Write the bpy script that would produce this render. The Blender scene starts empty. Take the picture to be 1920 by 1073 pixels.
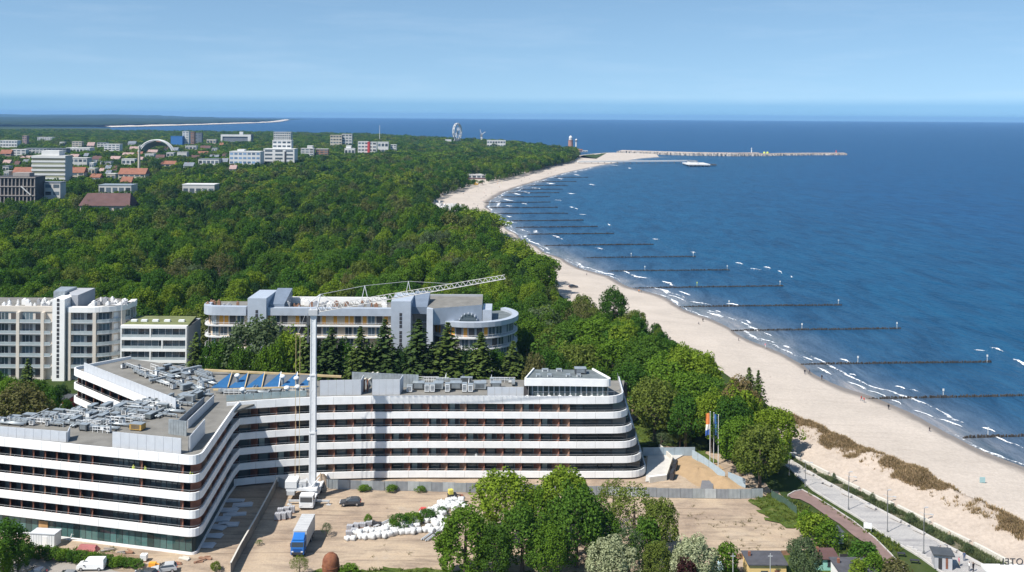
import bpy, bmesh, math, random
import numpy as np
from mathutils import Vector, Matrix, noise as mnoise

random.seed(7)
sc = bpy.context.scene
col = sc.collection
R = math.radians

# ------------------------------------------------------------------ camera
CAM_H = 80.0                      # metres above the building site
F, CX, CY, YH = 1800.0, 960.0, 536.5, 217.0
ROLL = R(0.38)
S0 = -(CY - YH) / F
cam = bpy.data.cameras.new('camera')
cam.sensor_width = 36.0
cam.lens = 36.0 * F / 1920.0
cam.shift_y = S0 * F / 1920.0
cam.clip_start, cam.clip_end = 1.0, 90000.0
cam_ob = bpy.data.objects.new('camera', cam)
col.objects.link(cam_ob)
cam_ob.matrix_world = Matrix.Translation((0, 0, CAM_H)) @ Matrix.Rotation(R(90), 4, 'X') @ Matrix.Rotation(ROLL, 4, 'Z')
sc.camera = cam_ob

# ------------------------------------------------------------------ sun and sky
SUN_EL, SUN_AZ = R(52.5), R(39)     # shadows run to the right and a little away
TO_SUN = Vector((-math.cos(SUN_EL) * math.cos(SUN_AZ), -math.cos(SUN_EL) * math.sin(SUN_AZ), math.sin(SUN_EL)))
sun = bpy.data.lights.new('sun', 'SUN')
sun.energy = 4.2
sun.angle = R(0.53)
sun.color = (1.0, 0.955, 0.88)
sun_ob = bpy.data.objects.new('sun', sun)
sun_ob.rotation_euler = TO_SUN.to_track_quat('Z', 'Y').to_euler()
sun_ob.location = (-300, -100, 400)
col.objects.link(sun_ob)

world = bpy.data.worlds.new('World')
sc.world = world
world.use_nodes = True
wn = world.node_tree
wn.nodes.clear()
def wnode(t, **k):
    n = wn.nodes.new(t)
    for a, b in k.items(): setattr(n, a, b)
    return n
tc = wnode('ShaderNodeTexCoord')
sep = wnode('ShaderNodeSeparateXYZ'); wn.links.new(tc.outputs['Generated'], sep.inputs[0])
mx0 = wnode('ShaderNodeMath', operation='MAXIMUM'); mx0.inputs[1].default_value = 0.0
wn.links.new(sep.outputs[2], mx0.inputs[0])
mx = wnode('ShaderNodeMath', operation='ADD'); mx.inputs[1].default_value = 0.13      # clean, deep sea air: no yellow rim at the horizon
wn.links.new(mx0.outputs[0], mx.inputs[0])
cmb = wnode('ShaderNodeCombineXYZ')
wn.links.new(sep.outputs[0], cmb.inputs[0]); wn.links.new(sep.outputs[1], cmb.inputs[1]); wn.links.new(mx.outputs[0], cmb.inputs[2])
sky = wnode('ShaderNodeTexSky', sky_type='NISHITA')
sky.sun_disc = False
sky.sun_elevation = SUN_EL
sky.sun_rotation = math.atan2(TO_SUN.x, TO_SUN.y)
sky.altitude = 80
sky.air_density, sky.dust_density, sky.ozone_density = 1.0, 0.35, 4.0
wn.links.new(cmb.outputs[0], sky.inputs[0])
# thin streaky cirrus
mp = wnode('ShaderNodeMapping'); mp.inputs['Scale'].default_value = (3.0, 3.0, 26.0)
wn.links.new(cmb.outputs[0], mp.inputs[0])
nz = wnode('ShaderNodeTexNoise'); nz.inputs['Scale'].default_value = 2.2; nz.inputs['Detail'].default_value = 7; nz.inputs['Roughness'].default_value = 0.62
wn.links.new(mp.outputs[0], nz.inputs['Vector'])
rp = wnode('ShaderNodeValToRGB'); rp.color_ramp.elements[0].position = 0.48; rp.color_ramp.elements[1].position = 0.82
rp.color_ramp.elements[1].color = (0.10, 0.10, 0.10, 1)
wn.links.new(nz.outputs['Fac'], rp.inputs[0])
mixc = wnode('ShaderNodeMix', data_type='RGBA')
mixc.inputs['B'].default_value = (6.5, 7.2, 8.2, 1)
wn.links.new(rp.outputs[0], mixc.inputs['Factor']); wn.links.new(sky.outputs[0], mixc.inputs['A'])
hsv = wnode('ShaderNodeHueSaturation'); hsv.inputs['Saturation'].default_value = 0.98; hsv.inputs['Hue'].default_value = 0.489
wn.links.new(mixc.outputs['Result'], hsv.inputs['Color'])
bg = wnode('ShaderNodeBackground'); bg.inputs['Strength'].default_value = 0.091
bank = wnode('ShaderNodeValToRGB'); bank.color_ramp.elements[0].position = 0.0; bank.color_ramp.elements[1].position = 0.019      # low bluish sea-air bank all round the horizon
bank.color_ramp.elements[0].color = (0.60, 0.75, 0.86, 1); bank.color_ramp.elements[1].color = (1, 1, 1, 1)
eb = bank.color_ramp.elements.new(0.012); eb.color = (0.68, 0.80, 0.90, 1)
wn.links.new(mx0.outputs[0], bank.inputs[0])
mb2 = wnode('ShaderNodeMix', data_type='RGBA', blend_type='MULTIPLY'); mb2.inputs['Factor'].default_value = 1.0
wn.links.new(hsv.outputs[0], mb2.inputs['A']); wn.links.new(bank.outputs[0], mb2.inputs['B'])
wn.links.new(mb2.outputs['Result'], bg.inputs[0])
wo = wnode('ShaderNodeOutputWorld'); wn.links.new(bg.outputs[0], wo.inputs[0])

sc.view_settings.view_transform = 'Standard'
sc.view_settings.look = 'None'
sc.view_settings.exposure = 0.75
sc.view_settings.gamma = 1.0
sc.view_settings.use_curve_mapping = False
sc.render.engine = 'CYCLES'
sc.cycles.use_denoising = True
sc.cycles.max_bounces = 6
sc.cycles.diffuse_bounces = 3
sc.cycles.glossy_bounces = 3
sc.cycles.transmission_bounces = 4
sc.cycles.transparent_max_bounces = 8
sc.cycles.volume_bounces = 0
sc.cycles.caustics_reflective = False
sc.cycles.caustics_refractive = False

# ------------------------------------------------------------------ surveying: sight line -> point in the place
_c, _s = math.cos(ROLL), math.sin(ROLL)
def ray(px, py):
    u = (px - CX) / F; v = (CY - py) / F + S0
    return (_c * u - _s * v, _s * u + _c * v)
def G(px, py, z=0.0):             # where that sight line meets the level z
    dx, dz = ray(px, py)
    t = (z - CAM_H) / dz
    return (t * dx, t)
def D(px, py, y):                 # the point of that sight line at distance y
    dx, dz = ray(px, py)
    return (dx * y, y, CAM_H + dz * y)
def pix(x, y, z):
    a, b = x / y, (z - CAM_H) / y
    u = _c * a + _s * b; v = -_s * a + _c * b
    return (CX + u * F, CY - (v - S0) * F)

# ------------------------------------------------------------------ materials
MATS = {}
def nod(nt, t, **k):
    n = nt.nodes.new(t)
    for a, b in k.items(): setattr(n, a, b)
    return n
def mat(name, c, rough=0.8, var=0.12, scale=0.6, metal=0.0, spec=0.3, bump=0.0, bscale=4.0, c2=None, detail=4, alpha=None):
    """Principled material with procedural colour variation and fine relief."""
    if name in MATS: return MATS[name]
    m = bpy.data.materials.new(name); m.use_nodes = True
    nt = m.node_tree; b = nt.nodes['Principled BSDF']
    b.inputs['Roughness'].default_value = rough
    b.inputs['Metallic'].default_value = metal
    b.inputs['Specular IOR Level'].default_value = spec
    t = nod(nt, 'ShaderNodeTexCoord')
    n = nod(nt, 'ShaderNodeTexNoise'); n.inputs['Scale'].default_value = scale; n.inputs['Detail'].default_value = detail
    nt.links.new(t.outputs['Object'], n.inputs['Vector'])
    r = nod(nt, 'ShaderNodeValToRGB')
    r.color_ramp.elements[0].position = 0.3; r.color_ramp.elements[1].position = 0.72
    lo = tuple(x * (1 - var) for x in c) if c2 is None else c
    hi = tuple(min(1, x * (1 + var)) for x in c) if c2 is None else c2
    r.color_ramp.elements[0].color = (*lo, 1); r.color_ramp.elements[1].color = (*hi, 1)
    nt.links.new(n.outputs['Fac'], r.inputs[0]); nt.links.new(r.outputs[0], b.inputs['Base Color'])
    if bump:
        n2 = nod(nt, 'ShaderNodeTexNoise'); n2.inputs['Scale'].default_value = bscale; n2.inputs['Detail'].default_value = 5
        nt.links.new(t.outputs['Object'], n2.inputs['Vector'])
        bp = nod(nt, 'ShaderNodeBump'); bp.inputs['Strength'].default_value = 1.0; bp.inputs['Distance'].default_value = bump
        nt.links.new(n2.outputs['Fac'], bp.inputs['Height']); nt.links.new(bp.outputs[0], b.inputs['Normal'])
    MATS[name] = m
    return m

def glass(name, c, rough=0.06, spec=0.6):
    """window glass: dark rooms behind, a sky reflection in front, each pane a little different"""
    if name in MATS: return MATS[name]
    m = bpy.data.materials.new(name); m.use_nodes = True
    nt = m.node_tree; b = nt.nodes['Principled BSDF']
    oi = nod(nt, 'ShaderNodeObjectInfo')
    r = nod(nt, 'ShaderNodeValToRGB')
    r.color_ramp.interpolation = 'LINEAR'
    r.color_ramp.elements[0].color = (*[x * 0.45 for x in c], 1)
    r.color_ramp.elements[1].color = (*[min(1, x * 1.9) for x in c], 1)
    nt.links.new(oi.outputs['Random'], r.inputs[0]); nt.links.new(r.outputs[0], b.inputs['Base Color'])
    b.inputs['Roughness'].default_value = rough; b.inputs['Specular IOR Level'].default_value = spec
    t = nod(nt, 'ShaderNodeTexCoord')
    n2 = nod(nt, 'ShaderNodeTexNoise'); n2.inputs['Scale'].default_value = 0.5
    nt.links.new(t.outputs['Object'], n2.inputs['Vector'])
    bp = nod(nt, 'ShaderNodeBump'); bp.inputs['Distance'].default_value = 0.02
    nt.links.new(n2.outputs['Fac'], bp.inputs['Height']); nt.links.new(bp.outputs[0], b.inputs['Normal'])
    MATS[name] = m
    return m

# ------------------------------------------------------------------ mesh builder
class MB:
    def __init__(s): s.v = []; s.f = []; s.m = []
    def add(s, vs, fs, mi=0):
        o = len(s.v); s.v += [tuple(p) for p in vs]
        for f in fs: s.f.append(tuple(i + o for i in f)); s.m.append(mi)
        return s
    def box(s, x0, y0, z0, x1, y1, z1, mi=0):
        return s.add([(x0,y0,z0),(x1,y0,z0),(x1,y1,z0),(x0,y1,z0),(x0,y0,z1),(x1,y0,z1),(x1,y1,z1),(x0,y1,z1)],
                     [(3,2,1,0),(4,5,6,7),(0,1,5,4),(1,2,6,5),(2,3,7,6),(3,0,4,7)], mi)
    def obox(s, cx, cy, a, lx, ly, z0, z1, mi=0):
        c, k = math.cos(a), math.sin(a)
        q = [(-lx/2,-ly/2),(lx/2,-ly/2),(lx/2,ly/2),(-lx/2,ly/2)]
        return s.prism([(cx + x*c - y*k, cy + x*k + y*c) for x, y in q], z0, z1, mi)
    def prism(s, poly, z0, z1, mi=0, mtop=None):
        a = sum(poly[i][0]*poly[(i+1)%len(poly)][1] - poly[(i+1)%len(poly)][0]*poly[i][1] for i in range(len(poly)))
        if a < 0: poly = poly[::-1]
        n = len(poly); o = len(s.v)
        s.v += [(p[0], p[1], z0) for p in poly] + [(p[0], p[1], z1) for p in poly]
        for i in range(n):
            j = (i+1) % n; s.f.append((o+i, o+j, o+n+j, o+n+i)); s.m.append(mi)
        s.f.append(tuple(range(o+n, o+2*n))); s.m.append(mi if mtop is None else mtop)
        s.f.append(tuple(range(o+n-1, o-1, -1))); s.m.append(mi)
        return s
    def tube(s, p, q, r, n=6, r2=None, mi=0, cap=True):
        p, q = Vector(p), Vector(q); d = (q - p)
        if d.length < 1e-6: return s
        d.normalize()
        a = d.orthogonal().normalized(); b = d.cross(a)
        r2 = r if r2 is None else r2; o = len(s.v)
        for c, rr in ((p, r), (q, r2)):
            for i in range(n):
                t = 2*math.pi*i/n
                s.v.append(tuple(c + a*(math.cos(t)*rr) + b*(math.sin(t)*rr)))
        for i in range(n):
            j = (i+1) % n; s.f.append((o+i, o+j, o+n+j, o+n+i)); s.m.append(mi)
        if cap:
            s.f.append(tuple(range(o+n, o+2*n))); s.m.append(mi)
            s.f.append(tuple(range(o+n-1, o-1, -1))); s.m.append(mi)
        return s
    def lathe(s, prof, c=(0,0,0), n=12, mi=0):
        o = len(s.v)
        for r, z in prof:
            for i in range(n):
                t = 2*math.pi*i/n
                s.v.append((c[0]+math.cos(t)*r, c[1]+math.sin(t)*r, c[2]+z))
        for k in range(len(prof)-1):
            for i in range(n):
                j = (i+1) % n
                s.f.append((o+k*n+i, o+k*n+j, o+(k+1)*n+j, o+(k+1)*n+i)); s.m.append(mi)
        s.f.append(tuple(range(o+n-1, o-1, -1))); s.m.append(mi)
        e = o+(len(prof)-1)*n
        s.f.append(tuple(range(e, e+n))); s.m.append(mi)
        return s
    def wall(s, pts, t, z0, z1, mi=0, side=1):
        """wall of thickness t along an open plan polyline (t to the left of its direction)"""
        q = offset(pts, t*side)
        n = len(pts); o = len(s.v)
        for P, z in ((pts, z0), (pts, z1), (q, z1), (q, z0)):
            zz = z if isinstance(z, (list, tuple)) else [z]*n
            s.v += [(P[i][0], P[i][1], zz[i]) for i in range(n)]
        for i in range(n-1):
            for k in range(4):
                l = (k+1) % 4
                f = (o+k*n+i, o+k*n+i+1, o+l*n+i+1, o+l*n+i)
                s.f.append(f if side > 0 else f[::-1]); s.m.append(mi)
        for i in (0, n-1):
            f = (o+i, o+n+i, o+2*n+i, o+3*n+i)
            s.f.append(f if (i == 0) == (side > 0) else f[::-1]); s.m.append(mi)
        return s
    def mesh(s, name, mats, smooth=False):
        me = bpy.data.meshes.new(name)
        me.from_pydata(s.v, [], s.f)
        for m in (mats if isinstance(mats, (list, tuple)) else [mats]): me.materials.append(m)
        if any(s.m): me.polygons.foreach_set('material_index', s.m)
        if smooth: me.polygons.foreach_set('use_smooth', [True]*len(s.f))
        me.update()
        return me
    def build(s, name, mats, parent=None, loc=(0,0,0), rz=0.0, world=False, smooth=False):
        return put(s.mesh(name, mats, smooth), name, parent, loc, rz, world)

def put(me, name, parent=None, loc=(0,0,0), rz=0.0, world=False):
    o = bpy.data.objects.new(name, me); col.objects.link(o)
    o.location = loc; o.rotation_euler[2] = rz
    if parent is not None:
        o.parent = parent
        if world:
            o.matrix_parent_inverse = (Matrix.Translation(parent.location) @ parent.rotation_euler.to_matrix().to_4x4()).inverted()
    return o

def offset(pts, d):
    out = []
    n = len(pts)
    for i in range(n):
        a = Vector(pts[max(i-1, 0)][:2]); b = Vector(pts[i][:2]); c = Vector(pts[min(i+1, n-1)][:2])
        d1 = (b-a).normalized() if i > 0 else (c-b).normalized()
        d2 = (c-b).normalized() if i < n-1 else d1
        n1 = Vector((-d1.y, d1.x)); n2 = Vector((-d2.y, d2.x))
        m = (n1+n2); m.normalize()
        k = max(0.35, m.dot(n1))
        out.append((b.x + m.x*d/k, b.y + m.y*d/k))
    return out

def rounded(pts, rad, seg=6):
    """plan polyline with its inner corners rounded (rad: one value per inner point)"""
    out = [tuple(pts[0])]
    for i in range(1, len(pts)-1):
        a, b, c = Vector(pts[i-1]), Vector(pts[i]), Vector(pts[i+1])
        r = rad[i-1] if isinstance(rad, (list, tuple)) else rad
        if r <= 0: out.append(tuple(b)); continue
        p = b + (a-b).normalized()*r; q = b + (c-b).normalized()*r
        for k in range(seg+1):
            t = k/seg
            out.append(tuple(p*(1-t)**2 + b*2*t*(1-t) + q*t*t))
    out.append(tuple(pts[-1]))
    return out

def walk(pts, step, start=0.0, end=None):
    """points every step metres along a plan polyline: (x, y, heading)"""
    L = [0.0]
    for i in range(1, len(pts)): L.append(L[-1] + math.dist(pts[i-1][:2], pts[i][:2]))
    end = L[-1] if end is None else end
    s = start; i = 0
    while s <= end + 1e-6:
        while i < len(pts)-2 and L[i+1] < s: i += 1
        t = (s - L[i]) / max(L[i+1]-L[i], 1e-9)
        x = pts[i][0] + (pts[i+1][0]-pts[i][0])*t; y = pts[i][1] + (pts[i+1][1]-pts[i][1])*t
        yield x, y, math.atan2(pts[i+1][1]-pts[i][1], pts[i+1][0]-pts[i][0])
        s += step
def plen(pts): return sum(math.dist(pts[i-1][:2], pts[i][:2]) for i in range(1, len(pts)))

def thing(name, label, cat, loc=(0,0,0), rz=0.0, group=None):
    o = bpy.data.objects.new(name, None); col.objects.link(o)
    o.empty_display_size = 0.5
    o.location = loc; o.rotation_euler[2] = rz
    o['label'] = label; o['category'] = cat
    if group: o['group'] = group
    return o
def tag(o, label, cat, group=None):
    o['label'] = label; o['category'] = cat
    if group: o['group'] = group
    return o
def struct(o): o['kind'] = 'structure'; return o
def stuff(o, label=None, cat=None):
    o['kind'] = 'stuff'
    if label: o['label'] = label
    if cat: o['category'] = cat
    return o
def dup(root, loc, rz=0.0, label=None, group=None, scale=None):
    r = root.copy(); col.objects.link(r); r.location = loc; r.rotation_euler[2] = rz
    if scale is not None: r.scale = scale if hasattr(scale, '__len__') else (scale,)*3
    if label: r['label'] = label
    if group: r['group'] = group
    for ch in root.children:
        c = ch.copy(); col.objects.link(c); c.parent = r
        for g in ch.children:
            d = g.copy(); col.objects.link(d); d.parent = c
    return r
def inside(p, poly):
    x, y = p; c = False; j = len(poly)-1
    for i in range(len(poly)):
        xi, yi = poly[i][0], poly[i][1]; xj, yj = poly[j][0], poly[j][1]
        if (yi > y) != (yj > y) and x < (xj-xi)*(y-yi)/(yj-yi)+xi: c = not c
        j = i
    return c
def fbm(x, y, z=0.0, o=4): return mnoise.fractal((x, y, z), 1.0, 2.0, o)
# ================================================================== the setting: sea, land, beach, dune, promenade
SEA = -2.2
PAIRS = [((2160,975),(2060,1062)),((2000,908),(1990,1015)),((1916,873),(1895,964)),((1866,850),(1840,937)),((1802,822),(1770,900)),((1735,793),(1707,868)),((1690,775),(1640,846)),
 ((1634,746),(1560,808)),((1589,728),(1520,800)),((1500,685),(1480,790)),((1430,645),(1400,730)),((1360,612),(1330,680)),((1287,580),(1235,625)),((1212,545),(1090,585)),((1130,517),(1040,545)),
 ((1062,490),(1000,515)),((1000,462),(960,490)),((946,427),(900,452)),((917,394),(840,428)),((912,381),(780,388)),((937,365),(790,358)),((967,352),(860,340)),
 ((1008,340),(930,328)),((1050,327),(990,313)),((1092,317),(1045,300)),((1133,309),(1085,291)),((1168,303),(1140,286)),((1196,297.5),(1180,287)),((1236,294.8),(1230,288.8))]
SHORE = [G(*a, SEA) for a, b in PAIRS]
INNER = [G(b[0]-(14 if i < 9 else 0), b[1]+(30 if i < 9 else 0), 0.0) for i, (a, b) in enumerate(PAIRS)]

def resample(pts, n):
    L = plen(pts); out = [p[:2] for p in walk(pts, L/(n-1))]
    while len(out) < n: out.append(tuple(pts[-1]))
    return [tuple(p) for p in out[:n]]
def smooth_pts(pts, k=2):
    for _ in range(k):
        q = [pts[0]]
        for i in range(len(pts)-1):
            a, b = pts[i], pts[i+1]
            q += [(a[0]*.75+b[0]*.25, a[1]*.75+b[1]*.25), (a[0]*.25+b[0]*.75, a[1]*.25+b[1]*.75)]
        pts = q + [pts[-1]]
    return pts
SHORE_S = smooth_pts(SHORE); INNER_S = smooth_pts(INNER)
# wavy waterline (cusps between the groynes)
def waterline():
    out = []
    q = offset(SHORE_S, 1.0)
    for i, (x, y) in enumerate(SHORE_S):
        d = 1.6*math.sin(y/9.0) + 2.2*fbm(x*.02, y*.02, 3)
        f = min(1.0, 500/max(y, 1))
        out.append((x + (q[i][0]-x)*d*f, y + (q[i][1]-y)*d*f))
    return out

def shader(name):
    m = bpy.data.materials.new(name); m.use_nodes = True
    MATS[name] = m
    nt = m.node_tree
    return m, nt, nt.nodes['Principled BSDF'], nt.links.new
def noise_n(nt, vec, scale, detail=4, rough=0.55, dist=0.0):
    n = nod(nt, 'ShaderNodeTexNoise'); n.inputs['Scale'].default_value = scale; n.inputs['Detail'].default_value = detail
    n.inputs['Roughness'].default_value = rough; n.inputs['Distortion'].default_value = dist
    nt.links.new(vec, n.inputs['Vector']); return n
def ramp_n(nt, fac, stops, interp='LINEAR'):
    r = nod(nt, 'ShaderNodeValToRGB'); cr = r.color_ramp; cr.interpolation = interp
    while len(cr.elements) < len(stops): cr.elements.new(0.5)
    for e, (p, c) in zip(cr.elements, stops):
        e.position = p; e.color = (*c, 1) if len(c) == 3 else c
    nt.links.new(fac, r.inputs[0]); return r
def mix_n(nt, fac, a, b, blend='MIX'):
    m = nod(nt, 'ShaderNodeMix', data_type='RGBA', blend_type=blend)
    for s, v in (('Factor', fac), ('A', a), ('B', b)):
        if hasattr(v, 'is_linked') or hasattr(v, 'links'): nt.links.new(v, m.inputs[s])
        elif isinstance(v, (int, float)): m.inputs[s].default_value = v
        else: m.inputs[s].default_value = (*v, 1)
    return m
def obj_vec(nt, rz=0.0, scale=(1,1,1)):
    t = nod(nt, 'ShaderNodeTexCoord'); mp = nod(nt, 'ShaderNodeMapping')
    mp.inputs['Rotation'].default_value[2] = rz; mp.inputs['Scale'].default_value = scale
    nt.links.new(t.outputs['Object'], mp.inputs[0]); return mp.outputs[0]
def attr_n(nt, name):
    a = nod(nt, 'ShaderNodeAttribute'); a.attribute_name = name; return a

# ---- sea
m_sea, nt, b, lk = shader('sea_water')
plain = obj_vec(nt)
sh = attr_n(nt, 'shore')
big = noise_n(nt, obj_vec(nt, R(-28), (0.25, 1, 1)), 0.011, 4)
jit = nod(nt, 'ShaderNodeMath', operation='MULTIPLY_ADD'); jit.inputs[1].default_value = 0.07; 
lk(big.outputs['Fac'], jit.inputs[0]); lk(sh.outputs['Fac'], jit.inputs[2])
rc = ramp_n(nt, jit.outputs[0], [(0.042, (0.170, 0.185, 0.205)), (0.062, (0.062, 0.098, 0.150)), (0.10, (0.016, 0.064, 0.132)), (0.26, (0.004, 0.055, 0.126)), (0.6, (0.002, 0.050, 0.124)), (1.0, (0.0008, 0.046, 0.130))])
pat = ramp_n(nt, noise_n(nt, obj_vec(nt, R(-30), (0.3, 1, 1)), 0.02, 6, 0.6).outputs['Fac'], [(0.3, (0.86, 0.90, 0.93)), (0.7, (1.1, 1.07, 1.05))])
mm = mix_n(nt, 1.0, rc.outputs[0], pat.outputs[0], 'MULTIPLY')
fine = ramp_n(nt, noise_n(nt, obj_vec(nt, R(28), (1, 0.30, 1)), 0.10, 6, 0.7, 0.6).outputs['Fac'], [(0.34, (0.48, 0.60, 0.66)), (0.5, (1.0, 1.0, 1.0)), (0.68, (1.55, 1.36, 1.24))])  # dark and bright wave shading painted into the base colour
mm2 = mix_n(nt, 0.9, mm.outputs['Result'], fine.outputs[0], 'MULTIPLY')
lk(mm2.outputs['Result'], b.inputs['Base Color'])
b.inputs['Roughness'].default_value = 0.32; b.inputs['IOR'].default_value = 1.33; b.inputs['Specular IOR Level'].default_value = 0.10
w1 = noise_n(nt, obj_vec(nt, R(28), (1, 0.3, 1)), 0.13, 3, 0.6, 0.3)
w2 = noise_n(nt, obj_vec(nt, R(20), (1, 0.45, 1)), 0.5, 4, 0.65)
ad = nod(nt, 'ShaderNodeMath', operation='MULTIPLY_ADD'); ad.inputs[1].default_value = 0.4
lk(w2.outputs['Fac'], ad.inputs[0]); lk(w1.outputs['Fac'], ad.inputs[2])
bp = nod(nt, 'ShaderNodeBump'); bp.inputs['Strength'].default_value = 0.8; bp.inputs['Distance'].default_value = 2.4
lk(ad.outputs[0], bp.inputs['Height']); lk(bp.outputs[0], b.inputs['Normal'])

def build_sea():
    x0, x1, y0, y1, st = -160.0, 1000.0, 60.0, 2600.0, 12.0
    xs = np.arange(x0, x1+.1, st); ys = np.arange(y0, y1+.1, st)
    gx, gy = np.meshgrid(xs, ys); P = np.stack([gx.ravel(), gy.ravel()], 1)
    S = np.array(SHORE_S); d = np.full(len(P), 1e9)
    for i in range(len(S)-1):
        a, bb = S[i], S[i+1]; ab = bb-a
        t = np.clip(((P-a)@ab)/(ab@ab), 0, 1)
        d = np.minimum(d, np.linalg.norm(P-(a+t[:,None]*ab), axis=1))
    v = [(x, y, SEA) for x, y in P]
    nx, ny = len(xs), len(ys)
    f = [(j*nx+i, j*nx+i+1, (j+1)*nx+i+1, (j+1)*nx+i) for j in range(ny-1) for i in range(nx-1)]
    X1, Y1 = xs[-1], ys[-1]
    far = 23000.0
    o = len(v)
    for r in ((-15000, -200, 15000, y0), (-15000, y0, x0, Y1), (X1, y0, 15000, Y1), (-15000, Y1, 15000, far)):
        k = len(v); v += [(r[0], r[1], SEA), (r[2], r[1], SEA), (r[2], r[3], SEA), (r[0], r[3], SEA)]; f.append((k, k+1, k+2, k+3))
    me = bpy.data.meshes.new('sea'); me.from_pydata(v, [], f); me.materials.append(m_sea)
    a = me.attributes.new('shore', 'FLOAT', 'POINT')
    vals = np.concatenate([np.clip(d/420.0, 0, 1), np.ones(len(v)-o)]).astype(np.float32)
    a.data.foreach_set('value', vals)
    return struct(put(me, 'sea'))
build_sea()

# ---- sand
def sand_mat(name, dry, wet=None, relief=0.12):
    m, nt, b, lk = shader(name)
    v = obj_vec(nt)
    n1 = noise_n(nt, v, 0.05, 5); n2 = noise_n(nt, v, 1.3, 5, 0.7)
    c = ramp_n(nt, n1.outputs['Fac'], [(0.3, tuple(x*.88 for x in dry)), (0.7, tuple(min(1, x*1.06) for x in dry))])
    sp = ramp_n(nt, n2.outputs['Fac'], [(0.3, (0.80, 0.79, 0.78)), (0.62, (1.06, 1.06, 1.05))])
    c = mix_n(nt, 0.8, c.outputs[0], sp.outputs[0], 'MULTIPLY')
    tr = noise_n(nt, obj_vec(nt, R(62), (0.02, 0.55, 1)), 1.0, 4, 0.6)
    tk = ramp_n(nt, tr.outputs['Fac'], [(0.34, (0.92, 0.915, 0.91)), (0.5, (1.02, 1.02, 1.02))])
    c = mix_n(nt, 0.7, c.outputs['Result'], tk.outputs[0], 'MULTIPLY')
    out = c.outputs['Result']
    if wet:
        wa = attr_n(nt, 'wet')
        nn = nod(nt, 'ShaderNodeMath', operation='MULTIPLY_ADD'); nn.inputs[1].default_value = 0.35
        sub = nod(nt, 'ShaderNodeMath', operation='SUBTRACT'); sub.inputs[1].default_value = 0.5
        lk(noise_n(nt, v, 0.12, 3).outputs['Fac'], sub.inputs[0]); lk(sub.outputs[0], nn.inputs[0]); lk(wa.outputs['Fac'], nn.inputs[2])
        wf = ramp_n(nt, nn.outputs[0], [(0.45, (0, 0, 0)), (0.75, (1, 1, 1))])
        out = mix_n(nt, wf.outputs[0], out, wet).outputs['Result']
        rr = nod(nt, 'ShaderNodeMapRange'); rr.inputs['To Min'].default_value = 0.9; rr.inputs['To Max'].default_value = 0.45
        lk(wf.outputs[0], rr.inputs[0]); lk(rr.outputs[0], b.inputs['Roughness'])
    else: b.inputs['Roughness'].default_value = 0.92
    lk(out, b.inputs['Base Color']); b.inputs['Specular IOR Level'].default_value = 0.15
    bp = nod(nt, 'ShaderNodeBump'); bp.inputs['Distance'].default_value = relief
    lk(noise_n(nt, v, 0.9, 6, 0.7).outputs['Fac'], bp.inputs['Height']); lk(bp.outputs[0], b.inputs['Normal'])
    return m
m_beach = sand_mat('beach_sand', (0.475, 0.415, 0.36), (0.20, 0.17, 0.145))
m_dune = sand_mat('dune_sand', (0.43, 0.362, 0.305), None, 0.3)

def build_beach():
    N = 420
    W = resample(waterline(), N); I = resample(smooth_pts(INNER), N)
    # pair by the same share along both lines, through the surveyed pairs
    def warp(line, pairs_line):
        L = [0.0]
        for i in range(1, len(pairs_line)): L.append(L[-1]+math.dist(pairs_line[i-1], pairs_line[i]))
        return L
    fr = [0, .25, .5, .7, .82, .9, .96, 1.0, 1.12, 1.35]
    # explicit pairing
    SW = smooth_pts(SHORE, 3); SI = smooth_pts(INNER, 3)
    wl = waterline()
    rows = []
    q = offset(SW, 1.0)
    for i in range(len(SW)):
        x, y = SW[i]; d = (1.6*math.sin(y/9.0) + 2.2*fbm(x*.02, y*.02, 3))*min(1.0, 500/max(y, 1))
        w = (x+(q[i][0]-x)*d, y+(q[i][1]-y)*d); a = SI[i]
        row = []
        for t in fr:
            px_, py_ = a[0]+(w[0]-a[0])*t, a[1]+(w[1]-a[1])*t
            if t <= 1: z = 0.06 + (SEA-0.06)*(0.25*t + 0.75*t**2.2)
            else: z = SEA - (t-1)*5.0
            if 0.1 < t < 0.9: z += 0.35*fbm(px_*.05, py_*.05, 1.0)
            row.append((px_, py_, z, t))
        rows.append(row)
    v = [p[:3] for r in rows for p in r]; n = len(fr)
    f = [(i*n+j, i*n+j+1, (i+1)*n+j+1, (i+1)*n+j) for i in range(len(rows)-1) for j in range(n-1)]
    me = bpy.data.meshes.new('beach'); me.from_pydata(v, [], f); me.materials.append(m_beach)
    at = me.attributes.new('wet', 'FLOAT', 'POINT')
    wid = [math.dist(r[0][:2], r[7][:2]) for r in rows]
    vals = []
    for r, wd in zip(rows, wid):
        for p in r:
            dist = (1-p[3])*wd                       # metres above the waterline
            vals.append(max(0.0, min(1.0, 1.0 - dist/14.0)) if dist > 0 else 1.0)
    at.data.foreach_set('value', np.array(vals, np.float32))
    me.polygons.foreach_set('use_smooth', [True]*len(f))
    struct(put(me, 'beach'))
build_beach()

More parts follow.
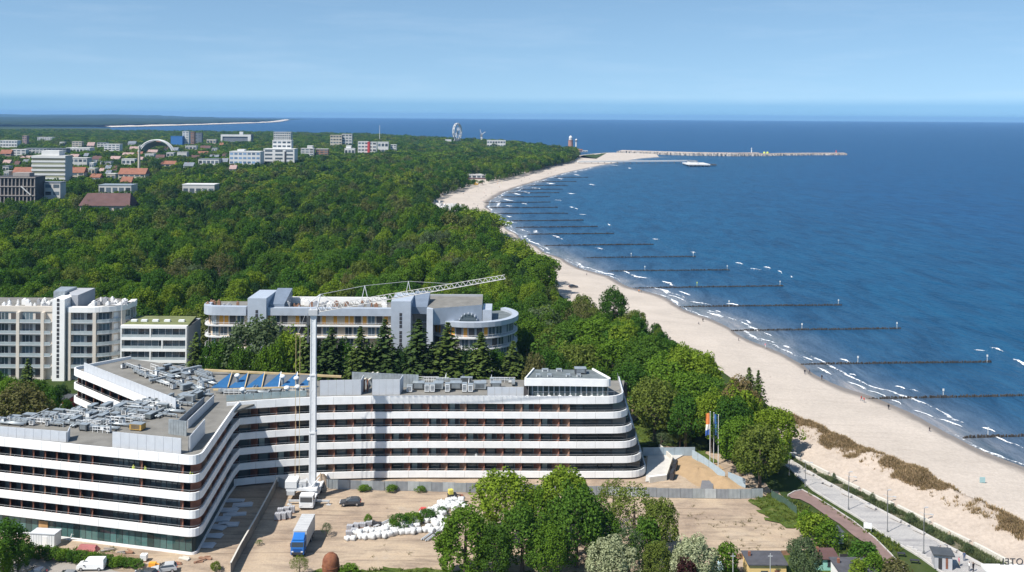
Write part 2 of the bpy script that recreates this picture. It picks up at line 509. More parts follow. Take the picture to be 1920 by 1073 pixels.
# ---- land
m_soil, nt, b, lk = shader('woodland_soil')
v = obj_vec(nt)
lk(ramp_n(nt, noise_n(nt, v, 0.08, 6, 0.65).outputs['Fac'], [(0.3, (0.025, 0.042, 0.012)), (0.55, (0.040, 0.062, 0.016)), (0.8, (0.075, 0.085, 0.035))]).outputs[0], b.inputs['Base Color'])
b.inputs['Roughness'].default_value = 0.95; b.inputs['Specular IOR Level'].default_value = 0.1
COAST = [(1118,284.5),(1080,277),(1020,270.5),(960,265),(850,259.5),(700,251.5),(545,249),(430,247.5),(225,245)]
coast = [G(x, y, 13.0) for x, y in COAST]
LAND = [(150, 40)] + smooth_pts(INNER[:-2])[2:] + coast + [G(205, 240.5, 0)] + [(-6000, 5600), (-4000, 1500), (-300, 300), (-150, 40)]
struct(MB().add([(x, y, 0.0) for x, y in LAND], [tuple(range(len(LAND)))]).build('ground', m_soil))

# ---- the far coast across the bay
FARB = [(214,238.6),(270,237.4),(330,235.8),(390,234),(440,232.3),(490,230.7),(520,229.4),(535,227.5),(546,224.8)]
farb = [G(x, y, 0) for x, y in FARB]
FAR = [(-3200, 5200)] + farb + [(farb[-1][0]-300, farb[-1][1]+2500), (-9000, 21500), (-14500, 21500), (-9000, 5200)]
m_farland, nt, b, lk = shader('far_woodland')
v = obj_vec(nt)
lk(ramp_n(nt, noise_n(nt, obj_vec(nt, 0, (1, 0.4, 1)), 0.0035, 8, 0.7).outputs['Fac'], [(0.35, (0.014, 0.026, 0.012)), (0.62, (0.030, 0.048, 0.020)), (0.74, (0.09, 0.10, 0.05))]).outputs[0], b.inputs['Base Color'])
b.inputs['Roughness'].default_value = 1.0; b.inputs['Specular IOR Level'].default_value = 0.0
a = sum(FAR[i][0]*FAR[(i+1)%len(FAR)][1]-FAR[(i+1)%len(FAR)][0]*FAR[i][1] for i in range(len(FAR)))
if a < 0: FAR = FAR[::-1]
struct(MB().add([(x, y, 0.6) for x, y in FAR], [tuple(range(len(FAR)))]).build('far_coast', m_farland))
# its pale sand bank
fb = smooth_pts(farb, 2)
mbk = MB(); prof = [(0, -2.5), (25, 2.0), (60, 7.0), (95, 6.0), (130, 0.5)]
rows = [offset(fb, o) for o, _ in prof]
vv = [(rows[k][i][0], rows[k][i][1], prof[k][1]*(0.8+0.5*fbm(i*.7, k*.1))) for k in range(len(prof)) for i in range(len(fb))]
nn_ = len(fb)
mbk.add(vv, [(k*nn_+i, k*nn_+i+1, (k+1)*nn_+i+1, (k+1)*nn_+i) for k in range(len(prof)-1) for i in range(nn_-1)])
struct(mbk.build('far_beach', mat('far_sand', (0.62, 0.53, 0.44), 0.95, 0.1, 0.01)))

def canopy(name, poly, st, zlo, zhi, seed, label, m=m_farland, zfun=None):
    """a far wood that reads as one mass: an uneven canopy sheet"""
    P = np.array(poly); x0, y0 = P.min(0); x1, y1 = P.max(0)
    rng = random.Random(seed); idx = {}; v = []; f = []
    nx, ny = int((x1-x0)/st)+1, int((y1-y0)/st)+1
    def vert(i, j):
        if (i, j) not in idx:
            x = x0+(i+rng.uniform(-.35, .35))*st; y = y0+(j+rng.uniform(-.35, .35))*st
            z = zlo+(zhi-zlo)*rng.random() + (zfun(x, y) if zfun else 0)
            idx[(i, j)] = len(v); v.append((x, y, z))
        return idx[(i, j)]
    for j in range(ny):
        for i in range(nx):
            if inside((x0+(i+.5)*st, y0+(j+.5)*st), poly):
                f.append((vert(i, j), vert(i+1, j), vert(i+1, j+1), vert(i, j+1)))
    me = bpy.data.meshes.new(name); me.from_pydata(v, [], f); me.materials.append(m)
    return stuff(put(me, name), label, 'forest')
far_in = offset(fb, 170)
FC = [(-3300, 5400)] + far_in[2:-3] + [(-8000, 20500), (-14000, 20500), (-9000, 5400)]
def hill(x, y):
    return max(0.0, 46*(fbm(x*.00042, y*.0002, 5.0)+0.25))*min(1.0, max(0, (y-8500)/6000))
canopy('far_forest', FC, 110.0, 7, 15, 3, 'dark bluish woodland along the far shore of the bay', zfun=hill)

# ---- building site ground
m_site, nt, b, lk = shader('site_dirt')
v = obj_vec(nt)
n1 = noise_n(nt, v, 0.07, 7, 0.62, 0.6); n2 = noise_n(nt, obj_vec(nt, R(12), (0.35, 1, 1)), 0.5, 5, 0.6); n3 = noise_n(nt, v, 2.2, 4, 0.7)
c = ramp_n(nt, n1.outputs['Fac'], [(0.28, (0.25, 0.19, 0.145)), (0.45, (0.355, 0.275, 0.205)), (0.6, (0.42, 0.33, 0.24)), (0.78, (0.34, 0.295, 0.25))])
t2 = ramp_n(nt, n2.outputs['Fac'], [(0.34, (0.70, 0.70, 0.71)), (0.5, (1.0, 1.0, 1.0)), (0.7, (1.10, 1.08, 1.04))])
t3 = ramp_n(nt, n3.outputs['Fac'], [(0.3, (0.84, 0.84, 0.84)), (0.7, (1.08, 1.08, 1.08))])
rut = ramp_n(nt, noise_n(nt, obj_vec(nt, R(-7), (0.06, 1.3, 1)), 0.55, 4, 0.6, 1.2).outputs['Fac'], [(0.36, (0.66, 0.65, 0.65)), (0.46, (1, 1, 1)), (0.6, (1.0, 1.0, 1.0)), (0.7, (1.12, 1.1, 1.08))])
c = mix_n(nt, 0.9, c.outputs[0], t2.outputs[0], 'MULTIPLY'); c = mix_n(nt, 0.8, c.outputs['Result'], rut.outputs[0], 'MULTIPLY'); c = mix_n(nt, 0.9, c.outputs['Result'], t3.outputs[0], 'MULTIPLY')
lk(c.outputs['Result'], b.inputs['Base Color']); b.inputs['Roughness'].default_value = 0.95; b.inputs['Specular IOR Level'].default_value = 0.1
bp = nod(nt, 'ShaderNodeBump'); bp.inputs['Distance'].default_value = 0.08
lk(n3.outputs['Fac'], bp.inputs['Height']); lk(bp.outputs[0], b.inputs['Normal'])
SITE = [(-135, 120)] + [G(1380, 1120)] + [G(1545, 1030), G(1500, 960), G(1455, 922), G(1400, 885), G(1345, 850), G(1250, 835), (30, 224), (20, 250), (-140, 262), (-190, 215)]
def gridsheet(name, poly, m, st, z, amp, fs, keep=None):
    P = np.array(poly); x0, y0 = P.min(0); x1, y1 = P.max(0)
    v = []; f = []; idx = {}
    nx, ny = int((x1-x0)/st)+2, int((y1-y0)/st)+2
    def vert(i, j):
        if (i, j) not in idx:
            x, y = x0+i*st, y0+j*st
            zz = z + amp*max(0.0, fbm(x*fs, y*fs, 2.0)) * (keep(x, y) if keep else 1)
            idx[(i, j)] = len(v); v.append((x, y, zz))
        return idx[(i, j)]
    for j in range(ny-1):
        for i in range(nx-1):
            if inside((x0+(i+.5)*st, y0+(j+.5)*st), poly):
                f.append((vert(i, j), vert(i+1, j), vert(i+1, j+1), vert(i, j+1)))
    me = bpy.data.meshes.new(name); me.from_pydata(v, [], f); me.materials.append(m)
    me.polygons.foreach_set('use_smooth', [True]*len(f))
    return struct(put(me, name))
gridsheet('construction_ground', SITE, m_site, 1.5, 0.012, 0.16, 0.12)

# pale parking street and grass strip at the lower left, lawn and earth right of the hotel, rough grass on the yard
m_asph = mat('asphalt_grey', (0.27, 0.245, 0.22), 0.9, 0.14, 0.3, bump=0.02)
m_grass, nt, b, lk = shader('rough_grass')
v = obj_vec(nt)
lk(ramp_n(nt, noise_n(nt, v, 0.35, 7, 0.7).outputs['Fac'], [(0.32, (0.045, 0.075, 0.014)), (0.55, (0.09, 0.125, 0.025)), (0.72, (0.20, 0.18, 0.075))]).outputs[0], b.inputs['Base Color'])
b.inputs['Roughness'].default_value = 0.95; b.inputs['Specular IOR Level'].default_value = 0.1
bp = nod(nt, 'ShaderNodeBump'); bp.inputs['Distance'].default_value = 0.5
lk(noise_n(nt, v, 1.6, 5, 0.7).outputs['Fac'], bp.inputs['Height']); lk(bp.outputs[0], b.inputs['Normal'])
def sheet(name, pts, m, z, rag=0.0):
    if rag:                                   # ragged natural edge
        q = []
        for i in range(len(pts)):
            a_, b_ = pts[i], pts[(i+1) % len(pts)]; n_ = max(1, int(math.dist(a_, b_)/.7))
            for k in range(n_):
                x, y = a_[0]+(b_[0]-a_[0])*k/n_, a_[1]+(b_[1]-a_[1])*k/n_
                q.append((x+rag*fbm(x*.45, y*.45, 1.0), y+rag*fbm(x*.45, y*.45, 8.0)))
        pts = q
    a = sum(pts[i][0]*pts[(i+1)%len(pts)][1]-pts[(i+1)%len(pts)][0]*pts[i][1] for i in range(len(pts)))
    if a < 0: pts = pts[::-1]
    return struct(MB().add([(x, y, z) for x, y in pts], [tuple(range(len(pts)))]).build(name, m))
sheet('street', [G(x, y) for x, y in ((-300,1035),(35,1046),(110,1052),(200,1068),(260,1085),(420,1120),(420,1200),(-300,1200))], m_asph, 0.20)
sheet('lawn', [G(x, y) for x, y in ((1188,792),(1215,783),(1250,800),(1300,832),(1345,868),(1330,870),(1290,838),(1200,836))], m_grass, 0.20, 1.2)
m_earth = mat('bare_earth', (0.24, 0.17, 0.115), 0.95, 0.3, 0.35, bump=0.1, detail=7)
sheet('earth_path', [G(x, y) for x, y in ((1165,752),(1235,752),(1260,770),(1300,822),(1250,798),(1215,781),(1185,790))], m_earth, 0.188, 1.2)
sheet('grass_verge', [G(x, y) for x, y in ((1408,938),(1440,924),(1470,940),(1530,985),(1600,1040),(1640,1073),(1690,1120),(1380,1120),(1370,1085),(1480,1040),(1545,1012),(1500,992),(1440,978),(1425,960))], m_grass, 0.205, 2.2)
sheet('grass_strip', [G(x, y) for x, y in ((560,1076),(700,1066),(820,1072),(1100,1080),(1380,1062),(1420,1085),(1400,1110),(500,1110))], m_grass, 0.20, 2.0)

# ---- promenade, path, planting strips
m_pave, nt, b, lk = shader('promenade_paving')
v = obj_vec(nt)
br = nod(nt, 'ShaderNodeTexBrick'); br.inputs['Scale'].default_value = 1.1
for k, cc in (('Color1', (0.36, 0.35, 0.345)), ('Color2', (0.43, 0.415, 0.40)), ('Mortar', (0.24, 0.235, 0.23))): br.inputs[k].default_value = (*cc, 1)
br.inputs['Mortar Size'].default_value = 0.03
lk(obj_vec(nt, R(-48)), br.inputs['Vector'])
st_ = ramp_n(nt, noise_n(nt, obj_vec(nt, R(15), (0.12, 1, 1)), 0.5, 5, 0.65).outputs['Fac'], [(0.36, (0.70, 0.69, 0.71)), (0.5, (0.98, 0.97, 0.96)), (0.65, (1.08, 1.06, 1.04))])
lk(mix_n(nt, 1.0, br.outputs['Color'], st_.outputs[0], 'MULTIPLY').outputs['Result'], b.inputs['Base Color']); b.inputs['Roughness'].default_value = 0.85
PROM_IN = [(1470,872),(1482,880),(1500,898),(1525,920),(1565,945),(1610,972),(1660,1005),(1700,1030),(1725,1045),(1780,1085),(1830,1120)]
PROM_OUT = [(1475,862),(1490,872),(1512,886),(1545,905),(1580,924),(1624,947),(1668,970),(1705,990),(1745,1012),(1790,1036),(1830,1058),(1870,1080),(1920,1110)]
pin = [G(x, y) for x, y in PROM_IN]; pout = [G(x, y) for x, y in PROM_OUT]
sheet('promenade', pin + pout[::-1], m_pave, 0.24)
m_white_kerb = mat('pale_kerb', (0.46, 0.44, 0.42), 0.8, 0.1, 1.0)
struct(MB().wall(pout, 0.45, 0.0, 0.52, side=1).build('promenade_kerb', m_white_kerb))
struct(MB().wall(pin, 0.25, 0.0, 0.34, side=-1).build('promenade_inner_kerb', m_white_kerb))
m_red = mat('red_paving', (0.20, 0.137, 0.122), 0.9, 0.14, 0.6, bump=0.01, bscale=6)
RP = [(1478,931),(1490,924),(1504,921),(1530,935),(1565,957),(1600,980),(1640,1012),(1668,1040),(1700,1075),(1740,1110)]
RQ = [(1484,936),(1500,938),(1520,948),(1545,966),(1575,985),(1600,1006),(1630,1026),(1650,1050),(1680,1080),(1710,1120)]
sheet('red_path', [G(x, y) for x, y in RP] + [G(x, y) for x, y in RQ][::-1], m_red, 0.232)
struct(MB().wall([G(x, y) for x, y in RP], 0.2, 0.0, 0.36, side=1).build('path_kerb', m_white_kerb))
# ================================================================== dune, planting, foam, groynes
WALLPX = [(1452,842),(1481,858),(1512,873),(1556,895),(1592,913),(1643,938),(1682,955),(1722,975),(1780,1004),(1832,1029),(1878,1054),(1925,1079),(1980,1110)]
CREST = [(1462,768),(1500,785),(1560,812),(1600,829),(1645,849),(1674,861),(1707,871),(1749,899),(1791,917),(1832,936),(1895,967),(1960,1000),(2040,1045)]
wall_pts = [G(x, y, 0.3) for x, y in WALLPX]
crest_pts = [G(x, y, 4.2) for x, y in CREST]
def build_dune():
    n = 150
    A = resample(smooth_pts(wall_pts), n); B = resample(smooth_pts(crest_pts), n)
    fr = [0, .04, .12, .22, .34, .46, .58, .7, .8, .88, .94, 1.0, 1.06, 1.14, 1.24, 1.36, 1.5]
    v = []
    for i in range(n):
        a, b_ = A[i], B[i]
        for t in fr:
            x, y = a[0]+(b_[0]-a[0])*t, a[1]+(b_[1]-a[1])*t
            if t <= 1: z = 0.55 + 3.65*(t**1.25)
            else: z = 4.2*max(0.0, 1-((t-1)/.42))**1.4 - 0.25
            z += (0.9*fbm(x*.10, y*.10, 7)+.35*fbm(x*.4, y*.4, 2))*min(1, t*3)*(1 if t <= 1.1 else .3)
            v.append((x, y, z))
    k = len(fr)
    f = [(i*k+j, i*k+j+1, (i+1)*k+j+1, (i+1)*k+j) for i in range(n-1) for j in range(k-1)]
    me = bpy.data.meshes.new('dune'); me.from_pydata(v, [], f); me.materials.append(m_dune)
    me.polygons.foreach_set('use_smooth', [True]*len(f))
    struct(put(me, 'dune'))
    return A, B, v, n, k, fr
DA, DB, DV, DN, DK, DFR = build_dune()

def blades(name, pts, mats, seed, hlo, hhi, nb, spread, label, cat, lean=0.5, width=0.05):
    """tufts of blades (one mass): pts = list of (x,y,z,scale)"""
    rng = np.random.default_rng(seed)
    n = len(pts)*nb
    P = np.repeat(np.array(pts), nb, axis=0)
    a = rng.uniform(0, 2*np.pi, n); sp = np.abs(rng.normal(0, spread, n))
    bx = P[:,0]+np.cos(a)*sp*.6; by = P[:,1]+np.sin(a)*sp*.6; bz = P[:,2]-.05
    h = rng.uniform(hlo, hhi, n)*P[:,3]; ln = rng.uniform(.1, lean, n)*h
    tx = bx+np.cos(a)*ln+0.12*h; ty = by+np.sin(a)*ln
    w = width*(0.7+rng.random(n)*.8)*P[:,3]
    pa = a+np.pi/2+rng.normal(0, .6, n)
    V = np.empty((n, 3, 3)); 
    V[:,0] = np.stack([bx-np.cos(pa)*w, by-np.sin(pa)*w, bz], 1)
    V[:,1] = np.stack([bx+np.cos(pa)*w, by+np.sin(pa)*w, bz], 1)
    V[:,2] = np.stack([tx, ty, bz+h], 1)
    me = bpy.data.meshes.new(name)
    me.vertices.add(n*3); me.vertices.foreach_set('co', V.reshape(-1))
    me.loops.add(n*3); me.loops.foreach_set('vertex_index', np.arange(n*3, dtype=np.int32))
    me.polygons.add(n); me.polygons.foreach_set('loop_start', np.arange(0, n*3, 3, dtype=np.int32))
    for m in mats: me.materials.append(m)
    if len(mats) > 1: me.polygons.foreach_set('material_index', rng.integers(0, len(mats), n).astype(np.int32))
    me.update(calc_edges=True); me.validate()
    return stuff(put(me, name), label, cat)

def leaf_mat(name, stops, trans=0.25, patch=0.0):
    """foliage: stops = colours met at random from tree to tree"""
    m = bpy.data.materials.new(name); m.use_nodes = True; MATS[name] = m
    nt = m.node_tree; nt.nodes.clear(); lk = nt.links.new
    oi = nod(nt, 'ShaderNodeObjectInfo')
    n = len(stops)
    r = ramp_n(nt, oi.outputs['Random'], [(i/n, c) for i, c in enumerate(stops)], 'CONSTANT' if n > 3 else 'LINEAR')
    g = nod(nt, 'ShaderNodeNewGeometry')
    rr = ramp_n(nt, g.outputs['Random Per Island'], [(0, (0.66, 0.68, 0.62)), (1, (1.36, 1.34, 1.3))])
    c = mix_n(nt, 1.0, r.outputs[0], rr.outputs[0], 'MULTIPLY').outputs['Result']
    if patch:
        pn = noise_n(nt, oi.outputs['Location'], 0.012, 3)
        pr = ramp_n(nt, pn.outputs['Fac'], [(0.34, (0.60, 0.68, 0.8)), (0.5, (1.0, 1.0, 1.0)), (0.66, (1.5, 1.34, 0.95))])
        c = mix_n(nt, patch, c, pr.outputs[0], 'MULTIPLY').outputs['Result']
    d = nod(nt, 'ShaderNodeBsdfDiffuse'); t = nod(nt, 'ShaderNodeBsdfTranslucent')
    lk(c, d.inputs[0])
    tc_ = mix_n(nt, 1.0, c, (1.1, 1.4, 0.45), 'MULTIPLY'); lk(tc_.outputs['Result'], t.inputs[0])
    mx = nod(nt, 'ShaderNodeMixShader'); mx.inputs[0].default_value = trans
    lk(d.outputs[0], mx.inputs[1]); lk(t.outputs[0], mx.inputs[2])
    o = nod(nt, 'ShaderNodeOutputMaterial'); lk(mx.outputs[0], o.inputs[0])
    return m
m_drygrass = leaf_mat('dune_grass_dry', [(0.35, 0.25, 0.16), (0.27, 0.19, 0.115)], 0.15)
m_drygrass2 = leaf_mat('dune_grass_olive', [(0.22, 0.165, 0.085), (0.17, 0.13, 0.07)], 0.15)
rng = random.Random(5)
tuft = []
for i in range(DN-1):
    for _ in range(150):
        j = rng.random()
        t = 0.6+0.53*rng.random()
        kk = max(q for q in range(DK-1) if DFR[q] <= t)
        u = (t-DFR[kk])/(DFR[kk+1]-DFR[kk])
        p = [DV[i*DK+kk][c]*(1-u)+DV[i*DK+kk+1][c]*u for c in range(3)]
        dens = (t-0.80)/0.20 + 2.0*fbm(p[0]*.10, p[1]*.10, 4.0) + .8*fbm(p[0]*.5, p[1]*.5, 9.0)
        low = 0.02 if t < 0.8 else 0
        if rng.random() < max(0.0, min(1.0, (dens+.1)/.7)) or rng.random() < low: tuft.append((p[0]+rng.uniform(-.3,.3), p[1]+rng.uniform(-.3,.3), p[2], rng.uniform(.7,1.25)))
blades('dune_grass', tuft, [m_drygrass, m_drygrass, m_drygrass2], 3, .25, .65, 8, .5, 'brown dry dune grass covering the crest of the sand dune', 'dune grass', 0.8, 0.07)
# pale low wall at the foot of the dune, in separate lengths, with planting between it and the promenade
m_wallc = mat('pale_concrete', (0.55, 0.52, 0.46), 0.85, 0.1, 0.8)
fw = thing('concrete_wall', 'low pale concrete wall in lengths along the foot of the dune', 'wall', (*wall_pts[3], 0))
Lw = plen(wall_pts); sW = 1.0
while sW < Lw-9:
    seg = [p[:2] for p in walk(wall_pts, 2.8, sW, sW+8.5)]
    MB().wall(seg, 0.55, 0.2, 1.15, side=1).build('wall_length', m_wallc, fw, world=True)
    sW += 9.3
strip = offset(pout, 0.47)
sheet('planting_bed', strip + wall_pts[1:][::-1], mat('dark_bed_soil', (0.14, 0.125, 0.085), 0.95, 0.3, 1.0), 0.31)
m_shrub_mix = leaf_mat('bed_shrub', [(0.055, 0.085, 0.05), (0.075, 0.105, 0.045), (0.10, 0.12, 0.06)], 0.2)
bed = []
SB = resample(strip, 240); WB = resample(wall_pts[1:], 240)
for i in range(240):
    for _ in range(16):
        t = rng.uniform(.08, .9); j = min(239, i+rng.randint(0, 1))
        x, y = SB[i][0]+(WB[j][0]-SB[i][0])*t, SB[i][1]+(WB[j][1]-SB[i][1])*t
        if fbm(x*.16, y*.16, 1.0) > -0.25: bed.append((x+rng.uniform(-.4,.4), y+rng.uniform(-.4,.4), .3, rng.uniform(.5,1.1)))
blades('bed_planting', bed, [m_shrub_mix], 8, .3, .8, 9, .3, 'low green planting in the bed between promenade and dune wall', 'planting', .9, .09)
# ragged verges of grass beside the red path
m_verge = leaf_mat('verge_grass', [(0.07, 0.11, 0.02), (0.11, 0.14, 0.03)], 0.25)
vg = []
for poly, dens in (([(1478,940),(1500,942),(1545,972),(1600,1012),(1640,1040),(1640,1060),(1590,1040),(1560,1010),(1500,960)], 2.2),
                   ([(1500,919),(1512,921),(1560,950),(1600,976),(1640,1008),(1625,1005),(1580,972),(1530,938)], 2.0),
                   ([(1612,985),(1660,1008),(1705,1034),(1668,1036),(1640,1010)], 2.5),
                   ([(1410,940),(1440,925),(1470,940),(1530,985),(1480,985),(1440,975)], 2.0),
                   ([(1190,794),(1215,784),(1250,800),(1300,834),(1200,836)], 0.8), ([(700,1067),(820,1070),(820,1078),(560,1080)], 2.0), ([(215,1030),(40,1030),(30,1046),(120,1054),(250,1070)], 2.0)):
    W_ = [G(x, y) for x, y in poly]; P = np.array(W_); lo, hi = P.min(0), P.max(0)
    for _ in range(int((hi[0]-lo[0])*(hi[1]-lo[1])*dens)):
        p = (rng.uniform(lo[0], hi[0]), rng.uniform(lo[1], hi[1]))
        if inside(p, W_): vg.append((*p, .2, rng.uniform(.6, 1.3)))
dw = []
for poly, dens in (([(1290,950),(1400,945),(1480,985),(1540,1015),(1480,1040),(1370,1050),(1290,1000)], .35), ([(560,960),(640,950),(900,940),(860,1050),(640,1060)], .05), ([(1300,990),(1420,960),(1400,1000)], .8)):
    W_ = [G(x, y) for x, y in poly]; P = np.array(W_); lo, hi = P.min(0), P.max(0)
    for _ in range(int((hi[0]-lo[0])*(hi[1]-lo[1])*dens)):
        p = (rng.uniform(lo[0], hi[0]), rng.uniform(lo[1], hi[1]))
        if inside(p, W_) and fbm(p[0]*.15, p[1]*.15, 6.0) > -.05: dw.append((*p, .12, rng.uniform(.4, 1.0)))
blades('dry_weeds', dw, [leaf_mat('dry_weed', [(0.17, 0.135, 0.08), (0.12, 0.12, 0.05)], .2)], 19, .15, .4, 14, .45, 'dry weeds scattered over the sandy yard', 'weeds', 1.2, .05)
blades('verge_grass', vg, [m_verge], 9, .2, .55, 12, .35, 'ragged green grass on the verges beside paths and yard', 'grass', .9, .07)

# ---- foam of the breaking waves
m_foam = bpy.data.materials.new('sea_foam'); m_foam.use_nodes = True
nt = m_foam.node_tree; b = nt.nodes['Principled BSDF']
b.inputs['Base Color'].default_value = (0.78, 0.80, 0.82, 1); b.inputs['Roughness'].default_value = 0.7
fa_ = attr_n(nt, 'body'); v = obj_vec(nt)
fm_ = nod(nt, 'ShaderNodeMath', operation='MULTIPLY_ADD'); fm_.inputs[1].default_value = 1.5
ns_ = nod(nt, 'ShaderNodeMath', operation='SUBTRACT'); ns_.inputs[1].default_value = 0.52
nt.links.new(noise_n(nt, v, 0.9, 5, 0.7).outputs['Fac'], ns_.inputs[0]); nt.links.new(ns_.outputs[0], fm_.inputs[0]); nt.links.new(fa_.outputs['Fac'], fm_.inputs[2])
al_ = ramp_n(nt, fm_.outputs[0], [(0.30, (0, 0, 0)), (0.62, (1, 1, 1))]); nt.links.new(al_.outputs[0], b.inputs['Alpha'])
fo = MB(); FOB = []
def foam_strip(pts, w, h, seed, body=1.0):
    """uneven ridge of foam along plan points, w wide, h high, fraying at its edges and ends"""
    P = resample(pts, max(7, int(plen(pts)/.8)))
    rngf = random.Random(seed); n = len(P); q1 = offset(P, 1.0); o = len(fo.v)
    W = [w*max(0.25, 0.7+1.2*fbm(P[i][0]*.2, P[i][1]*.2, seed)) for i in range(n)]
    sh = [0.8*w*fbm(P[i][0]*.1+9, P[i][1]*.1, seed) for i in range(n)]
    for t, z, e in ((-.6, -.02, 0.0), (-.25, h*.8, 1.0), (.0, h, 1.0), (.3, h*.3, .6), (1.0, .0, 0.0)):
        for i in range(n):
            nx_, ny_ = q1[i][0]-P[i][0], q1[i][1]-P[i][1]; en = math.sin(math.pi*(i+.5)/n)**.6
            k = t*W[i]+sh[i]
            fo.v.append((P[i][0]+nx_*k, P[i][1]+ny_*k, SEA+0.03+max(-.02, z*(0.7+.6*rngf.random())*en)))
            FOB.append(e*en*body*(.75+.6*fbm(P[i][0]*.12, P[i][1]*.12, seed+5)))
    for k in range(4):
        for i in range(n-1):
            fo.f.append((o+k*n+i, o+k*n+i+1, o+(k+1)*n+i+1, o+(k+1)*n+i)); fo.m.append(0)
def foam_px(a, b, w, h, seed, bend=0.0):
    p, q = G(*a, SEA), G(*b, SEA)
    mid = ((p[0]+q[0])/2 + bend, (p[1]+q[1])/2)
    foam_strip([(p[0]*(1-t)**2+mid[0]*2*t*(1-t)+q[0]*t*t, p[1]*(1-t)**2+mid[1]*2*t*(1-t)+q[1]*t*t) for t in [i/8 for i in range(9)]], w, h, seed)
FOAM = [((1138,420),(1146,424),5,.4),((1086,402),(1102,404),7,.3),((1226,448),(1236,451),4.5,.4),((1297,473),(1303,475),3.5,.4),((1112,465),(1132,469),5,.4),((1379,493),(1394,497),3.5,.5),((1400,503),(1428,507),1.8,.2),((1432,501),(1446,505),3,.5),((1456,508),(1466,514),3,.5),
 ((1478,518),(1484,521),2.5,.4),((1178,515),(1216,524),4.5,.4),((1165,508),(1180,514),3,.3),((1239,527),(1266,537),3.2,.4),((1236,541),(1252,552),2.5,.3),((1252,553),(1290,567),2.4,.3),((1290,566),(1340,574),2.4,.3),((1268,545),(1296,556),1.4,.25),((1362,570),(1385,573),2.5,.4),((1329,585),(1352,597),3.8,.35),((1340,584),(1350,587),2.4,.4),
 ((1388,600),(1412,609),2.6,.4),((1402,613),(1425,620),2,.3),((1392,624),(1420,636),2.4,.3),((1420,634),(1458,645),2.4,.3),((1425,622),(1450,632),1.6,.3),((1470,649),(1482,655),2.3,.4),((1852,652),(1882,661),1.7,.6),((1822,656),(1850,659),1.4,.15),((1898,674),(1925,690),1.7,.6),
 ((1497,668),(1526,678),1.6,.3),((1573,674),(1590,680),1.5,.4),((1530,689),(1566,709),1.3,.25),((1588,716),(1625,732),1.3,.25),((1625,732),(1668,748),1.3,.25),((1678,725),(1696,731),1.5,.4),((1704,731),(1728,739),1.3,.4),((1592,702),(1602,706),1.2,.3),((1672,750),(1690,760),1.1,.2),((1710,769),(1756,786),1.1,.25),((1756,786),(1806,801),1.1,.25),((1836,802),(1866,811),1.0,.3),((1850,815),(1890,832),1.0,.2),((1880,826),(1925,846),1.0,.25),
 ((1000,432),(1008,437),6,.4),((1030,440),(1060,450),5,.3),((955,414),(962,419),9,.3),((940,418),(958,424),8,.3),((972,430),(990,436),6,.3),((947,405),(958,408),8,.3),((976,381),(992,385),8,.4),((950,385),(958,388),9,.3),((945,373),(962,378),10,.3),((962,362),(972,366),10,.3),((978,359),(995,363),10,.3),((1000,352),(1012,355),10,.3),((1024,343),(1034,346),11,.3),((1046,334),(1056,337),11,.3),((1075,327),(1088,330),12,.3),((1066,388),(1074,390),7,.4),((1077,391),(1083,393),6,.4),((1178,297),(1196,299),14,.3),((1140,310),(1160,311),14,.3),((1040,375),(1056,377),6,.2),((1064,362),(1072,364),8,.2),((1176,314),(1182,317),10,.2),((1108,345),(1114,348),9,.2)]
for i, (a, b_, w, h) in enumerate(FOAM): foam_px(a, b_, w*(.75 if b_[1] > 520 else .5), h, i, 1.5)
# broken surf lines that follow the waterline
rng = random.Random(11)
for off_, w, prob in ((-1.0, 1.1, .95), (-4.0, 1.5, .6), (-9, 1.5, .5)):
    base = smooth_pts(offset(resample(waterline(), 260), off_), 1)
    L = plen(base); s_ = 0.0
    while s_ < L-30:
        l = rng.uniform(25, 110)
        y_at = next(walk(base, 1e9, s_))[1]
        if rng.random() < prob and y_at < 1500:
            foam_strip([(p[0]+rng.uniform(-.3,.3), p[1]) for p in walk(base, 2.0, s_, s_+l)], w*(1+y_at/1100), .18, rng.random()*99, 1.05 if off_ > -1 else .85)
        s_ += l + rng.uniform(2, 14)
fob = fo.build('sea_foam', m_foam, smooth=True)
fob.data.attributes.new('body', 'FLOAT', 'POINT').data.foreach_set('value', np.array(FOB, np.float32))
stuff(fob, 'white foam of small waves breaking along the shore', 'foam')

# ---- groynes: rows of timber piles running into the sea
m_pile = mat('wet_timber', (0.060, 0.052, 0.045), 0.8, 0.35, 0.8)
m_post = mat('white_marker', (0.72, 0.72, 0.68), 0.6, 0.05)
m_sign = mat('yellow_green_marker', (0.55, 0.62, 0.12), 0.6, 0.05)
GRO = [(1806,822,1960,817.5),(1626,749,1962,742),(1500,684,1858,680),(1368,621,1688,617),(1275,576,1578,573),(1188,541,1468,537),(1140,509,1368,507),(1095,484,1304,482),(1022,461,1224,459),(990,440,1150,438.5),(968,427,1120,425.5),(946,415,1093,413.5),(928,401,1064,400.5),(913,390,1045,389.5),(908,380.5,1031,379.5),(930,370,1030,369.5),(950,362.3,1048,362),(966,355.5,1055,355.3),(990,348.7,1064,348.5),(1010,341.2,1080,341),(1040,333.2,1102,333)]
ORD = ['nearest','second','third','fourth','fifth','sixth','seventh','eighth','ninth','tenth','eleventh','twelfth','thirteenth','fourteenth','fifteenth','sixteenth','seventeenth','eighteenth','nineteenth','twentieth','farthest']
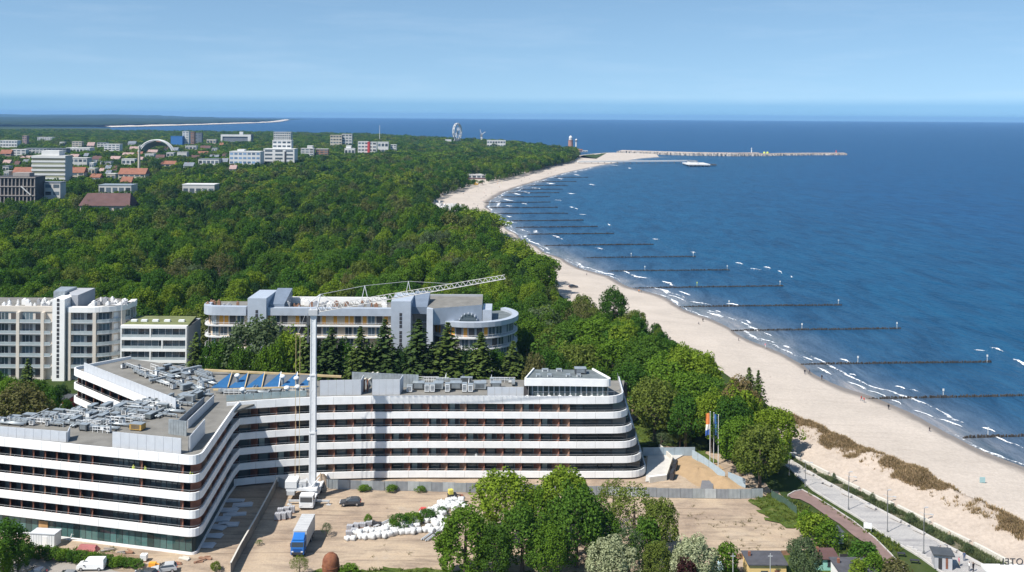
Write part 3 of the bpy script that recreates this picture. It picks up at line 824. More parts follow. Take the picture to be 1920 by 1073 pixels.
for gi, (xa, ya, xb, yb) in enumerate(GRO):
    p, q = G(xa, ya, SEA), G(xb, yb, SEA)
    L = math.dist(p, q); st = 0.42 if gi < 8 else 0.9
    rr = 0.20 if gi < 8 else 0.34+0.02*gi
    mb = MB(); n = int(L/st); rg = random.Random(gi)
    for i in range(n+1):
        t = i/n
        x, y = p[0]+(q[0]-p[0])*t+rg.uniform(-.1,.1), p[1]+(q[1]-p[1])*t+rg.uniform(-.12,.12)
        top = SEA+0.62+rg.uniform(-.18, .2)+.15*fbm(i*.05, gi) - (0.35*max(0, .12-t)/.12)
        if rg.random() < .03: top -= .4
        mb.tube((x, y, SEA-1.5), (x, y, top), rr, 5)
    g = thing('groyne', f'dark timber pile groyne running into the sea, {ORD[gi]} from the viewer' if 0 < gi < 20 else ('dark timber groyne at the right picture edge, nearest to the viewer' if gi == 0 else 'faint short timber groyne farthest away near the pier'), 'groyne', (*p, SEA), group='timber groynes along the beach')
    stuff(mb.build('pile_row', m_pile, g, world=True))
    g.children[0]['kind'] = 'stuff'
    if gi < 8:
        for t, c in ((.98, m_post), (.42 if gi % 2 else .3, m_sign if gi == 5 else m_post)):
            x, y = p[0]+(q[0]-p[0])*t, p[1]+(q[1]-p[1])*t
            k = MB().tube((x, y, SEA), (x, y, SEA+2.6), .07, 6).obox(x, y-.09, 0, .5, .08, SEA+2.0, SEA+2.7)
            k.build('marker_post', c, g, world=True)
# ================================================================== trees
m_bark = mat('bark', (0.12, 0.09, 0.065), 0.9, 0.3, 2.0)
m_barkpale = mat('bark_pale', (0.26, 0.22, 0.17), 0.9, 0.3, 2.0)
GREENS = [(0.065, 0.121, 0.019), (0.039, 0.084, 0.019), (0.095, 0.151, 0.019), (0.051, 0.104, 0.021), (0.137, 0.180, 0.026), (0.046, 0.090, 0.028), (0.097, 0.125, 0.032), (0.072, 0.135, 0.016), (0.042, 0.100, 0.019), (0.116, 0.168, 0.023), (0.028, 0.058, 0.021), (0.102, 0.162, 0.021), (0.060, 0.114, 0.021), (0.107, 0.121, 0.046), (0.056, 0.118, 0.016), (0.035, 0.074, 0.023), (0.077, 0.102, 0.039)]
m_forest = leaf_mat('forest_leaves', GREENS, 0.30, 0.7)
L_ = lambda n, c, t=0.28: leaf_mat('leaves_'+n, [tuple(x*.92 for x in c), tuple(x*1.1 for x in c)], t)
LEAF = {'bright': L_('bright', (0.138, 0.195, 0.022)), 'fresh': L_('fresh', (0.088, 0.155, 0.019)), 'deep': L_('deep', (0.046, 0.102, 0.017)), 'mid': L_('mid', (0.066, 0.126, 0.02)),
        'olive': L_('olive', (0.108, 0.138, 0.03)), 'grey': L_('grey', (0.080, 0.110, 0.056)), 'brown': L_('brown', (0.115, 0.112, 0.046)), 'dark': L_('dark', (0.032, 0.068, 0.022)),
        'spruce': L_('spruce', (0.042, 0.068, 0.022), 0.12), 'spruce2': L_('spruce2', (0.062, 0.090, 0.024), 0.12), 'purple': L_('purple', (0.042, 0.018, 0.018)), 'rust': L_('rust', (0.165, 0.125, 0.060)),
        'blossom': leaf_mat('leaves_blossom', [(0.26, 0.28, 0.17), (0.30, 0.32, 0.20)], 0.2)}

def quads_mesh(name, C, N, size, rng, mats, mi=None, extra=None, aspect=0.72):
    """many small leaf faces: centres C, facing N"""
    n = len(C)
    N = N/np.maximum(np.linalg.norm(N, axis=1, keepdims=True), 1e-6)
    T = np.cross(N, rng.normal(0, 1, (n, 3))); T /= np.maximum(np.linalg.norm(T, axis=1, keepdims=True), 1e-6)
    B = np.cross(N, T); s = size[:, None]
    V = np.empty((n, 4, 3))
    V[:,0] = C - T*s; V[:,1] = C - B*s*aspect + N*s*.12; V[:,2] = C + T*s; V[:,3] = C + B*s*aspect - N*s*.12
    verts = V.reshape(-1, 3)
    loops = np.arange(n*4, dtype=np.int32)
    starts = np.arange(0, n*4, 4, dtype=np.int32)
    mind = np.zeros(n, np.int32) if mi is None else mi
    if extra is not None and extra.v:
        ev = np.array(extra.v); o = len(verts)
        verts = np.concatenate([verts, ev]); el = []; es = []; p = len(loops)
        for f in extra.f: es.append(p+len(el)); el += [i+o for i in f]
        loops = np.concatenate([loops, np.array(el, np.int32)]); starts = np.concatenate([starts, np.array(es, np.int32)])
        mind = np.concatenate([mind, np.array(extra.m, np.int32)])
    me = bpy.data.meshes.new(name)
    me.vertices.add(len(verts)); me.vertices.foreach_set('co', verts.reshape(-1))
    me.loops.add(len(loops)); me.loops.foreach_set('vertex_index', loops)
    me.polygons.add(len(starts)); me.polygons.foreach_set('loop_start', starts)
    for m in mats: me.materials.append(m)
    me.polygons.foreach_set('material_index', mind)
    me.update(calc_edges=True)
    return me

def crown_points(seed, nl, per, lump=(.26, .44), flat=1.0, low=-0.55):
    """unit crown (radius 1, height -1..1): points and normals on uneven lumps"""
    rng = np.random.default_rng(seed); C = []; N = []; LC = []
    for i in range(nl):
        z = low + (1.0-low)*((i+.5)/nl)**.85 + rng.normal(0, .05); a = i*2.39996 + rng.normal(0, .35)
        z = min(.96, z); r = math.sqrt(max(0.0, 1-z*z))*rng.uniform(.55, .92)*(1+.20*math.sin(2*a+seed*1.7)+.12*math.sin(5*a+seed*2.9))
        zz = z*rng.uniform(.6, .9)
        c = np.array([math.cos(a)*r, math.sin(a)*r, zz*flat]); R_ = rng.uniform(*lump)
        d = rng.normal(0, 1, (per, 3)); d /= np.linalg.norm(d, axis=1, keepdims=True)
        out = c/max(np.linalg.norm(c), .2)
        k = (d@out) > -0.35 - .3*rng.random(per); d = d[k]
        rr = R_*rng.uniform(.78, 1.08, (len(d), 1))
        C.append(c + d*rr); N.append(d*.75 + rng.normal(0, .42, d.shape) + np.array([0, 0, .25])); LC.append(c)
    return np.concatenate(C), np.concatenate(N), np.array(LC), rng

def trunk_mb(h, r, LC, cz, sx, sz, nlimb=8, mi=0):
    mb = MB()
    mb.tube((0, 0, -.3), (0.05, 0.03, h*.35), r*1.15, 7, r*.8, mi, False)
    mb.tube((0.05, 0.03, h*.35), (0, 0, h*.8), r*.8, 6, r*.25, mi, False)
    for c in LC[:nlimb*3:3]:
        e = (c[0]*sx*.8, c[1]*sx*.8, cz+c[2]*sz*.9)
        mb.tube((0.03, 0.02, h*.30+.18*h*random.random()), e, r*.42, 5, r*.1, mi, False)
    return mb

def broadleaf(seed, h, rad, nl, per, leaf, low=.28, lump=(.26, .44), name='crown', flat=1.0):
    """returns (trunk MB, crown arrays) for a tree of height h and crown radius rad"""
    C, N, LC, rng = crown_points(seed, nl, per, lump, flat)
    cz = h*(1+low)/2; sz = h*(1-low)/2*1.06
    P = C*np.array([rad, rad, sz]) + np.array([0, 0, cz])
    Nn = N/np.array([rad, rad, sz])*rad
    return P, Nn, rng.uniform(.4, 1.35, len(P))*leaf, rng, trunk_mb(h, rad*.055+.08, LC, cz, rad, sz)

def spruce(seed, h, rad, whorls, per, leaf):
    rng = np.random.default_rng(seed); C = []; N = []
    for i in range(whorls):
        t = i/(whorls-1); z = h*(.06+.92*t); r = rad*(1-t)**.72*rng.uniform(.8, 1.12)+.12
        nb = max(4, int(per*(1-t*.8)))
        for k in range(nb):
            a = 2*math.pi*k/nb + rng.uniform(0, 1); rl = r*rng.uniform(.72, 1.12)
            m = max(3, int(rl/leaf*1.5))
            s = (np.arange(m)+rng.uniform(.2, .8, m))/m
            x = np.cos(a)*rl*s; y = np.sin(a)*rl*s; zz = z - .32*rl*s**1.6 + rng.normal(0, .12, m)
            w = rng.normal(0, .18, m)*rl*(1-s*.4)
            C.append(np.stack([x-np.sin(a)*w, y+np.cos(a)*w, zz], 1))
            N.append(np.stack([np.cos(a)*.45+rng.normal(0,.3,m), np.sin(a)*.45+rng.normal(0,.3,m), .8+rng.normal(0,.2,m)], 1))
    C = np.concatenate(C); N = np.concatenate(N)
    mb = MB().tube((0,0,-.3), (0,0,h*.95), h*.016+.08, 6, .03, 0, False)
    return C, N, rng.uniform(.6, 1.2, len(C))*leaf, rng, mb

TREEMESH = {}
def tree_mesh(kind, seed):
    """shared meshes: unit trees, 16 m high, crown radius 5.6 m (spruce 22 m, 4 m)"""
    k = (kind, seed)
    if k in TREEMESH: return TREEMESH[k]
    if kind == 'near':   P, N, s, rg, t = broadleaf(seed, 16, 5.6, 62, 170, .27, .10, (.17, .33))
    elif kind == 'round': P, N, s, rg, t = broadleaf(seed, 16, 5.6, 84, 150, .25, -.02, (.15, .28))
    elif kind == 'sparse': P, N, s, rg, t = broadleaf(seed, 16, 5.6, 54, 62, .24, .16, (.16, .32))
    elif kind == 'mid':  P, N, s, rg, t = broadleaf(seed, 16, 5.6, 30, 80, .52, .16, (.24, .42))
    elif kind == 'bush': P, N, s, rg, t = broadleaf(seed, 16, 5.6, 30, 80, .5, .0, (.24, .42))
    elif kind == 'spruce': P, N, s, rg, t = spruce(seed, 22, 4.2, 40, 19, .40)
    crown = quads_mesh('crown', P, N, s, rg, [LEAF['mid']])
    trunk = t.mesh('trunk', m_bark)
    TREEMESH[k] = (crown, trunk)
    return TREEMESH[k]

def plant(name, x, y, h, rad, kind, leaf, label, cat='tree', group=None, seed=None, z=0.0, rz=None):
    seed = random.randint(0, 3) if seed is None else seed
    crown, trunk = tree_mesh(kind, seed)
    t = thing(name, label, cat, (x, y, z), random.uniform(0, 6.28) if rz is None else rz, group)
    H0, R0 = (22, 4.2) if kind == 'spruce' else (16, 5.6)
    t.scale = (rad/R0, rad/R0, h/H0)
    put(trunk, 'trunk', t)
    c = put(crown, 'crown', t)
    c.material_slots[0].link = 'OBJECT'; c.material_slots[0].material = LEAF[leaf]
    return t
def plant_px(name, cx, ytop, wpx, Y, kind, leaf, label, cat='tree', group=None, seed=None, hmin=1.0):
    x, y, ztop = D(cx, ytop, Y)
    return plant(name, x, y, max(hmin, ztop), wpx*Y/F/2, kind, leaf, label, cat, group, seed)

# ---- exclusion zones for the wood: buildings seen above the trees (px rect of what is visible, distance)
SEEN = []
FOOT = []      # plan boxes kept free of trees

def make_forest():
    edge = [(1490,832),(1482,800),(1470,780),(1440,752),(1415,738),(1378,702),(1362,680),(1300,640),(1250,612),(1240,592),(1170,566),(1090,556),(1048,546),(1042,505),(1000,482),(944,438),(930,408),(886,398),(842,404),(812,378),(806,368),(832,350),(900,330),(960,320),(1000,311),(1040,300),(1078,293),(1088,284)]
    E = [G(x, y, 10.5) for x, y in edge]
    nearb = [(1478,885),(1440,912),(1385,905),(1350,880),(1318,846),(1290,822),(1255,790),(1235,768),(1180,748)]
    near = [G(x, y, 0) for x, y in nearb][::-1]
    far = [G(x, y, 15.0) for x, y in [(1090,280)]+COAST[1:]]
    poly = near + E + far + [G(100, 244, 15), G(-400, 243, 15), (-2400, 3600), (-900, 1300), (-230, 318), (-62, 318), (-10, 312), (8, 300), (12, 268)]
    # near is listed from the hotel to the flagpoles, so the outline starts there
    rg = random.Random(21)
    pts = []
    y = 190.0
    cell = {}
    def ok(x, y, d):
        ci, cj = int(x//12), int(y//12)
        for i in range(ci-1, ci+2):
            for j in range(cj-1, cj+2):
                for (a, b, e) in cell.get((i, j), ()):
                    if (a-x)**2+(b-y)**2 < ((d+e)/2)**2: return False
        return True
    while y < 4000:
        st = 6.6 if y < 700 else (7.6 if y < 1400 else 10.5)
        xmin = max(-0.60*y-30, -2300); xmax = 0.36*y
        x = xmin
        while x < xmax:
            px_, py_ = x+rg.uniform(-.5,.5)*st, y+rg.uniform(-.5,.5)*st
            x += st*.92
            if not inside((px_, py_), poly): continue
            d = st*rg.uniform(.72, 1.3)
            if y < 1400 and not ok(px_, py_, d): continue
            if any(a[0] < px_ < a[2] and a[1] < py_ < a[3] for a in FOOT): continue
            h = 13.5 + 4.5*fbm(px_*.015, py_*.015, 1.0) + rg.uniform(-2.2, 3.2)
            if y < 300: h = min(h, 16)
            h = max(8.0, h)
            r = d*rg.uniform(.66, .84)*(1.0 if y < 1400 else 1.1); h = max(8.0, min(19.5, h+(d-st)*1.3))
            if px_ > -.25*py_ and not (inside((px_+r*.85, py_), poly) and inside((px_+r*.6, py_+r*1.2), poly)):
                if not inside((px_+r*.3, py_+r*.4), poly): continue
                h = min(h, 8.0); r = min(r, 2.6)
            tx, ty = pix(px_, py_, h*.97); rp = r*F/py_*.8
            bad = False
            for (x0, y0, x1, y1, Yb) in SEEN:
                if py_ < Yb+4 and tx+rp > x0 and tx-rp < x1 and ty < y1-0.5:
                    # the base of the tree must still lie in front of what shows
                    if pix(px_, py_, 0)[1] > y0: bad = True; break
            if bad:
                # a lower tree or shrub may still fit
                h2 = None
                for hh in (9, 6.5, 4.5):
                    tx, ty = pix(px_, py_, hh)
                    if not any(py_ < Yb+4 and tx+rp*.7 > x0 and tx-rp*.7 < x1 and ty < y1-.5 and pix(px_, py_, 0)[1] > y0 for (x0, y0, x1, y1, Yb) in SEEN): h2 = hh; break
                if h2 is None: continue
                h = h2; r = min(r, h*.55)
            cell.setdefault((int(px_//12), int(py_//12)), []).append((px_, py_, d))
            pts.append((px_, py_, h, r))
        y += st*.86
    return pts

def spread_forest():
    pts = make_forest()
    # the 290 that show largest are trees of their own
    def vis(p):
        a, b = pix(p[0], p[1], p[2]*.8)
        return -40 < a < 1960 and b < 1100
    def size(p): return p[3]*p[2]/(p[1]**2)
    cand = sorted([p for p in pts if vis(p)], key=size, reverse=True)
    # trees standing wholly behind the second row of houses are left to the mass
    own = []
    for p in cand:
        a, b = pix(p[0], p[1], p[2]*.92)
        if p[1] < 420 and a < 960 and b > 572: continue
        own.append(p)
        if len(own) >= 290: break
    own_s = set(own)
    kinds = ['fresh','deep','mid','bright','olive','mid','deep','fresh','brown','mid','bright','grey','fresh','dark']
    words = {'fresh':'fresh green','deep':'deep green','mid':'mid green','bright':'bright yellow green','olive':'olive green','brown':'brownish thinly leaved','grey':'grey green','dark':'very dark green'}
    rg = random.Random(4)
    for p in own:
        k = kinds[int(abs(mnoise.noise((p[0]*.035, p[1]*.02, 3.0)))*19 + rg.random()*3.2) % len(kinds)]
        place = ('between the white hotel and the beach' if p[1] < 262 else 'behind the penthouse, towards the beach') if p[0] > 8 and p[1] < 330 else ('at the beach edge of the wood' if p[0] > -10 else ('in the wood behind the rounded silver end' if p[0] > -50 else ('in the wood behind the long silver building' if p[0] > -105 else 'in the wood behind the tan apartment block')))
        plant('broadleaf_tree', p[0], p[1], p[2], p[3], 'sparse' if k == 'brown' else 'near', k, f'{words[k]} broadleaf tree standing {place}', 'tree', f'{words[k]} trees {place}')
    rest = [p for p in pts if p not in own_s]
    protos = bpy.data.collections.new('forest_prototypes')
    NM, NF = 6, 6
    for i in range(NM):
        P, N, s, r_, t = broadleaf(100+i, 16, 5.6, 44, 70, .44, .06, (.15, .36))
        me = quads_mesh('proto', P, N, s, r_, [m_forest, m_bark], extra=None)
        protos.objects.link(bpy.data.objects.new('forest_a%02d' % i, me))
    for i in range(NF):
        P, N, s, r_, t = broadleaf(200+i, 16, 5.6, 28, 30, .74, .06, (.18, .42))
        me = quads_mesh('proto', P, N, s, r_, [m_forest, m_bark])
        protos.objects.link(bpy.data.objects.new('forest_b%02d' % i, me))
    me = bpy.data.meshes.new('forest'); me.from_pydata([(p[0], p[1], 0.0) for p in rest], [], [])
    n = len(rest); rg = np.random.default_rng(3)
    A = np.array(rest)
    idx = np.where(A[:,1] < 900, rg.integers(0, NM, n), NM+rg.integers(0, NF, n)).astype(np.int32)
    for nm, ty, arr, key in (('idx', 'INT', idx, 'value'), ('rotz', 'FLOAT', rg.uniform(0, 6.28, n).astype(np.float32), 'value'),
                             ('scl', 'FLOAT_VECTOR', np.stack([A[:,3]/5.6*rg.uniform(.85, 1.2, n), A[:,3]/5.6*rg.uniform(.85, 1.2, n), A[:,2]/16], 1).astype(np.float32).reshape(-1), 'vector')):
        at = me.attributes.new(nm, ty, 'POINT'); at.data.foreach_set(key, arr)
    o = put(me, 'forest'); stuff(o, 'dense green broadleaf wood stretching back along the coast', 'forest')
    ng = bpy.data.node_groups.new('forest_scatter', 'GeometryNodeTree')
    ng.interface.new_socket('Geometry', in_out='INPUT', socket_type='NodeSocketGeometry')
    ng.interface.new_socket('Geometry', in_out='OUTPUT', socket_type='NodeSocketGeometry')
    gi = ng.nodes.new('NodeGroupInput'); go = ng.nodes.new('NodeGroupOutput')
    ci = ng.nodes.new('GeometryNodeCollectionInfo'); ci.inputs['Collection'].default_value = protos
    ci.inputs['Separate Children'].default_value = True; ci.inputs['Reset Children'].default_value = True
    ip = ng.nodes.new('GeometryNodeInstanceOnPoints'); ip.inputs['Pick Instance'].default_value = True
    def na(name, ty):
        a = ng.nodes.new('GeometryNodeInputNamedAttribute'); a.data_type = ty; a.inputs['Name'].default_value = name
        return a.outputs['Attribute']
    cx = ng.nodes.new('ShaderNodeCombineXYZ'); e2 = ng.nodes.new('FunctionNodeEulerToRotation')
    lk = ng.links.new
    m2p = ng.nodes.new('GeometryNodeMeshToPoints')
    lk(gi.outputs[0], m2p.inputs[0]); lk(m2p.outputs[0], ip.inputs['Points'])
    lk(ci.outputs[0], ip.inputs['Instance']); lk(na('idx', 'INT'), ip.inputs['Instance Index'])
    lk(na('rotz', 'FLOAT'), cx.inputs[2]); lk(cx.outputs[0], e2.inputs[0]); lk(e2.outputs[0], ip.inputs['Rotation'])
    lk(na('scl', 'FLOAT_VECTOR'), ip.inputs['Scale']); lk(ip.outputs[0], go.inputs[0])
    md = o.modifiers.new('scatter', 'NODES'); md.node_group = ng
    print('forest', len(own), len(rest), round(max(p[1] for p in own)))
# ================================================================== the white hotel under construction
m_white = mat('white_band', (0.79, 0.79, 0.785), 0.5, 0.07, 0.5, spec=0.35, detail=7)
m_slab = mat('raw_concrete', (0.36, 0.35, 0.33), 0.9, 0.15, 0.6)
m_core = mat('dark_facade', (0.055, 0.05, 0.05), 0.6, 0.3, 0.4)
m_brown = mat('brown_cladding', (0.20, 0.085, 0.055), 0.7, 0.22, 1.6)
m_brown2 = mat('tan_cladding', (0.28, 0.16, 0.105), 0.7, 0.2, 1.6)
m_glass = glass('room_glass', (0.060, 0.078, 0.080))
m_gglass = glass('shop_glass', (0.050, 0.105, 0.100), 0.05, 0.7)
m_curtain = mat('curtain_behind_glass', (0.30, 0.36, 0.34), 0.25, 0.25, 1.2)
m_frame = mat('dark_frame', (0.05, 0.05, 0.055), 0.5, 0.1)
m_alu = mat('light_grey_panel', (0.50, 0.52, 0.55), 0.5, 0.05, 0.8, metal=0.0, spec=0.5)
m_galv = mat('galvanised', (0.34, 0.375, 0.395), 0.42, 0.18, 1.2, metal=0.35, spec=0.5)
m_roof = mat('roof_membrane', (0.18, 0.172, 0.155), 0.9, 0.2, 0.35, bump=0.02)
m_roofd = mat('roof_dark', (0.13, 0.15, 0.155), 0.7, 0.25, 0.5)
m_unit = mat('white_unit', (0.72, 0.73, 0.73), 0.5, 0.05)
m_darkm = mat('dark_metal', (0.07, 0.075, 0.08), 0.5, 0.2)
m_rail = mat('grey_rail', (0.30, 0.31, 0.32), 0.4, 0.1, metal=0.3)

ZB = [0.4 + 3.25*k for k in range(6)]
ZT = [z + 1.42 for z in ZB[:5]] + [18.32]
RT = 18.32
hotel = thing('hotel_building', 'long white hotel under construction with curved balcony bands and cluttered roof', 'hotel', (*G(700, 890), 0))
def hp(mb, name, m, smooth=False): return mb.build(name, m, hotel, world=True, smooth=smooth)
def ix(p, q, r, s):
    p, q, r, s = map(Vector, (p, q, r, s)); d1, d2 = q-p, s-r
    t = ((r.x-p.x)*d2.y-(r.y-p.y)*d2.x)/(d1.x*d2.y-d1.y*d2.x)
    return tuple(p+d1*t)
fa, fb_ = G(0, 820, RT), G(358, 855, RT)
ic, id_ = G(379, 851, RT), G(438, 766, RT)
corner = ix(fa, fb_, ic, id_)
dirf = (Vector(fb_)-Vector(fa)).normalized()
FL = tuple(Vector(fa)-dirf*42)
mpx = [(425,755.7),(480,751.2),(540,747.4),(600,744.8),(700,742.9),(787,742.5),(900,742.8),(1000,743.2),(1090,743.6)]
MP = [G(x, y, RT) for x, y in mpx]
IE = (id_[0], MP[0][1]+1.5)
left_path = rounded([FL, corner, id_, IE], [3.0, 0], 7)
def main_path(k):
    e = 25.3+(5-k)*1.02
    yE = MP[-1][1]+0.4
    return MP[:-1] + rounded([MP[-1], (e, yE), (e+0.6, yE+16)], 4.6, 8)
T0, T1 = G(133, 689, RT), G(300, 757, RT)
tin = (Vector(T1)-Vector(T0)).normalized(); tin = Vector((-tin.y, tin.x))
third_path = rounded([tuple(Vector(T0)+tin*15), T0, T1], 2.5, 4)

# shared small parts, local x along the facade, y into the building
FHT = 3.25
brown_me = MB().add([(-1.45,1.78,.3),(0.05,.34,.3),(0.05,.34,3.2),(-1.45,1.78,3.2),(-1.37,1.86,.3),(0.13,.42,.3),(0.13,.42,3.2),(-1.37,1.86,3.2)],
                    [(0,1,2,3),(5,4,7,6),(1,5,6,2),(3,2,6,7)]).mesh('divider', m_brown)
tan_me = brown_me.copy(); tan_me.materials[0] = m_brown2
def pane_me(w, h, m, fr=.07):
    b = MB().box(0, 0, 0, w, .05, h, 1).box(fr, -.02, fr, w-fr, .0, h-fr, 0)
    return b.mesh('window', [m, m_frame])
win_a = pane_me(2.0, 2.75, m_glass); win_b = pane_me(1.5, 2.75, m_glass); win_c = pane_me(1.05, 2.75, m_glass)
win_cur = pane_me(1.3, 2.75, m_curtain)
rg = random.Random(31)
def bays(path, ks, step, s0, s1, wide=True, panels=True, dens=1.0):
    for k in ks:
        z = ZB[k]
        for (x, y, a) in walk(path(k) if callable(path) else path, step, s0, s1):
            c, s = math.cos(a), math.sin(a)
            P = lambda lx, ly: (x+lx*c-ly*s, y+lx*s+ly*c)
            if panels: put(brown_me if rg.random() < .8 else tan_me, 'divider', hotel, (*P(0, 0), z), a, True)
            if wide:
                put(win_a if rg.random() < .74 else win_cur, 'window', hotel, (*P(.35, 1.76), z+.34), a, True)
                if rg.random() < .8: put(win_b, 'window', hotel, (*P(2.42, 1.74), z+.34), a, True)
            else:
                put(win_c, 'window', hotel, (*P(.12, 1.76), z+.34), a, True)
def bands(path, ks, nm):
    for k in ks:
        pa = path(k) if callable(path) else path
        mb = MB().wall(pa, .30, ZB[k], ZT[k]); hp(mb, 'balcony_band', m_white)
        jn_ = MB()
        for (x, y, a) in walk(pa, 4.1, 2.0): jn_.obox(x+math.sin(a)*.002, y-math.cos(a)*.002, a, .05, .012, ZB[k]+.05, ZT[k]-.05)
        stuff(hp(jn_, 'panel_joint', m_slab))
        hp(MB().wall(offset(pa, .302), 2.0, ZB[k]+.04, ZB[k]+.28), 'floor_slab', m_slab)
        if k < 5:
            q = offset(pa, .14)
            mb = MB().wall(q, .06, ZT[k]+.38, ZT[k]+.45)
            for (x, y, a) in walk(q, 2.05): mb.obox(x, y, a, .05, .05, ZT[k]+.002, ZT[k]+.38)
            hp(mb, 'railing', m_rail)
bands(left_path, range(1, 6), 'left'); bands(main_path, range(0, 6), 'main'); bands(third_path, range(1, 6), 'third')
# the walls behind the balconies
hp(MB().wall(offset(left_path, 1.85), .2, 3.6, 17.3), 'facade_wall', m_core)
for k in range(5):
    hp(MB().wall(offset(main_path(k), 1.85), .2, ZB[k]-(.4 if k == 0 else 0)+.29, ZB[k+1]+.03), 'facade_wall', m_core)
hp(MB().wall(offset(third_path, 1.85), .2, 0, 17.3), 'facade_wall', m_core)
Lm = plen(MP)
bays(main_path, range(0, 5), 4.1, 2.2, Lm-3.5)
# large corner glazing at the right end of the main wing
wide_me = pane_me(3.1, 2.75, glass('corner_glass', (0.05, 0.062, 0.066)))
for k in range(5):
    pth = main_path(k); L = plen(pth)
    for (x, y, a) in walk(offset(pth, 1.78), 3.2, Lm-2.0, L-14): put(wide_me, 'window', hotel, (x, y, ZB[k]+.34), a, True)
    (x, y, a) = next(walk(pth, 1e9, Lm-2.6)); put(tan_me, 'divider', hotel, (x, y, ZB[k]), a, True)
# left wing: narrow bays, then plain glazing towards the rounded corner, then the shaded inner face
lf = math.dist(FL, corner)
bays(left_path, range(1, 5), 2.55, 16, lf-20.5, wide=False)
for k in range(1, 5):
    for (x, y, a) in walk(left_path, 1.12, lf-19, lf-5):
        put(win_c, 'window', hotel, (x-math.sin(a)*1.76, y+math.cos(a)*1.76, ZB[k]+.34), a, True)
    for s_ in (lf-12.0, lf-3.6):
        (x, y, a) = next(walk(left_path, 1e9, s_)); put(brown_me, 'divider', hotel, (x, y, ZB[k]), a, True)
bays(left_path, range(1, 5), 4.1, lf+1, lf+25)
Lt = plen(third_path)
bays(third_path, range(1, 5), 4.1, 17, Lt-2, panels=True)
# tall glazed ground floor of the left wing
gp = offset(left_path, 0.95)
pg = pane_me(1.28, 3.0, m_gglass, .05)
n_ = 0
for (x, y, a) in walk(gp, 1.3, 38, lf-2.2):
    n_ += 1
    put(pg, 'shopfront_pane', hotel, (x, y, .52), a, True)
hp(MB().wall(offset(left_path, .80), .5, 0, .50), 'plinth', m_white)
hp(MB().wall(offset(left_path, 1.05), .2, .502, 3.62), 'facade_wall', mat('green_dark_interior', (0.03, 0.05, 0.05), .4, .2))
# wooden site door in the glazing
(x, y, a) = next(walk(gp, 1e9, 51.0))
hp(MB().obox(x, y-.12, a, 2.0, .16, .5, 3.0).add([], []), 'site_door', mat('plywood_door', (0.42, 0.25, 0.11), .8, .2, 1.5))
# roof over all wings
back = [(27.0, MP[-1][1]+15.5), (-4, MP[-1][1]+15.5), (-52, MP[3][1]+15)]
roof_poly = left_path[:-1] + [offset(MP, .31)[0]] + offset(main_path(5)[:-1], .31)[1:] + back + [tuple(Vector(T0)+tin*15.0)] + offset(third_path[1:], .31) + [G(289, 752, RT), G(130, 771, RT), G(0, 786, RT), tuple(Vector(FL)+Vector((2, 11)))]
def noself(p): return p
lp_in = offset(left_path[:-1], .31)
roof_poly = lp_in + offset(MP, .31)[1:] + offset(main_path(5), .31)[len(MP):-1] + back + [tuple(Vector(T0)+tin*15.0)] + offset(third_path, .31)[3:] + [G(289, 752, RT), G(130, 771, RT), G(0, 786, RT), tuple(Vector(FL)+Vector((3, 11)))]
hp(MB().prism(roof_poly, 17.2, 17.62), 'roof', m_roof)
# back wall under the roof
bk = [(27.5, MP[-1][1]+15.4), (-4, MP[-1][1]+15.4), (-52, MP[3][1]+14.9), tuple(Vector(T0)+tin*14.9)]
hp(MB().wall(bk, .3, 0, 17.19), 'rear_wall', m_core)
bk2 = [G(289, 752.5, RT), G(130, 771.5, RT), G(0, 786.5, RT), tuple(Vector(FL)+Vector((3, 10.8)))]
hp(MB().wall(bk2, .3, 0, 17.19), 'rear_wall', m_core)

# penthouse on the right end of the main wing
PZ0, PZ1 = 20.35, 21.95
pf = [G(983, 709.6, PZ1), G(1060, 710.2, PZ1), G(1151, 711.6, PZ1)]
pb = [G(1112, 690.5, PZ1), G(1000, 690, PZ1)]
ppoly = rounded([pb[1], pf[0], pf[1], pf[2], pb[0]], [.3, 0, 2.2], 6)
hp(MB().prism(offset(ppoly, .29), PZ0, PZ1-.35, 0), 'penthouse_roof', m_roofd)
hp(MB().wall(ppoly, .28, PZ0-.05, PZ1), 'penthouse_band', m_white)
pin_ = offset(ppoly, 1.0)
hp(MB().wall(pin_, .15, 17.63, PZ0-.06), 'penthouse_wall', m_core)
pw = pane_me(1.15, 2.55, m_glass, .09); pw.materials[1] = m_unit
for (x, y, a) in walk(offset(ppoly, .9), 1.2, 3.0, plen(ppoly)-10): put(pw, 'window', hotel, (x, y, 17.7), a, True)
q = offset(main_path(5), .5); 
(mb) = MB()
rl = [p for p in q if p[0] > 2.5]
mb.wall(rl, .06, RT+.78, RT+.86)
for (x, y, a) in walk(rl, 1.8): mb.obox(x, y, a, .06, .06, 17.62, RT+.78)
hp(mb, 'terrace_railing', m_rail)

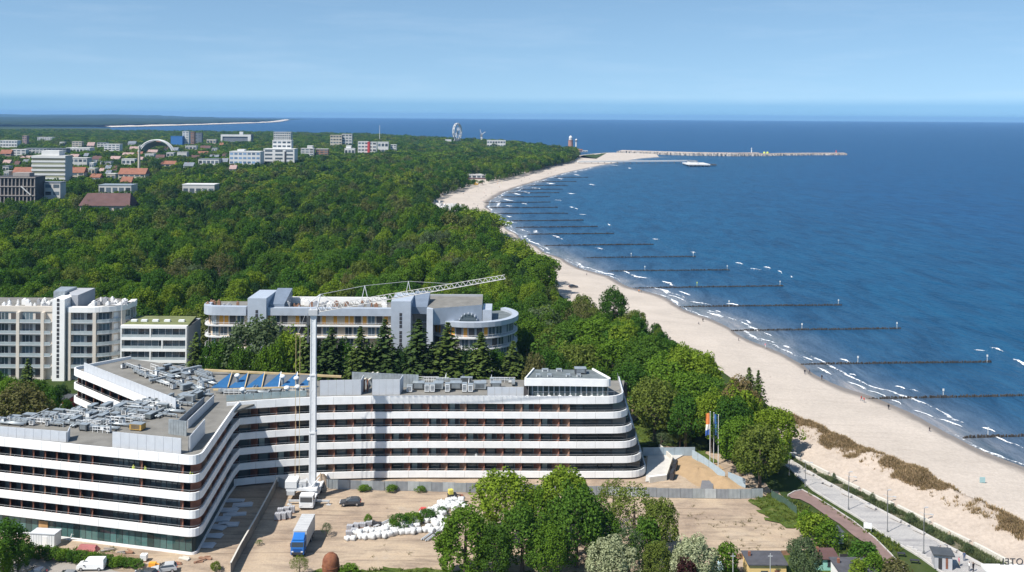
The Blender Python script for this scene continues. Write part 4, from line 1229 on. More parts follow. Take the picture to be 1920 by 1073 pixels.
# ---- things standing on the roof
def screen(px, h, label, m=m_alu, step=1.75, z0=17.63, close=False):
    pts = [G(x, y, z0+h) for x, y in px]
    t = thing('roof_screen', label, 'roof screen', (*pts[0], z0), group='panelled screens round the roof plant')
    for i in range(len(pts)-1):
        L = math.dist(pts[i], pts[i+1]); n = max(1, round(L/step)); a = math.atan2(pts[i+1][1]-pts[i][1], pts[i+1][0]-pts[i][0])
        for j in range(n):
            u = (j+.5)/n; cx_, cy_ = pts[i][0]+(pts[i+1][0]-pts[i][0])*u, pts[i][1]+(pts[i+1][1]-pts[i][1])*u
            MB().obox(cx_, cy_, a, L/n-.05, .14, z0, z0+h).build('panel', m, t, world=True)
    mbp = MB()
    for i in range(len(pts)-1):
        a = math.atan2(pts[i+1][1]-pts[i][1], pts[i+1][0]-pts[i][0])
        for (x, y, _) in walk([pts[i], pts[i+1]], 3.4): mbp.obox(x-math.sin(a)*.22, y+math.cos(a)*.22, a, .1, .12, z0, z0+h-.1)
    mbp.build('post', m_rail, t, world=True)
    return t
screen([(-120,788),(0,799.6),(127,809.5),(131,800)], 2.0, 'low light grey panel screen at the left end of the front wing roof')
screen([(211,809.5),(340,822)], 2.9, 'tall light grey panel screen near the rounded front corner of the roof')
screen([(356,818),(384,786)], 2.9, 'light grey panel screen along the shaded side of the front wing roof')
screen([(316,786),(350,790)], 2.9, 'ribbed grey screen behind the tall screen at the front corner', m_galv, .6)
screen([(352,788),(401,741)], 1.7, 'long pale screen running back along the front wing roof')
screen([(336,786),(383,744)], 1.2, 'low dark blue duct screen beside the long pale screen', mat('blue_grey_duct', (0.16, 0.20, 0.25), .5, .2))
screen([(158,680),(330,747.5)], 2.6, 'long sloping pale screen along the edge of the rear wing roof')
screen([(600,713.5),(677,712)], 3.4, 'left pale box screen on the main wing roof beside the crane mast')
screen([(677,712),(682,703)], 3.4, 'short return of the left pale box screen on the main roof')
screen([(698,712),(750,711.5),(756,703)], 3.4, 'right pale box screen on the main wing roof')
screen([(660,697.5),(785,703)], 3.0, 'long corrugated grey screen at the back of the main wing roof', m_galv, .7)
screen([(914,726),(982,726)], 1.9, 'low pale screen beside the penthouse terrace')
# two pale sloping beams between the box screens
for dx in (0, 9):
    p0 = D(679+dx, 716, 217.5); p1 = D(700+dx, 699, 228)
    tag(MB().tube(p0, p1, .28, 4).build('sloping_beam', mat('cream_beam', (0.62, 0.57, 0.47), .7, .08)), ('left' if dx == 0 else 'right') + ' one of two cream sloping beams between the roof box screens', 'beam', 'sloping beams on the main roof')
for dx in (677, 683, 689):
    x, y, z = D(dx, 742, 216.2)
    tag(MB().obox(x, y, 0, .28, .3, 17.63, 20.4).build('steel_post', m_brown), {677: 'left', 683: 'middle', 689: 'right'}[dx] + ' brown post under the sloping beams on the hotel roof', 'post', 'brown posts on the main roof')

def unit(px, py, w, d, h, m, name, label, cat, a=0.0, group=None, fan=False, legs=True, z0=17.63):
    x, y = G(px, py, z0)
    t = thing(name, label, cat, (x, y, z0), a, group)
    lift = .22 if legs else 0
    b = MB().box(-w/2, -d/2, lift, w/2, d/2, h)
    b.build('casing', m, t)
    MB().box(-w/2-.04, -d/2-.04, h+.002, w/2+.04, d/2+.04, h+.07).build('cap', m_galv, t)
    g_ = MB()
    for i in range(4): g_.box(-w*.36, -d/2-.03, lift+h*.15+i*h*.16, w*.36, -d/2-.004, lift+h*.15+i*h*.16+h*.09)
    g_.build('louvre', m_darkm if m is not m_darkm else m_galv, t)
    if legs:
        for sx in (-1, 1): MB().box(sx*w*.38-.08, -d/2, 0, sx*w*.38+.08, d/2, lift-.002).build('skid', m_darkm, t)
    if fan:
        MB().lathe([(min(w, d)*.36, h+.08), (min(w, d)*.36, h+.32), (min(w, d)*.2, h+.34)], n=10).build('fan', m_darkm, t)
    return t
MU = [(768,735,1.2,1.2,1.5),(801,735,1.1,1.2,1.9),(811,735,1.0,1.2,1.9),(839,735,1.0,1.2,2.0),(871,735,1.0,1.2,2.0),(882,735,1.1,1.2,1.8)]
OR6 = ['first','second','third','fourth','fifth','sixth']
for i, (px_, py_, w, d, h) in enumerate(MU):
    unit(px_, py_, w, d, h, m_unit, 'ventilation_unit', f'white ventilation cabinet on the main wing roof, {OR6[i]} from the crane', 'ventilation unit', 0, 'white cabinets on the main wing roof')
for i, (px_, w) in enumerate(((785,2.6),(822,2.2),(855,2.6),(900,2.8),(930,2.4))):
    unit(px_, 729, w, 2.2, 1.5, m_galv if i % 2 else m_darkm, 'air_handling_unit', f'dark air handling unit on the main wing roof, {OR6[i]} from the crane', 'air handling unit', 0, 'dark plant on the main wing roof')
# dense plant on the front wing and rear wing roofs
def scatter_plant(poly, n, ang, seed, where):
    rg = random.Random(seed); W_ = [G(x, y, 17.63) for x, y in poly]; P = np.array(W_); lo, hi = P.min(0), P.max(0)
    done = []; c = 0; tries = 0
    while c < n and tries < 4000:
        tries += 1
        p = (rg.uniform(lo[0], hi[0]), rg.uniform(lo[1], hi[1]))
        if not inside(p, W_) or any(math.dist(p, q) < r for *q, r in done): continue
        kind = rg.choice(['unit', 'unit', 'duct', 'duct', 'frame', 'ahu', 'pipe'])
        a = ang + rg.choice([0, 0, math.pi/2])
        X, Y_ = p
        if kind == 'unit':
            unit(*pix(X, Y_, 17.63), rg.uniform(.6, 1.2), rg.uniform(.5, 1.0), rg.uniform(.6, 1.4), m_unit, 'ventilation_unit', f'small white ventilation cabinet among the plant on the {where}', 'ventilation unit', a, f'white cabinets on the {where}', fan=rg.random() < .5); r = 1.05
        elif kind == 'ahu':
            unit(*pix(X, Y_, 17.63), rg.uniform(1.6, 2.8), rg.uniform(.9, 1.4), rg.uniform(.8, 1.5), rg.choice([m_galv, m_roofd, m_darkm]), 'air_handling_unit', f'grey air handling unit among the plant on the {where}', 'air handling unit', a, f'air handling units on the {where}'); r = 1.6
        elif kind == 'duct':
            L = rg.uniform(3, 7); t = thing('ventilation_duct', f'galvanised ventilation duct on stands on the {where}', 'duct', (X, Y_, 17.63), a, f'galvanised ducts on the {where}')
            w = rg.uniform(.2, .42); b = MB().box(-L/2, -w, .5, L/2, w, .5+1.4*w)
            b.build('duct_run', m_galv, t)
            for i in range(int(L/1.2)):
                xx = -L/2+.6+i*1.2; MB().box(xx-.05, -w-.05, .47, xx+.05, w+.05, .53+1.4*w+.05).build('flange', m_rail, t)
            for s_ in (-1, 1): MB().box(s_*L*.35-.05, -w*.8, 0, s_*L*.35+.05, w*.8, .468).build('stand', m_darkm, t)
            MB().tube((L/2, 0, .5+.7*w), (L/2+.5, 0, .5+.7*w), w*.6, 8).tube((L/2+.42, 0, .5+.7*w), (L/2+.42, 0, 0.0), w*.6, 8).build('elbow', m_galv, t); r = 1.25
        elif kind == 'frame':
            L = rg.uniform(3, 6); t = thing('guard_rail', f'white steel rail frame among the plant on the {where}', 'steel frame', (X, Y_, 17.63), a, f'rail frames on the {where}')
            for z in (.6, 1.15): MB().box(-L/2, -.04, z, L/2, .04, z+.08).build('rail', m_unit, t)
            for i in range(int(L/1.1)+1): xx = -L/2+.04+i*1.1; MB().box(xx, -.05, 0, xx+.08, -.041, 1.28).build('post', m_unit, t)
            r = 1.0
        else:
            L = rg.uniform(4, 8); t = thing('pipe_run', f'pair of silver pipes laid across the {where}', 'pipe', (X, Y_, 17.63), a, f'pipe runs on the {where}')
            for y_ in (-.3, .3): MB().tube((-L/2, y_, .45), (L/2, y_, .45), .2, 8).build('pipe', m_galv, t, smooth=True)
            for s_ in (-1, 0, 1): MB().box(s_*L*.4-.06, -.55, 0, s_*L*.4+.06, .55, .24).build('support', m_darkm, t)
            r = 1.0
        done.append((*p, r)); c += 1
af = math.atan2(dirf.y, dirf.x)
scatter_plant([(5,797),(125,800),(205,803),(312,780),(335,762),(395,738),(330,748),(285,756),(130,776),(5,790)], 135, af, 3, 'front wing roof')
scatter_plant([(205,815),(135,806),(205,803)], 6, af, 4, 'edge of the front wing roof')
scatter_plant([(225,690),(330,692),(385,700),(390,728),(340,738),(300,722)], 56, -.7, 5, 'rear wing roof')
scatter_plant([(760,722),(980,722),(980,714),(790,712)], 16, 0, 6, 'back of the main wing roof')
scatter_plant([(430,745),(575,739),(575,732),(430,736)], 10, 0, 8, 'main wing roof left of the crane')
unit(258, 806, 2.6, 1.6, 1.3, mat('ochre_tarp', (0.45, 0.28, 0.08), .8, .2), 'generator', 'ochre covered machine on the front wing roof near the corner', 'machine', af)
# glass balustrade along the front edge of the main roof, left of the crane
t = thing('glass_balustrade', 'pale glass balustrade on the main roof edge left of the crane mast', 'balustrade', (*G(430, 752, 17.63), 17.63))
gb = [G(x, y, 19.0) for x, y in ((424,741),(480,737),(540,733.5),(580,731.5))]
for (x, y, a) in walk(gb, 1.9, 0, plen(gb)-1.9):
    MB().obox(x+.95*math.cos(a), y+.95*math.sin(a), a, 1.82, .06, 17.63, 18.95).build('glass_panel', mat('pale_glass', (0.30, 0.37, 0.38), .12, .15, spec=.6), t, world=True)
# folded roof of blue triangles with beige ridge beams
m_blue = mat('blue_sheet', (0.022, 0.105, 0.25), .6, .15, .5)
m_blued = mat('dark_blue_sheet', (0.13, 0.135, 0.14), .6, .15, .5)
m_beige = mat('beige_beam', (0.52, 0.40, 0.22), .7, .12)
x0, y0 = G(396, 727, 17.7); x1 = G(590, 724, 17.7)[0]; nT = 6; wT = (x1-x0)/nT
bt = thing('folded_roof', 'sawtooth roof of blue triangular sheets with beige beams behind the front wing', 'roof', (x0, y0, 17.63))
for i in range(nT):
    a0, a1 = x0+i*wT, x0+(i+1)*wT-.05; am = a0+wT*.52; yb = y0-.002*i
    MB().add([(a0, yb, 17.75), (a1, yb, 17.75), (am, yb+9.3, 18.75), (a0, yb, 17.64), (a1, yb, 17.64), (am, yb+9.3, 17.64)], [(0,1,2), (3,4,1,0), (4,5,2,1), (5,3,0,2)]).build('triangle_sheet', m_blue, bt, world=True)
    if i < nT-1: MB().add([(a1+.02, yb+.3, 17.72), (am+wT, yb+9.2, 18.3), (am+.05, yb+9.2, 18.3)], [(0,1,2)]).build('valley_sheet', m_blued, bt, world=True)
    MB().tube((am+.1, yb+9.2, 18.9), (a1+.05, yb-.3, 17.95), .13, 4).build('ridge_beam', m_beige if i < 3 else m_unit, bt, world=True)
p0, p1 = D(384, 694, 229.5), D(640, 706.5, 227.5)
MB().tube(p0, p1, .32, 4).build('long_beam', m_beige, bt, world=True)
p0, p1 = D(400, 731, 214), D(580, 725, 215)
MB().tube(p0, p1, .22, 4).build('edge_beam', m_beige, bt, world=True)
for i, (px_, py_) in enumerate(((445,701),(530,703),(556,706),(581,708),(455,727),(538,724),(558,722))):
    x, y = G(px_, py_, 20.0)
    t = thing('roof_fan', f'white mushroom roof fan beside the blue folded roof, {"back" if i < 4 else "front"} row', 'roof fan', (x, y, 17.63), 0, f'{"back" if i < 4 else "front"} row of roof fans by the blue roof')
    MB().lathe([(.35, 0), (.35, 1.5), (.3, 1.7)], n=10).build('duct_neck', m_galv, t)
    MB().lathe([(.62, 1.72), (.7, 2.0), (.45, 2.35), (.1, 2.42)], n=10).build('hood', m_unit, t, smooth=True)
# plant on the penthouse roof
for i, (px_, py_, w) in enumerate(((1009,706,.9),(1030,706,.9),(1065,706,.9),(1085,706,.9),(1022,696,1.4),(1048,696,1.2))):
    unit(px_, py_, w, .8, .5, m_unit, 'roof_vent', f'small white vent box on the penthouse roof, {OR6[i]} along', 'vent', 0, 'vents on the penthouse roof', legs=False, z0=PZ1-.34)
unit(1088, 700, 2.6, 2.0, 1.2, m_darkm, 'chiller', 'dark cooling unit on the penthouse roof', 'cooling unit', 0, z0=PZ1-.34)
# lounge furniture on the penthouse terrace: a row of white planters
for i in range(8):
    x, y = G(990+i*20, 745, 18.3); 
    tag(MB().lathe([(.28, 0), (.42, .5), (.36, .5), (.30, .38)], n=8).build('terrace_planter', m_unit, loc=(x, MP[-1][1]+1.15, 17.63)), 'white bowl planter on the penthouse terrace behind the railing', 'planter', 'planters on the penthouse terrace')
# ================================================================== the second row of buildings
m_beigew = mat('beige_render', (0.60, 0.54, 0.47), .85, .06, .5)
m_whitew = mat('white_render', (0.78, 0.77, 0.75), .8, .04, .4)
m_greyw = mat('grey_render', (0.34, 0.35, 0.37), .8, .08, .4)
m_slabg = mat('balcony_slab_grey', (0.46, 0.47, 0.48), .8, .08)
m_railg = mat('balcony_glass', (0.33, 0.38, 0.40), .15, .12, spec=.6)
m_silver = mat('silver_cladding', (0.47, 0.51, 0.57), .45, .07, .5, metal=.25, spec=.5)
m_ochre = mat('ochre_render', (0.60, 0.47, 0.33), .85, .08, .5)
m_slabw = mat('pale_slab', (0.58, 0.58, 0.58), .8, .06)
m_silverd = mat('dark_silver_cladding', (0.20, 0.24, 0.30), .45, .1, .5, metal=.25, spec=.5)
m_orange = mat('orange_panel', (0.72, 0.33, 0.05), .7, .1, .6)
m_wglass = glass('apartment_glass', (0.075, 0.10, 0.115))
m_greenroof = mat('green_roof', (0.15, 0.165, 0.07), .95, .25, .4)
def along(path, s): return next(walk(path, 1e9, s))
def local(p, lx, ly):
    x, y, a = p; c, k = math.cos(a), math.sin(a); return (x+lx*c-ly*k, y+lx*k+ly*c)
win2 = {}
def wmesh(w, h, m, fm=None, mull=0):
    key = (w, h, m.name, mull)
    if key not in win2:
        b = MB().box(0, -.02, 0, w, .05, h, 1).box(.07, -.06, .07, w-.07, -.021, h-.07, 0)
        for i in range(mull): x = w*(i+1)/(mull+1); b.box(x-.04, -.09, .07, x+.04, -.061, h-.07, 1)
        win2[key] = b.mesh('window', [m, fm or m_unit])
    return win2[key]
dark_open = mat('loggia_shadow', (0.085, 0.075, 0.07), .7, .3)  # flat dark colour painted for the shade inside openings and loggias
# ---- tan apartment block with a white stair tower
tanb = thing('apartment_building', 'tan apartment block with white stair tower and rounded end behind the hotel', 'building', (*D(60, 720, 288)[:2], 0))
X = lambda px, Y=288.0: D(px, 600, Y)[0]
ZF = [0.4+3.36*k for k in range(7)]
pL = [(X(-150), 288), (X(98), 288)]
pR = rounded([(X(130), 288), (X(205), 288), (X(238, 293), 293), (X(249, 300), 300)], [6, 4], 6)
def tan_wing(path, label):
    MB().wall(path, .4, 0, 20.3).build('wall', m_beigew, tanb, world=True)
    L = plen(path)
    for k in range(6):
        z = ZF[k]
        if k: MB().wall(offset(path, -1.25), 1.24, z-.14, z+.12).build('balcony_slab', m_slabg, tanb, world=True)
        if k: MB().wall(offset(path, -1.22), .06, z+.122, z+.95).build('balcony_front', m_railg, tanb, world=True)
        s = 1.3
        while s < L-6.5:
            p = along(path, s)
            put(wmesh(3.2, 2.6, m_wglass, None, 2), 'window', tanb, (*local(p, 0, 0), z+.18), p[2], True)
            p2 = along(path, s+3.9)
            put(wmesh(1.7, 2.5, dark_open), 'shaded_opening', tanb, (*local(p2, 0, 0), z+.18), p2[2], True)
            s += 7.35
    s = .55
    while s < L:
        p = along(path, s); x, y = local(p, 0, -.66)
        MB().obox(x, y, p[2], .95, 1.3, 0, 20.28).build('pier', m_beigew, tanb, world=True); s += 7.35
tan_wing(pL, ''); tan_wing(pR, '')
MB().wall(offset(pL, -.3), .7, 20.302, 21.9).build('parapet', m_beigew, tanb, world=True)
MB().wall(offset(pR, -1.3), 1.7, 20.302, 21.9).build('parapet', m_whitew, tanb, world=True)
MB().prism([(X(-150), 288.41), (X(98), 288.41), (X(98), 308), (X(-150), 308)], 19.8, 20.6).build('roof', m_roof, tanb, world=True)
MB().prism([(X(130), 288.41), (X(205), 288.41), (X(236, 295), 295), (X(240, 306), 306), (X(130), 310)], 19.8, 20.6).build('roof', m_roof, tanb, world=True)
tw = MB().prism([(X(98, 286), 286), (X(121, 286), 286), (X(121, 286), 300), (X(98, 286), 300)], 0, 24.4); tw.build('stair_tower', m_whitew, tanb, world=True)
slit = MB().box(0, -.06, 0, .75, 0, .95).mesh('window', m_frame)
for i in range(19): put(slit, 'window', tanb, (X(106.5, 286), 286-.002, 1.0+i*1.22+(i//3)*.12), 0, True)
MB().prism([(X(122.5, 286), 290), (X(146, 290), 290), (X(178, 302), 302), (X(122.5, 302), 302)], 20.61, 24.9, mtop=0).build('roof_housing', m_greyw, tanb, world=True)
MB().prism([(X(100, 292), 292), (X(121, 292), 292), (X(121, 292), 300.2), (X(90, 292), 300.2)], 20.62, 25.6).build('roof_housing', m_galv, tanb, world=True)
rgt = random.Random(2)
for i in range(46):
    px_ = rgt.choice([rgt.uniform(0, 95), rgt.uniform(160, 235)]); Y_ = rgt.uniform(289.5, 300)
    x = X(px_, 290); w, h = rgt.uniform(.6, 1.5), rgt.uniform(.7, 2.0)
    t = tag(MB().box(-w/2, -w*.4, 0, w/2, w*.4, h).lathe([(w*.25, h+.002), (w*.3, h+.3), (w*.12, h+.42)], n=7).build('chimney_vent', rgt.choice([m_whitew, m_whitew, m_greyw]), loc=(x, Y_, 20.61)), 'small pale vent on the roof of the tan apartment block', 'vent', 'roof vents of the tan block')
FOOT.append((X(-150)-10, 280, X(250)+4, 318))
# ---- low white building with a green roof
wb = thing('terrace_building', 'low white building with three glazed storeys and a green flat roof', 'building', (*D(290, 700, 285)[:2], 0))
x0, x1, yF = X(226, 284), X(350, 284), 284.0
zs = [3.2, 6.6, 9.95, 13.3, 16.75]
MB().box(x0+.3, yF+1.5, 0, x1-.3, yF+12, 16.6).build('wall', m_whitew, wb, world=True)
for i, z in enumerate(zs):
    MB().box(x0-(.6 if i < 2 else 0), yF, z-.45, x1, yF+1.498, z+.35).build('floor_band', m_whitew, wb, world=True)
for i in range(4):
    n = 0
    for j in range(9):
        xx = x0+.6+j*(x1-x0-1.2)/9
        put(wmesh(1.9, 2.5, m_wglass, m_frame, 1), 'window', wb, (xx, yF+1.49, zs[i]+.37), 0, True)
    for xx in (x0, x1-.35, x0+(x1-x0)*(.44 if i % 2 else .62)):
        MB().box(xx, yF+.02, zs[i]+.352, xx+.35, yF+1.44, zs[i+1]-.452).build('fin_wall', m_whitew, wb, world=True)
    MB().box(x0+.36, yF+.12, zs[i]+.352, x1-.36, yF+.17, zs[i]+1.2).build('balcony_front', m_railg, wb, world=True)
MB().prism([(x0, yF+1.5), (x1, yF+1.5), (X(368, 298), 298), (x0, 298)], 16.61, 17.1).build('roof', m_greenroof, wb, world=True)
MB().prism([(x1+.01, yF+.3), (X(367, 298), 297.5), (x1-.2, 297.5), (x1-.2, yF+1.6)], 0, 16.6).build('side_wall', m_greyw, wb, world=True)
for i, px_ in enumerate((252, 271, 292, 314, 341)):
    tag(MB().box(-.9, -.5, 0, .9, .5, .55).box(-.8, -.4, .552, .8, .4, .62).build('skylight', m_unit, loc=(X(px_, 290), 290, 17.102)), f'flat white skylight on the green roof, {OR6[i]} from the left', 'skylight', 'skylights on the green roof')
FOOT.append((x0-5, 278, x1+8, 312))
# ---- long silver hotel with orange loggias
sv = thing('spa_building', 'long silver clad building with orange loggias, two towers and a rounded right end', 'building', (*D(650, 700, 285)[:2], 0))
YS = 285.0
zl = [0.5, 3.85, 7.2, 10.55, 13.9, 17.25, 20.4]
def silver_wing(path, ztop, floors, bayw, seed, m_wall=m_ochre, band=True):
    rg = random.Random(seed); L = plen(path)
    MB().wall(path, .4, 0, zl[floors]).build('wall', m_wall, sv, world=True)
    for k in range(1, floors):
        MB().wall(offset(path, -1.3), 1.29, zl[k]-.16, zl[k]+.16).build('balcony_slab', m_slabw, sv, world=True)
        rl_ = MB().wall(offset(path, -1.24), .05, zl[k]+.9, zl[k]+1.0)
        for (x, y, a) in walk(offset(path, -1.22), 1.6): rl_.obox(x, y, a, .05, .05, zl[k]+.162, zl[k]+.9)
        rl_.build('balcony_rail', m_slabw, sv, world=True)
    for k in range(floors):
        s = .5
        while s < L-2.3:
            p = along(path, s); r = rg.random()
            if k == floors-1 and r < .42: put(wmesh(1.3, 2.7, m_orange), 'loggia_panel', sv, (*local(p, 0, 0), zl[k]+.32), p[2], True); s += 1.55
            elif r < .6: put(wmesh(2.1, 2.6, m_wglass, None, 1), 'window', sv, (*local(p, 0, 0), zl[k]+.32), p[2], True); s += 2.5
            elif r < .8: s += 1.8
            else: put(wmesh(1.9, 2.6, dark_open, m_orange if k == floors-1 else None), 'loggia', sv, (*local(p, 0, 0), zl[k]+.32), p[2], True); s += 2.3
    MB().wall(offset(path, -1.55), 1.95, zl[floors]+.002, ztop).build('roof_band', m_silver, sv, world=True)
pA = rounded([(X(386, YS), 290.5), (X(388, YS), YS+.4), (X(464, YS), YS)], [3], 6)
pB = [(X(498, YS), YS+.6), (X(735, YS), YS+.6)]
silver_wing(pA, 23.0, 6, 2.5, 1); silver_wing(pB, 22.6, 6, 2.5, 2)
MB().prism([(X(386, 287), 287), (X(735, 287), 287), (X(735, 287), 301), (X(386, 287), 301)], 20.0, 21.2).build('roof', m_roof, sv, world=True)
for xa, xb, zt in ((464, 499, 25.6), (733, 770, 25.0)):
    a, b_ = X(xa, YS-1.8), X(xb, YS-1.8)
    MB().prism([(a, YS-1.8), (b_, YS-1.8), (b_, YS+12), (a, YS+12)], 0, zt).build('stair_tower', m_silver, sv, world=True)
    # side housing behind the tower, rising to the back
    MB().add([(b_+.003, YS+1.2, 20.7), (b_+4.6, YS+1.2, 20.7), (b_+4.6, YS+12, 20.7), (b_+.003, YS+12, 20.7), (b_+.003, YS+1.2, zt-2.2), (b_+4.6, YS+1.2, zt-2.2), (b_+4.6, YS+12, zt+.6), (b_+.003, YS+12, zt+.6)], [(0,1,5,4),(1,2,6,5),(2,3,7,6),(4,5,6,7)]).build('roof_housing', m_silverd, sv, world=True)
    for g in range(3 if xa > 700 else 1):
        for i in range(4): put(slit, 'window', sv, ((a+b_)/2-.4, YS-1.802, zt-4.4-g*5.3-i*1.15), 0, True)
MB().prism([(X(770, 292), 292), (X(812, 292), 292), (X(812, 292), 300), (X(770, 292), 300)], 0, 20.4).build('link_wall', m_beigew, sv, world=True)
for k_ in range(6): MB().box(X(772, 290), 290.6, zl[k_]-.15, X(800, 290), 291.99, zl[k_]+.3).build('balcony_slab', m_silver, sv, world=True)
ctr = (X(884, 297), 297.5); RR = 13.0
arc = [(ctr[0]-math.cos(t)*RR, ctr[1]-math.sin(t)*RR*.95) for t in [i*math.pi*1.25/26 for i in range(27)]]
zsv = zl; 
silver_wing(arc, 18.7, 5, 2.5, 3, m_greyw)
MB().prism(offset(arc, .3), 17.0, 17.9).build('roof', m_roofd, sv, world=True)
MB().prism([(X(800, 284), 286), (X(812, 284), 284), (X(905, 297), 290), (X(905, 303), 303), (X(800, 303), 303)], 17.905, 22.8, mtop=1).build('upper_storey', [m_silver, m_roof], sv, world=True)
MB().prism([(X(800, 284), 284), (X(812, 284), 283.2), (X(812, 284), 290), (X(800, 284), 290)], 0, 22.7).build('corner_pier', m_silver, sv, world=True)
cx_, cy_, _ = D(878, 600, 288)
dm = MB(); 
for i in range(9):
    t = math.pi*i/8; dm.tube((cx_-2.8*math.cos(t), cy_-1.5, 17.9+2.8*math.sin(t)), (cx_-2.8*math.cos(t), cy_+5, 17.9+2.8*math.sin(t)), .18, 4)
dm.build('vault_rib', m_silver, sv, world=True)
V = MB(); n = 10
V.add([(cx_-2.7*math.cos(math.pi*i/n), cy_-1.2, 17.9+2.7*math.sin(math.pi*i/n)) for i in range(n+1)]+[(cx_-2.7*math.cos(math.pi*i/n), cy_+5, 17.9+2.7*math.sin(math.pi*i/n)) for i in range(n+1)], [(i, i+1, n+2+i, n+1+i) for i in range(n)]+[tuple(range(n+1))])
V.build('glass_vault', m_wglass, sv, world=True)
MB().box(X(905, 292), 290, 17.905, X(922, 292), 300, 21.2).build('roof_box', m_silver, sv, world=True)
MB().box(X(800, 303), 303.01, 18, X(905, 303), 303.6, 23.4).build('rear_wall', m_greyw, sv, world=True)
for i in range(40):
    px_ = rgt.uniform(392, 730); w, h = rgt.uniform(.6, 1.6), rgt.uniform(.8, 2.2)
    if 460 < px_ < 540: continue
    tag(MB().box(-w/2, -w*.4, 0, w/2, w*.4, h).lathe([(w*.25, h+.002), (w*.3, h+.3), (w*.12, h+.42)], n=7).build('chimney_vent', rgt.choice([m_whitew, m_greyw, m_brown2]), loc=(X(px_, 290), rgt.uniform(287.5, 297), 21.21)), 'small vent on the roof of the long silver building', 'vent', 'roof vents of the silver building')
MB().box(X(545, 299), 298.5, 21.21, X(725, 299), 299, 23.2).build('rear_parapet', m_whitew, sv, world=True)
FOOT.append((X(384)-6, 276, X(968, 300)+4, 318))
# ================================================================== the town, the harbour and the pier
m_brick = mat('orange_tiles', (0.24, 0.105, 0.068), .85, .15, .3)
m_brownroof = mat('brown_roof', (0.105, 0.058, 0.054), .85, .15, .2)
m_concrete = mat('bare_concrete', (0.30, 0.27, 0.25), .9, .15, .3)
m_rosy = mat('rosy_concrete', (0.34, 0.24, 0.22), .9, .15, .3)
m_slate = mat('slate_roof', (0.16, 0.18, 0.21), .8, .15, .2)
m_blueb = mat('blue_cladding', (0.04, 0.15, 0.38), .6, .08)
m_pale = mat('pale_wall', (0.50, 0.49, 0.47), .85, .08, .08)
m_whitew = mat('town_white', (0.60, 0.595, 0.58), .85, .07, .08)  # white dimmed in its colour to stand for haze over the town
m_cream = mat('cream_wall', (0.48, 0.43, 0.35), .85, .08, .08)
m_farglass = glass('far_glass', (0.07, 0.09, 0.11), .15)
def base_Y(px, ybase, ztree=11.0):
    dx, dz = ray(px, ybase); return (ztree-CAM_H)/dz
CITYN = 0
def house(x0, y0, x1, y1, label, cat='building', wall=m_pale, roof='flat', roofm=None, floors=None, Y=None, depth=None, strips=True, nwin=None, group=None, name='town_building', glassm=m_farglass, seen=True):
    """a building whose sight covers the picture box (x0,y0)-(x1,y1), standing behind the trees below it"""
    Y = Y or base_Y((x0+x1)/2, y1)
    xa, _, zt = D(x0, (y0+y1)/2, Y)[0], 0, D((x0+x1)/2, y0, Y)[2]; xb = D(x1, y0, Y)[0]
    w = xb-xa; depth = depth or max(10.0, min(w*.5, 22.0))
    t = thing(name, label, cat, ((xa+xb)/2, Y, 0), 0, group)
    eave = zt if roof == 'flat' else zt*(.72 if roof == 'gable' else .6)
    MB().box(-w/2, 0, 0, w/2, depth, eave).build('wall', wall, t)
    fl = floors or max(1, round(eave/3.4)); fh = eave/fl
    if strips:
        nb = nwin or max(2, int(w/5.5)); ww = w/nb
        wm = MB().box(-ww*.36, -.12, 0, ww*.36, 0, fh*.46).mesh('window', glassm)
        for k in range(fl):
            zz = k*fh+fh*.32
            if zz < 7 and fl > 3: continue
            for i in range(nb): put(wm, 'window', t, (-w/2+(i+.5)*ww, -.002, zz))
    if roof == 'flat':
        MB().box(-w/2-.3, -.3, eave+.002, w/2+.3, depth+.3, eave+.6).build('roof', roofm or wall, t)
    elif roof == 'gable':
        r = MB(); e = .5
        r.add([(-w/2-e, -e, eave+.002), (w/2+e, -e, eave+.002), (w/2+e, depth+e, eave+.002), (-w/2-e, depth+e, eave+.002), (-w/2-e, depth/2, zt), (w/2+e, depth/2, zt)], [(0,1,5,4), (2,3,4,5), (1,2,5), (3,0,4), (3,2,1,0)])
        r.build('roof', roofm or m_brick, t)
        MB().box(-w*.2, depth*.45, zt-.8, -w*.2+.9, depth*.45+.9, zt+.9).build('chimney', m_brick, t)
    if seen: SEEN.append((x0, y0, x1, y1, Y))
    return t, w, depth, eave, Y
# white striped tower block
t, w, d, e, Y = house(60, 293, 122, 334, 'tall white office block with cream window bands in the town', wall=m_pale, floors=8, strips=False, Y=985)
for k in range(8):
    MB().box(-w/2-.5, -.6, k*e/8+e/8*.55, w/2+.5, -.003, (k+1)*e/8).build('white_band', m_whitew, t)
    MB().box(-w/2+.4, -.25, k*e/8+.1, w/2-.4, -.004, k*e/8+e/8*.549).build('window_strip', glass('strip_glass', (0.20, 0.20, 0.13), .3), t)
MB().box(-w*.26, 3, e+.602, w*.28, d-2, e+5.5).build('roof_house', m_whitew, t)
SEEN.append((60, 286, 122, 334, Y))
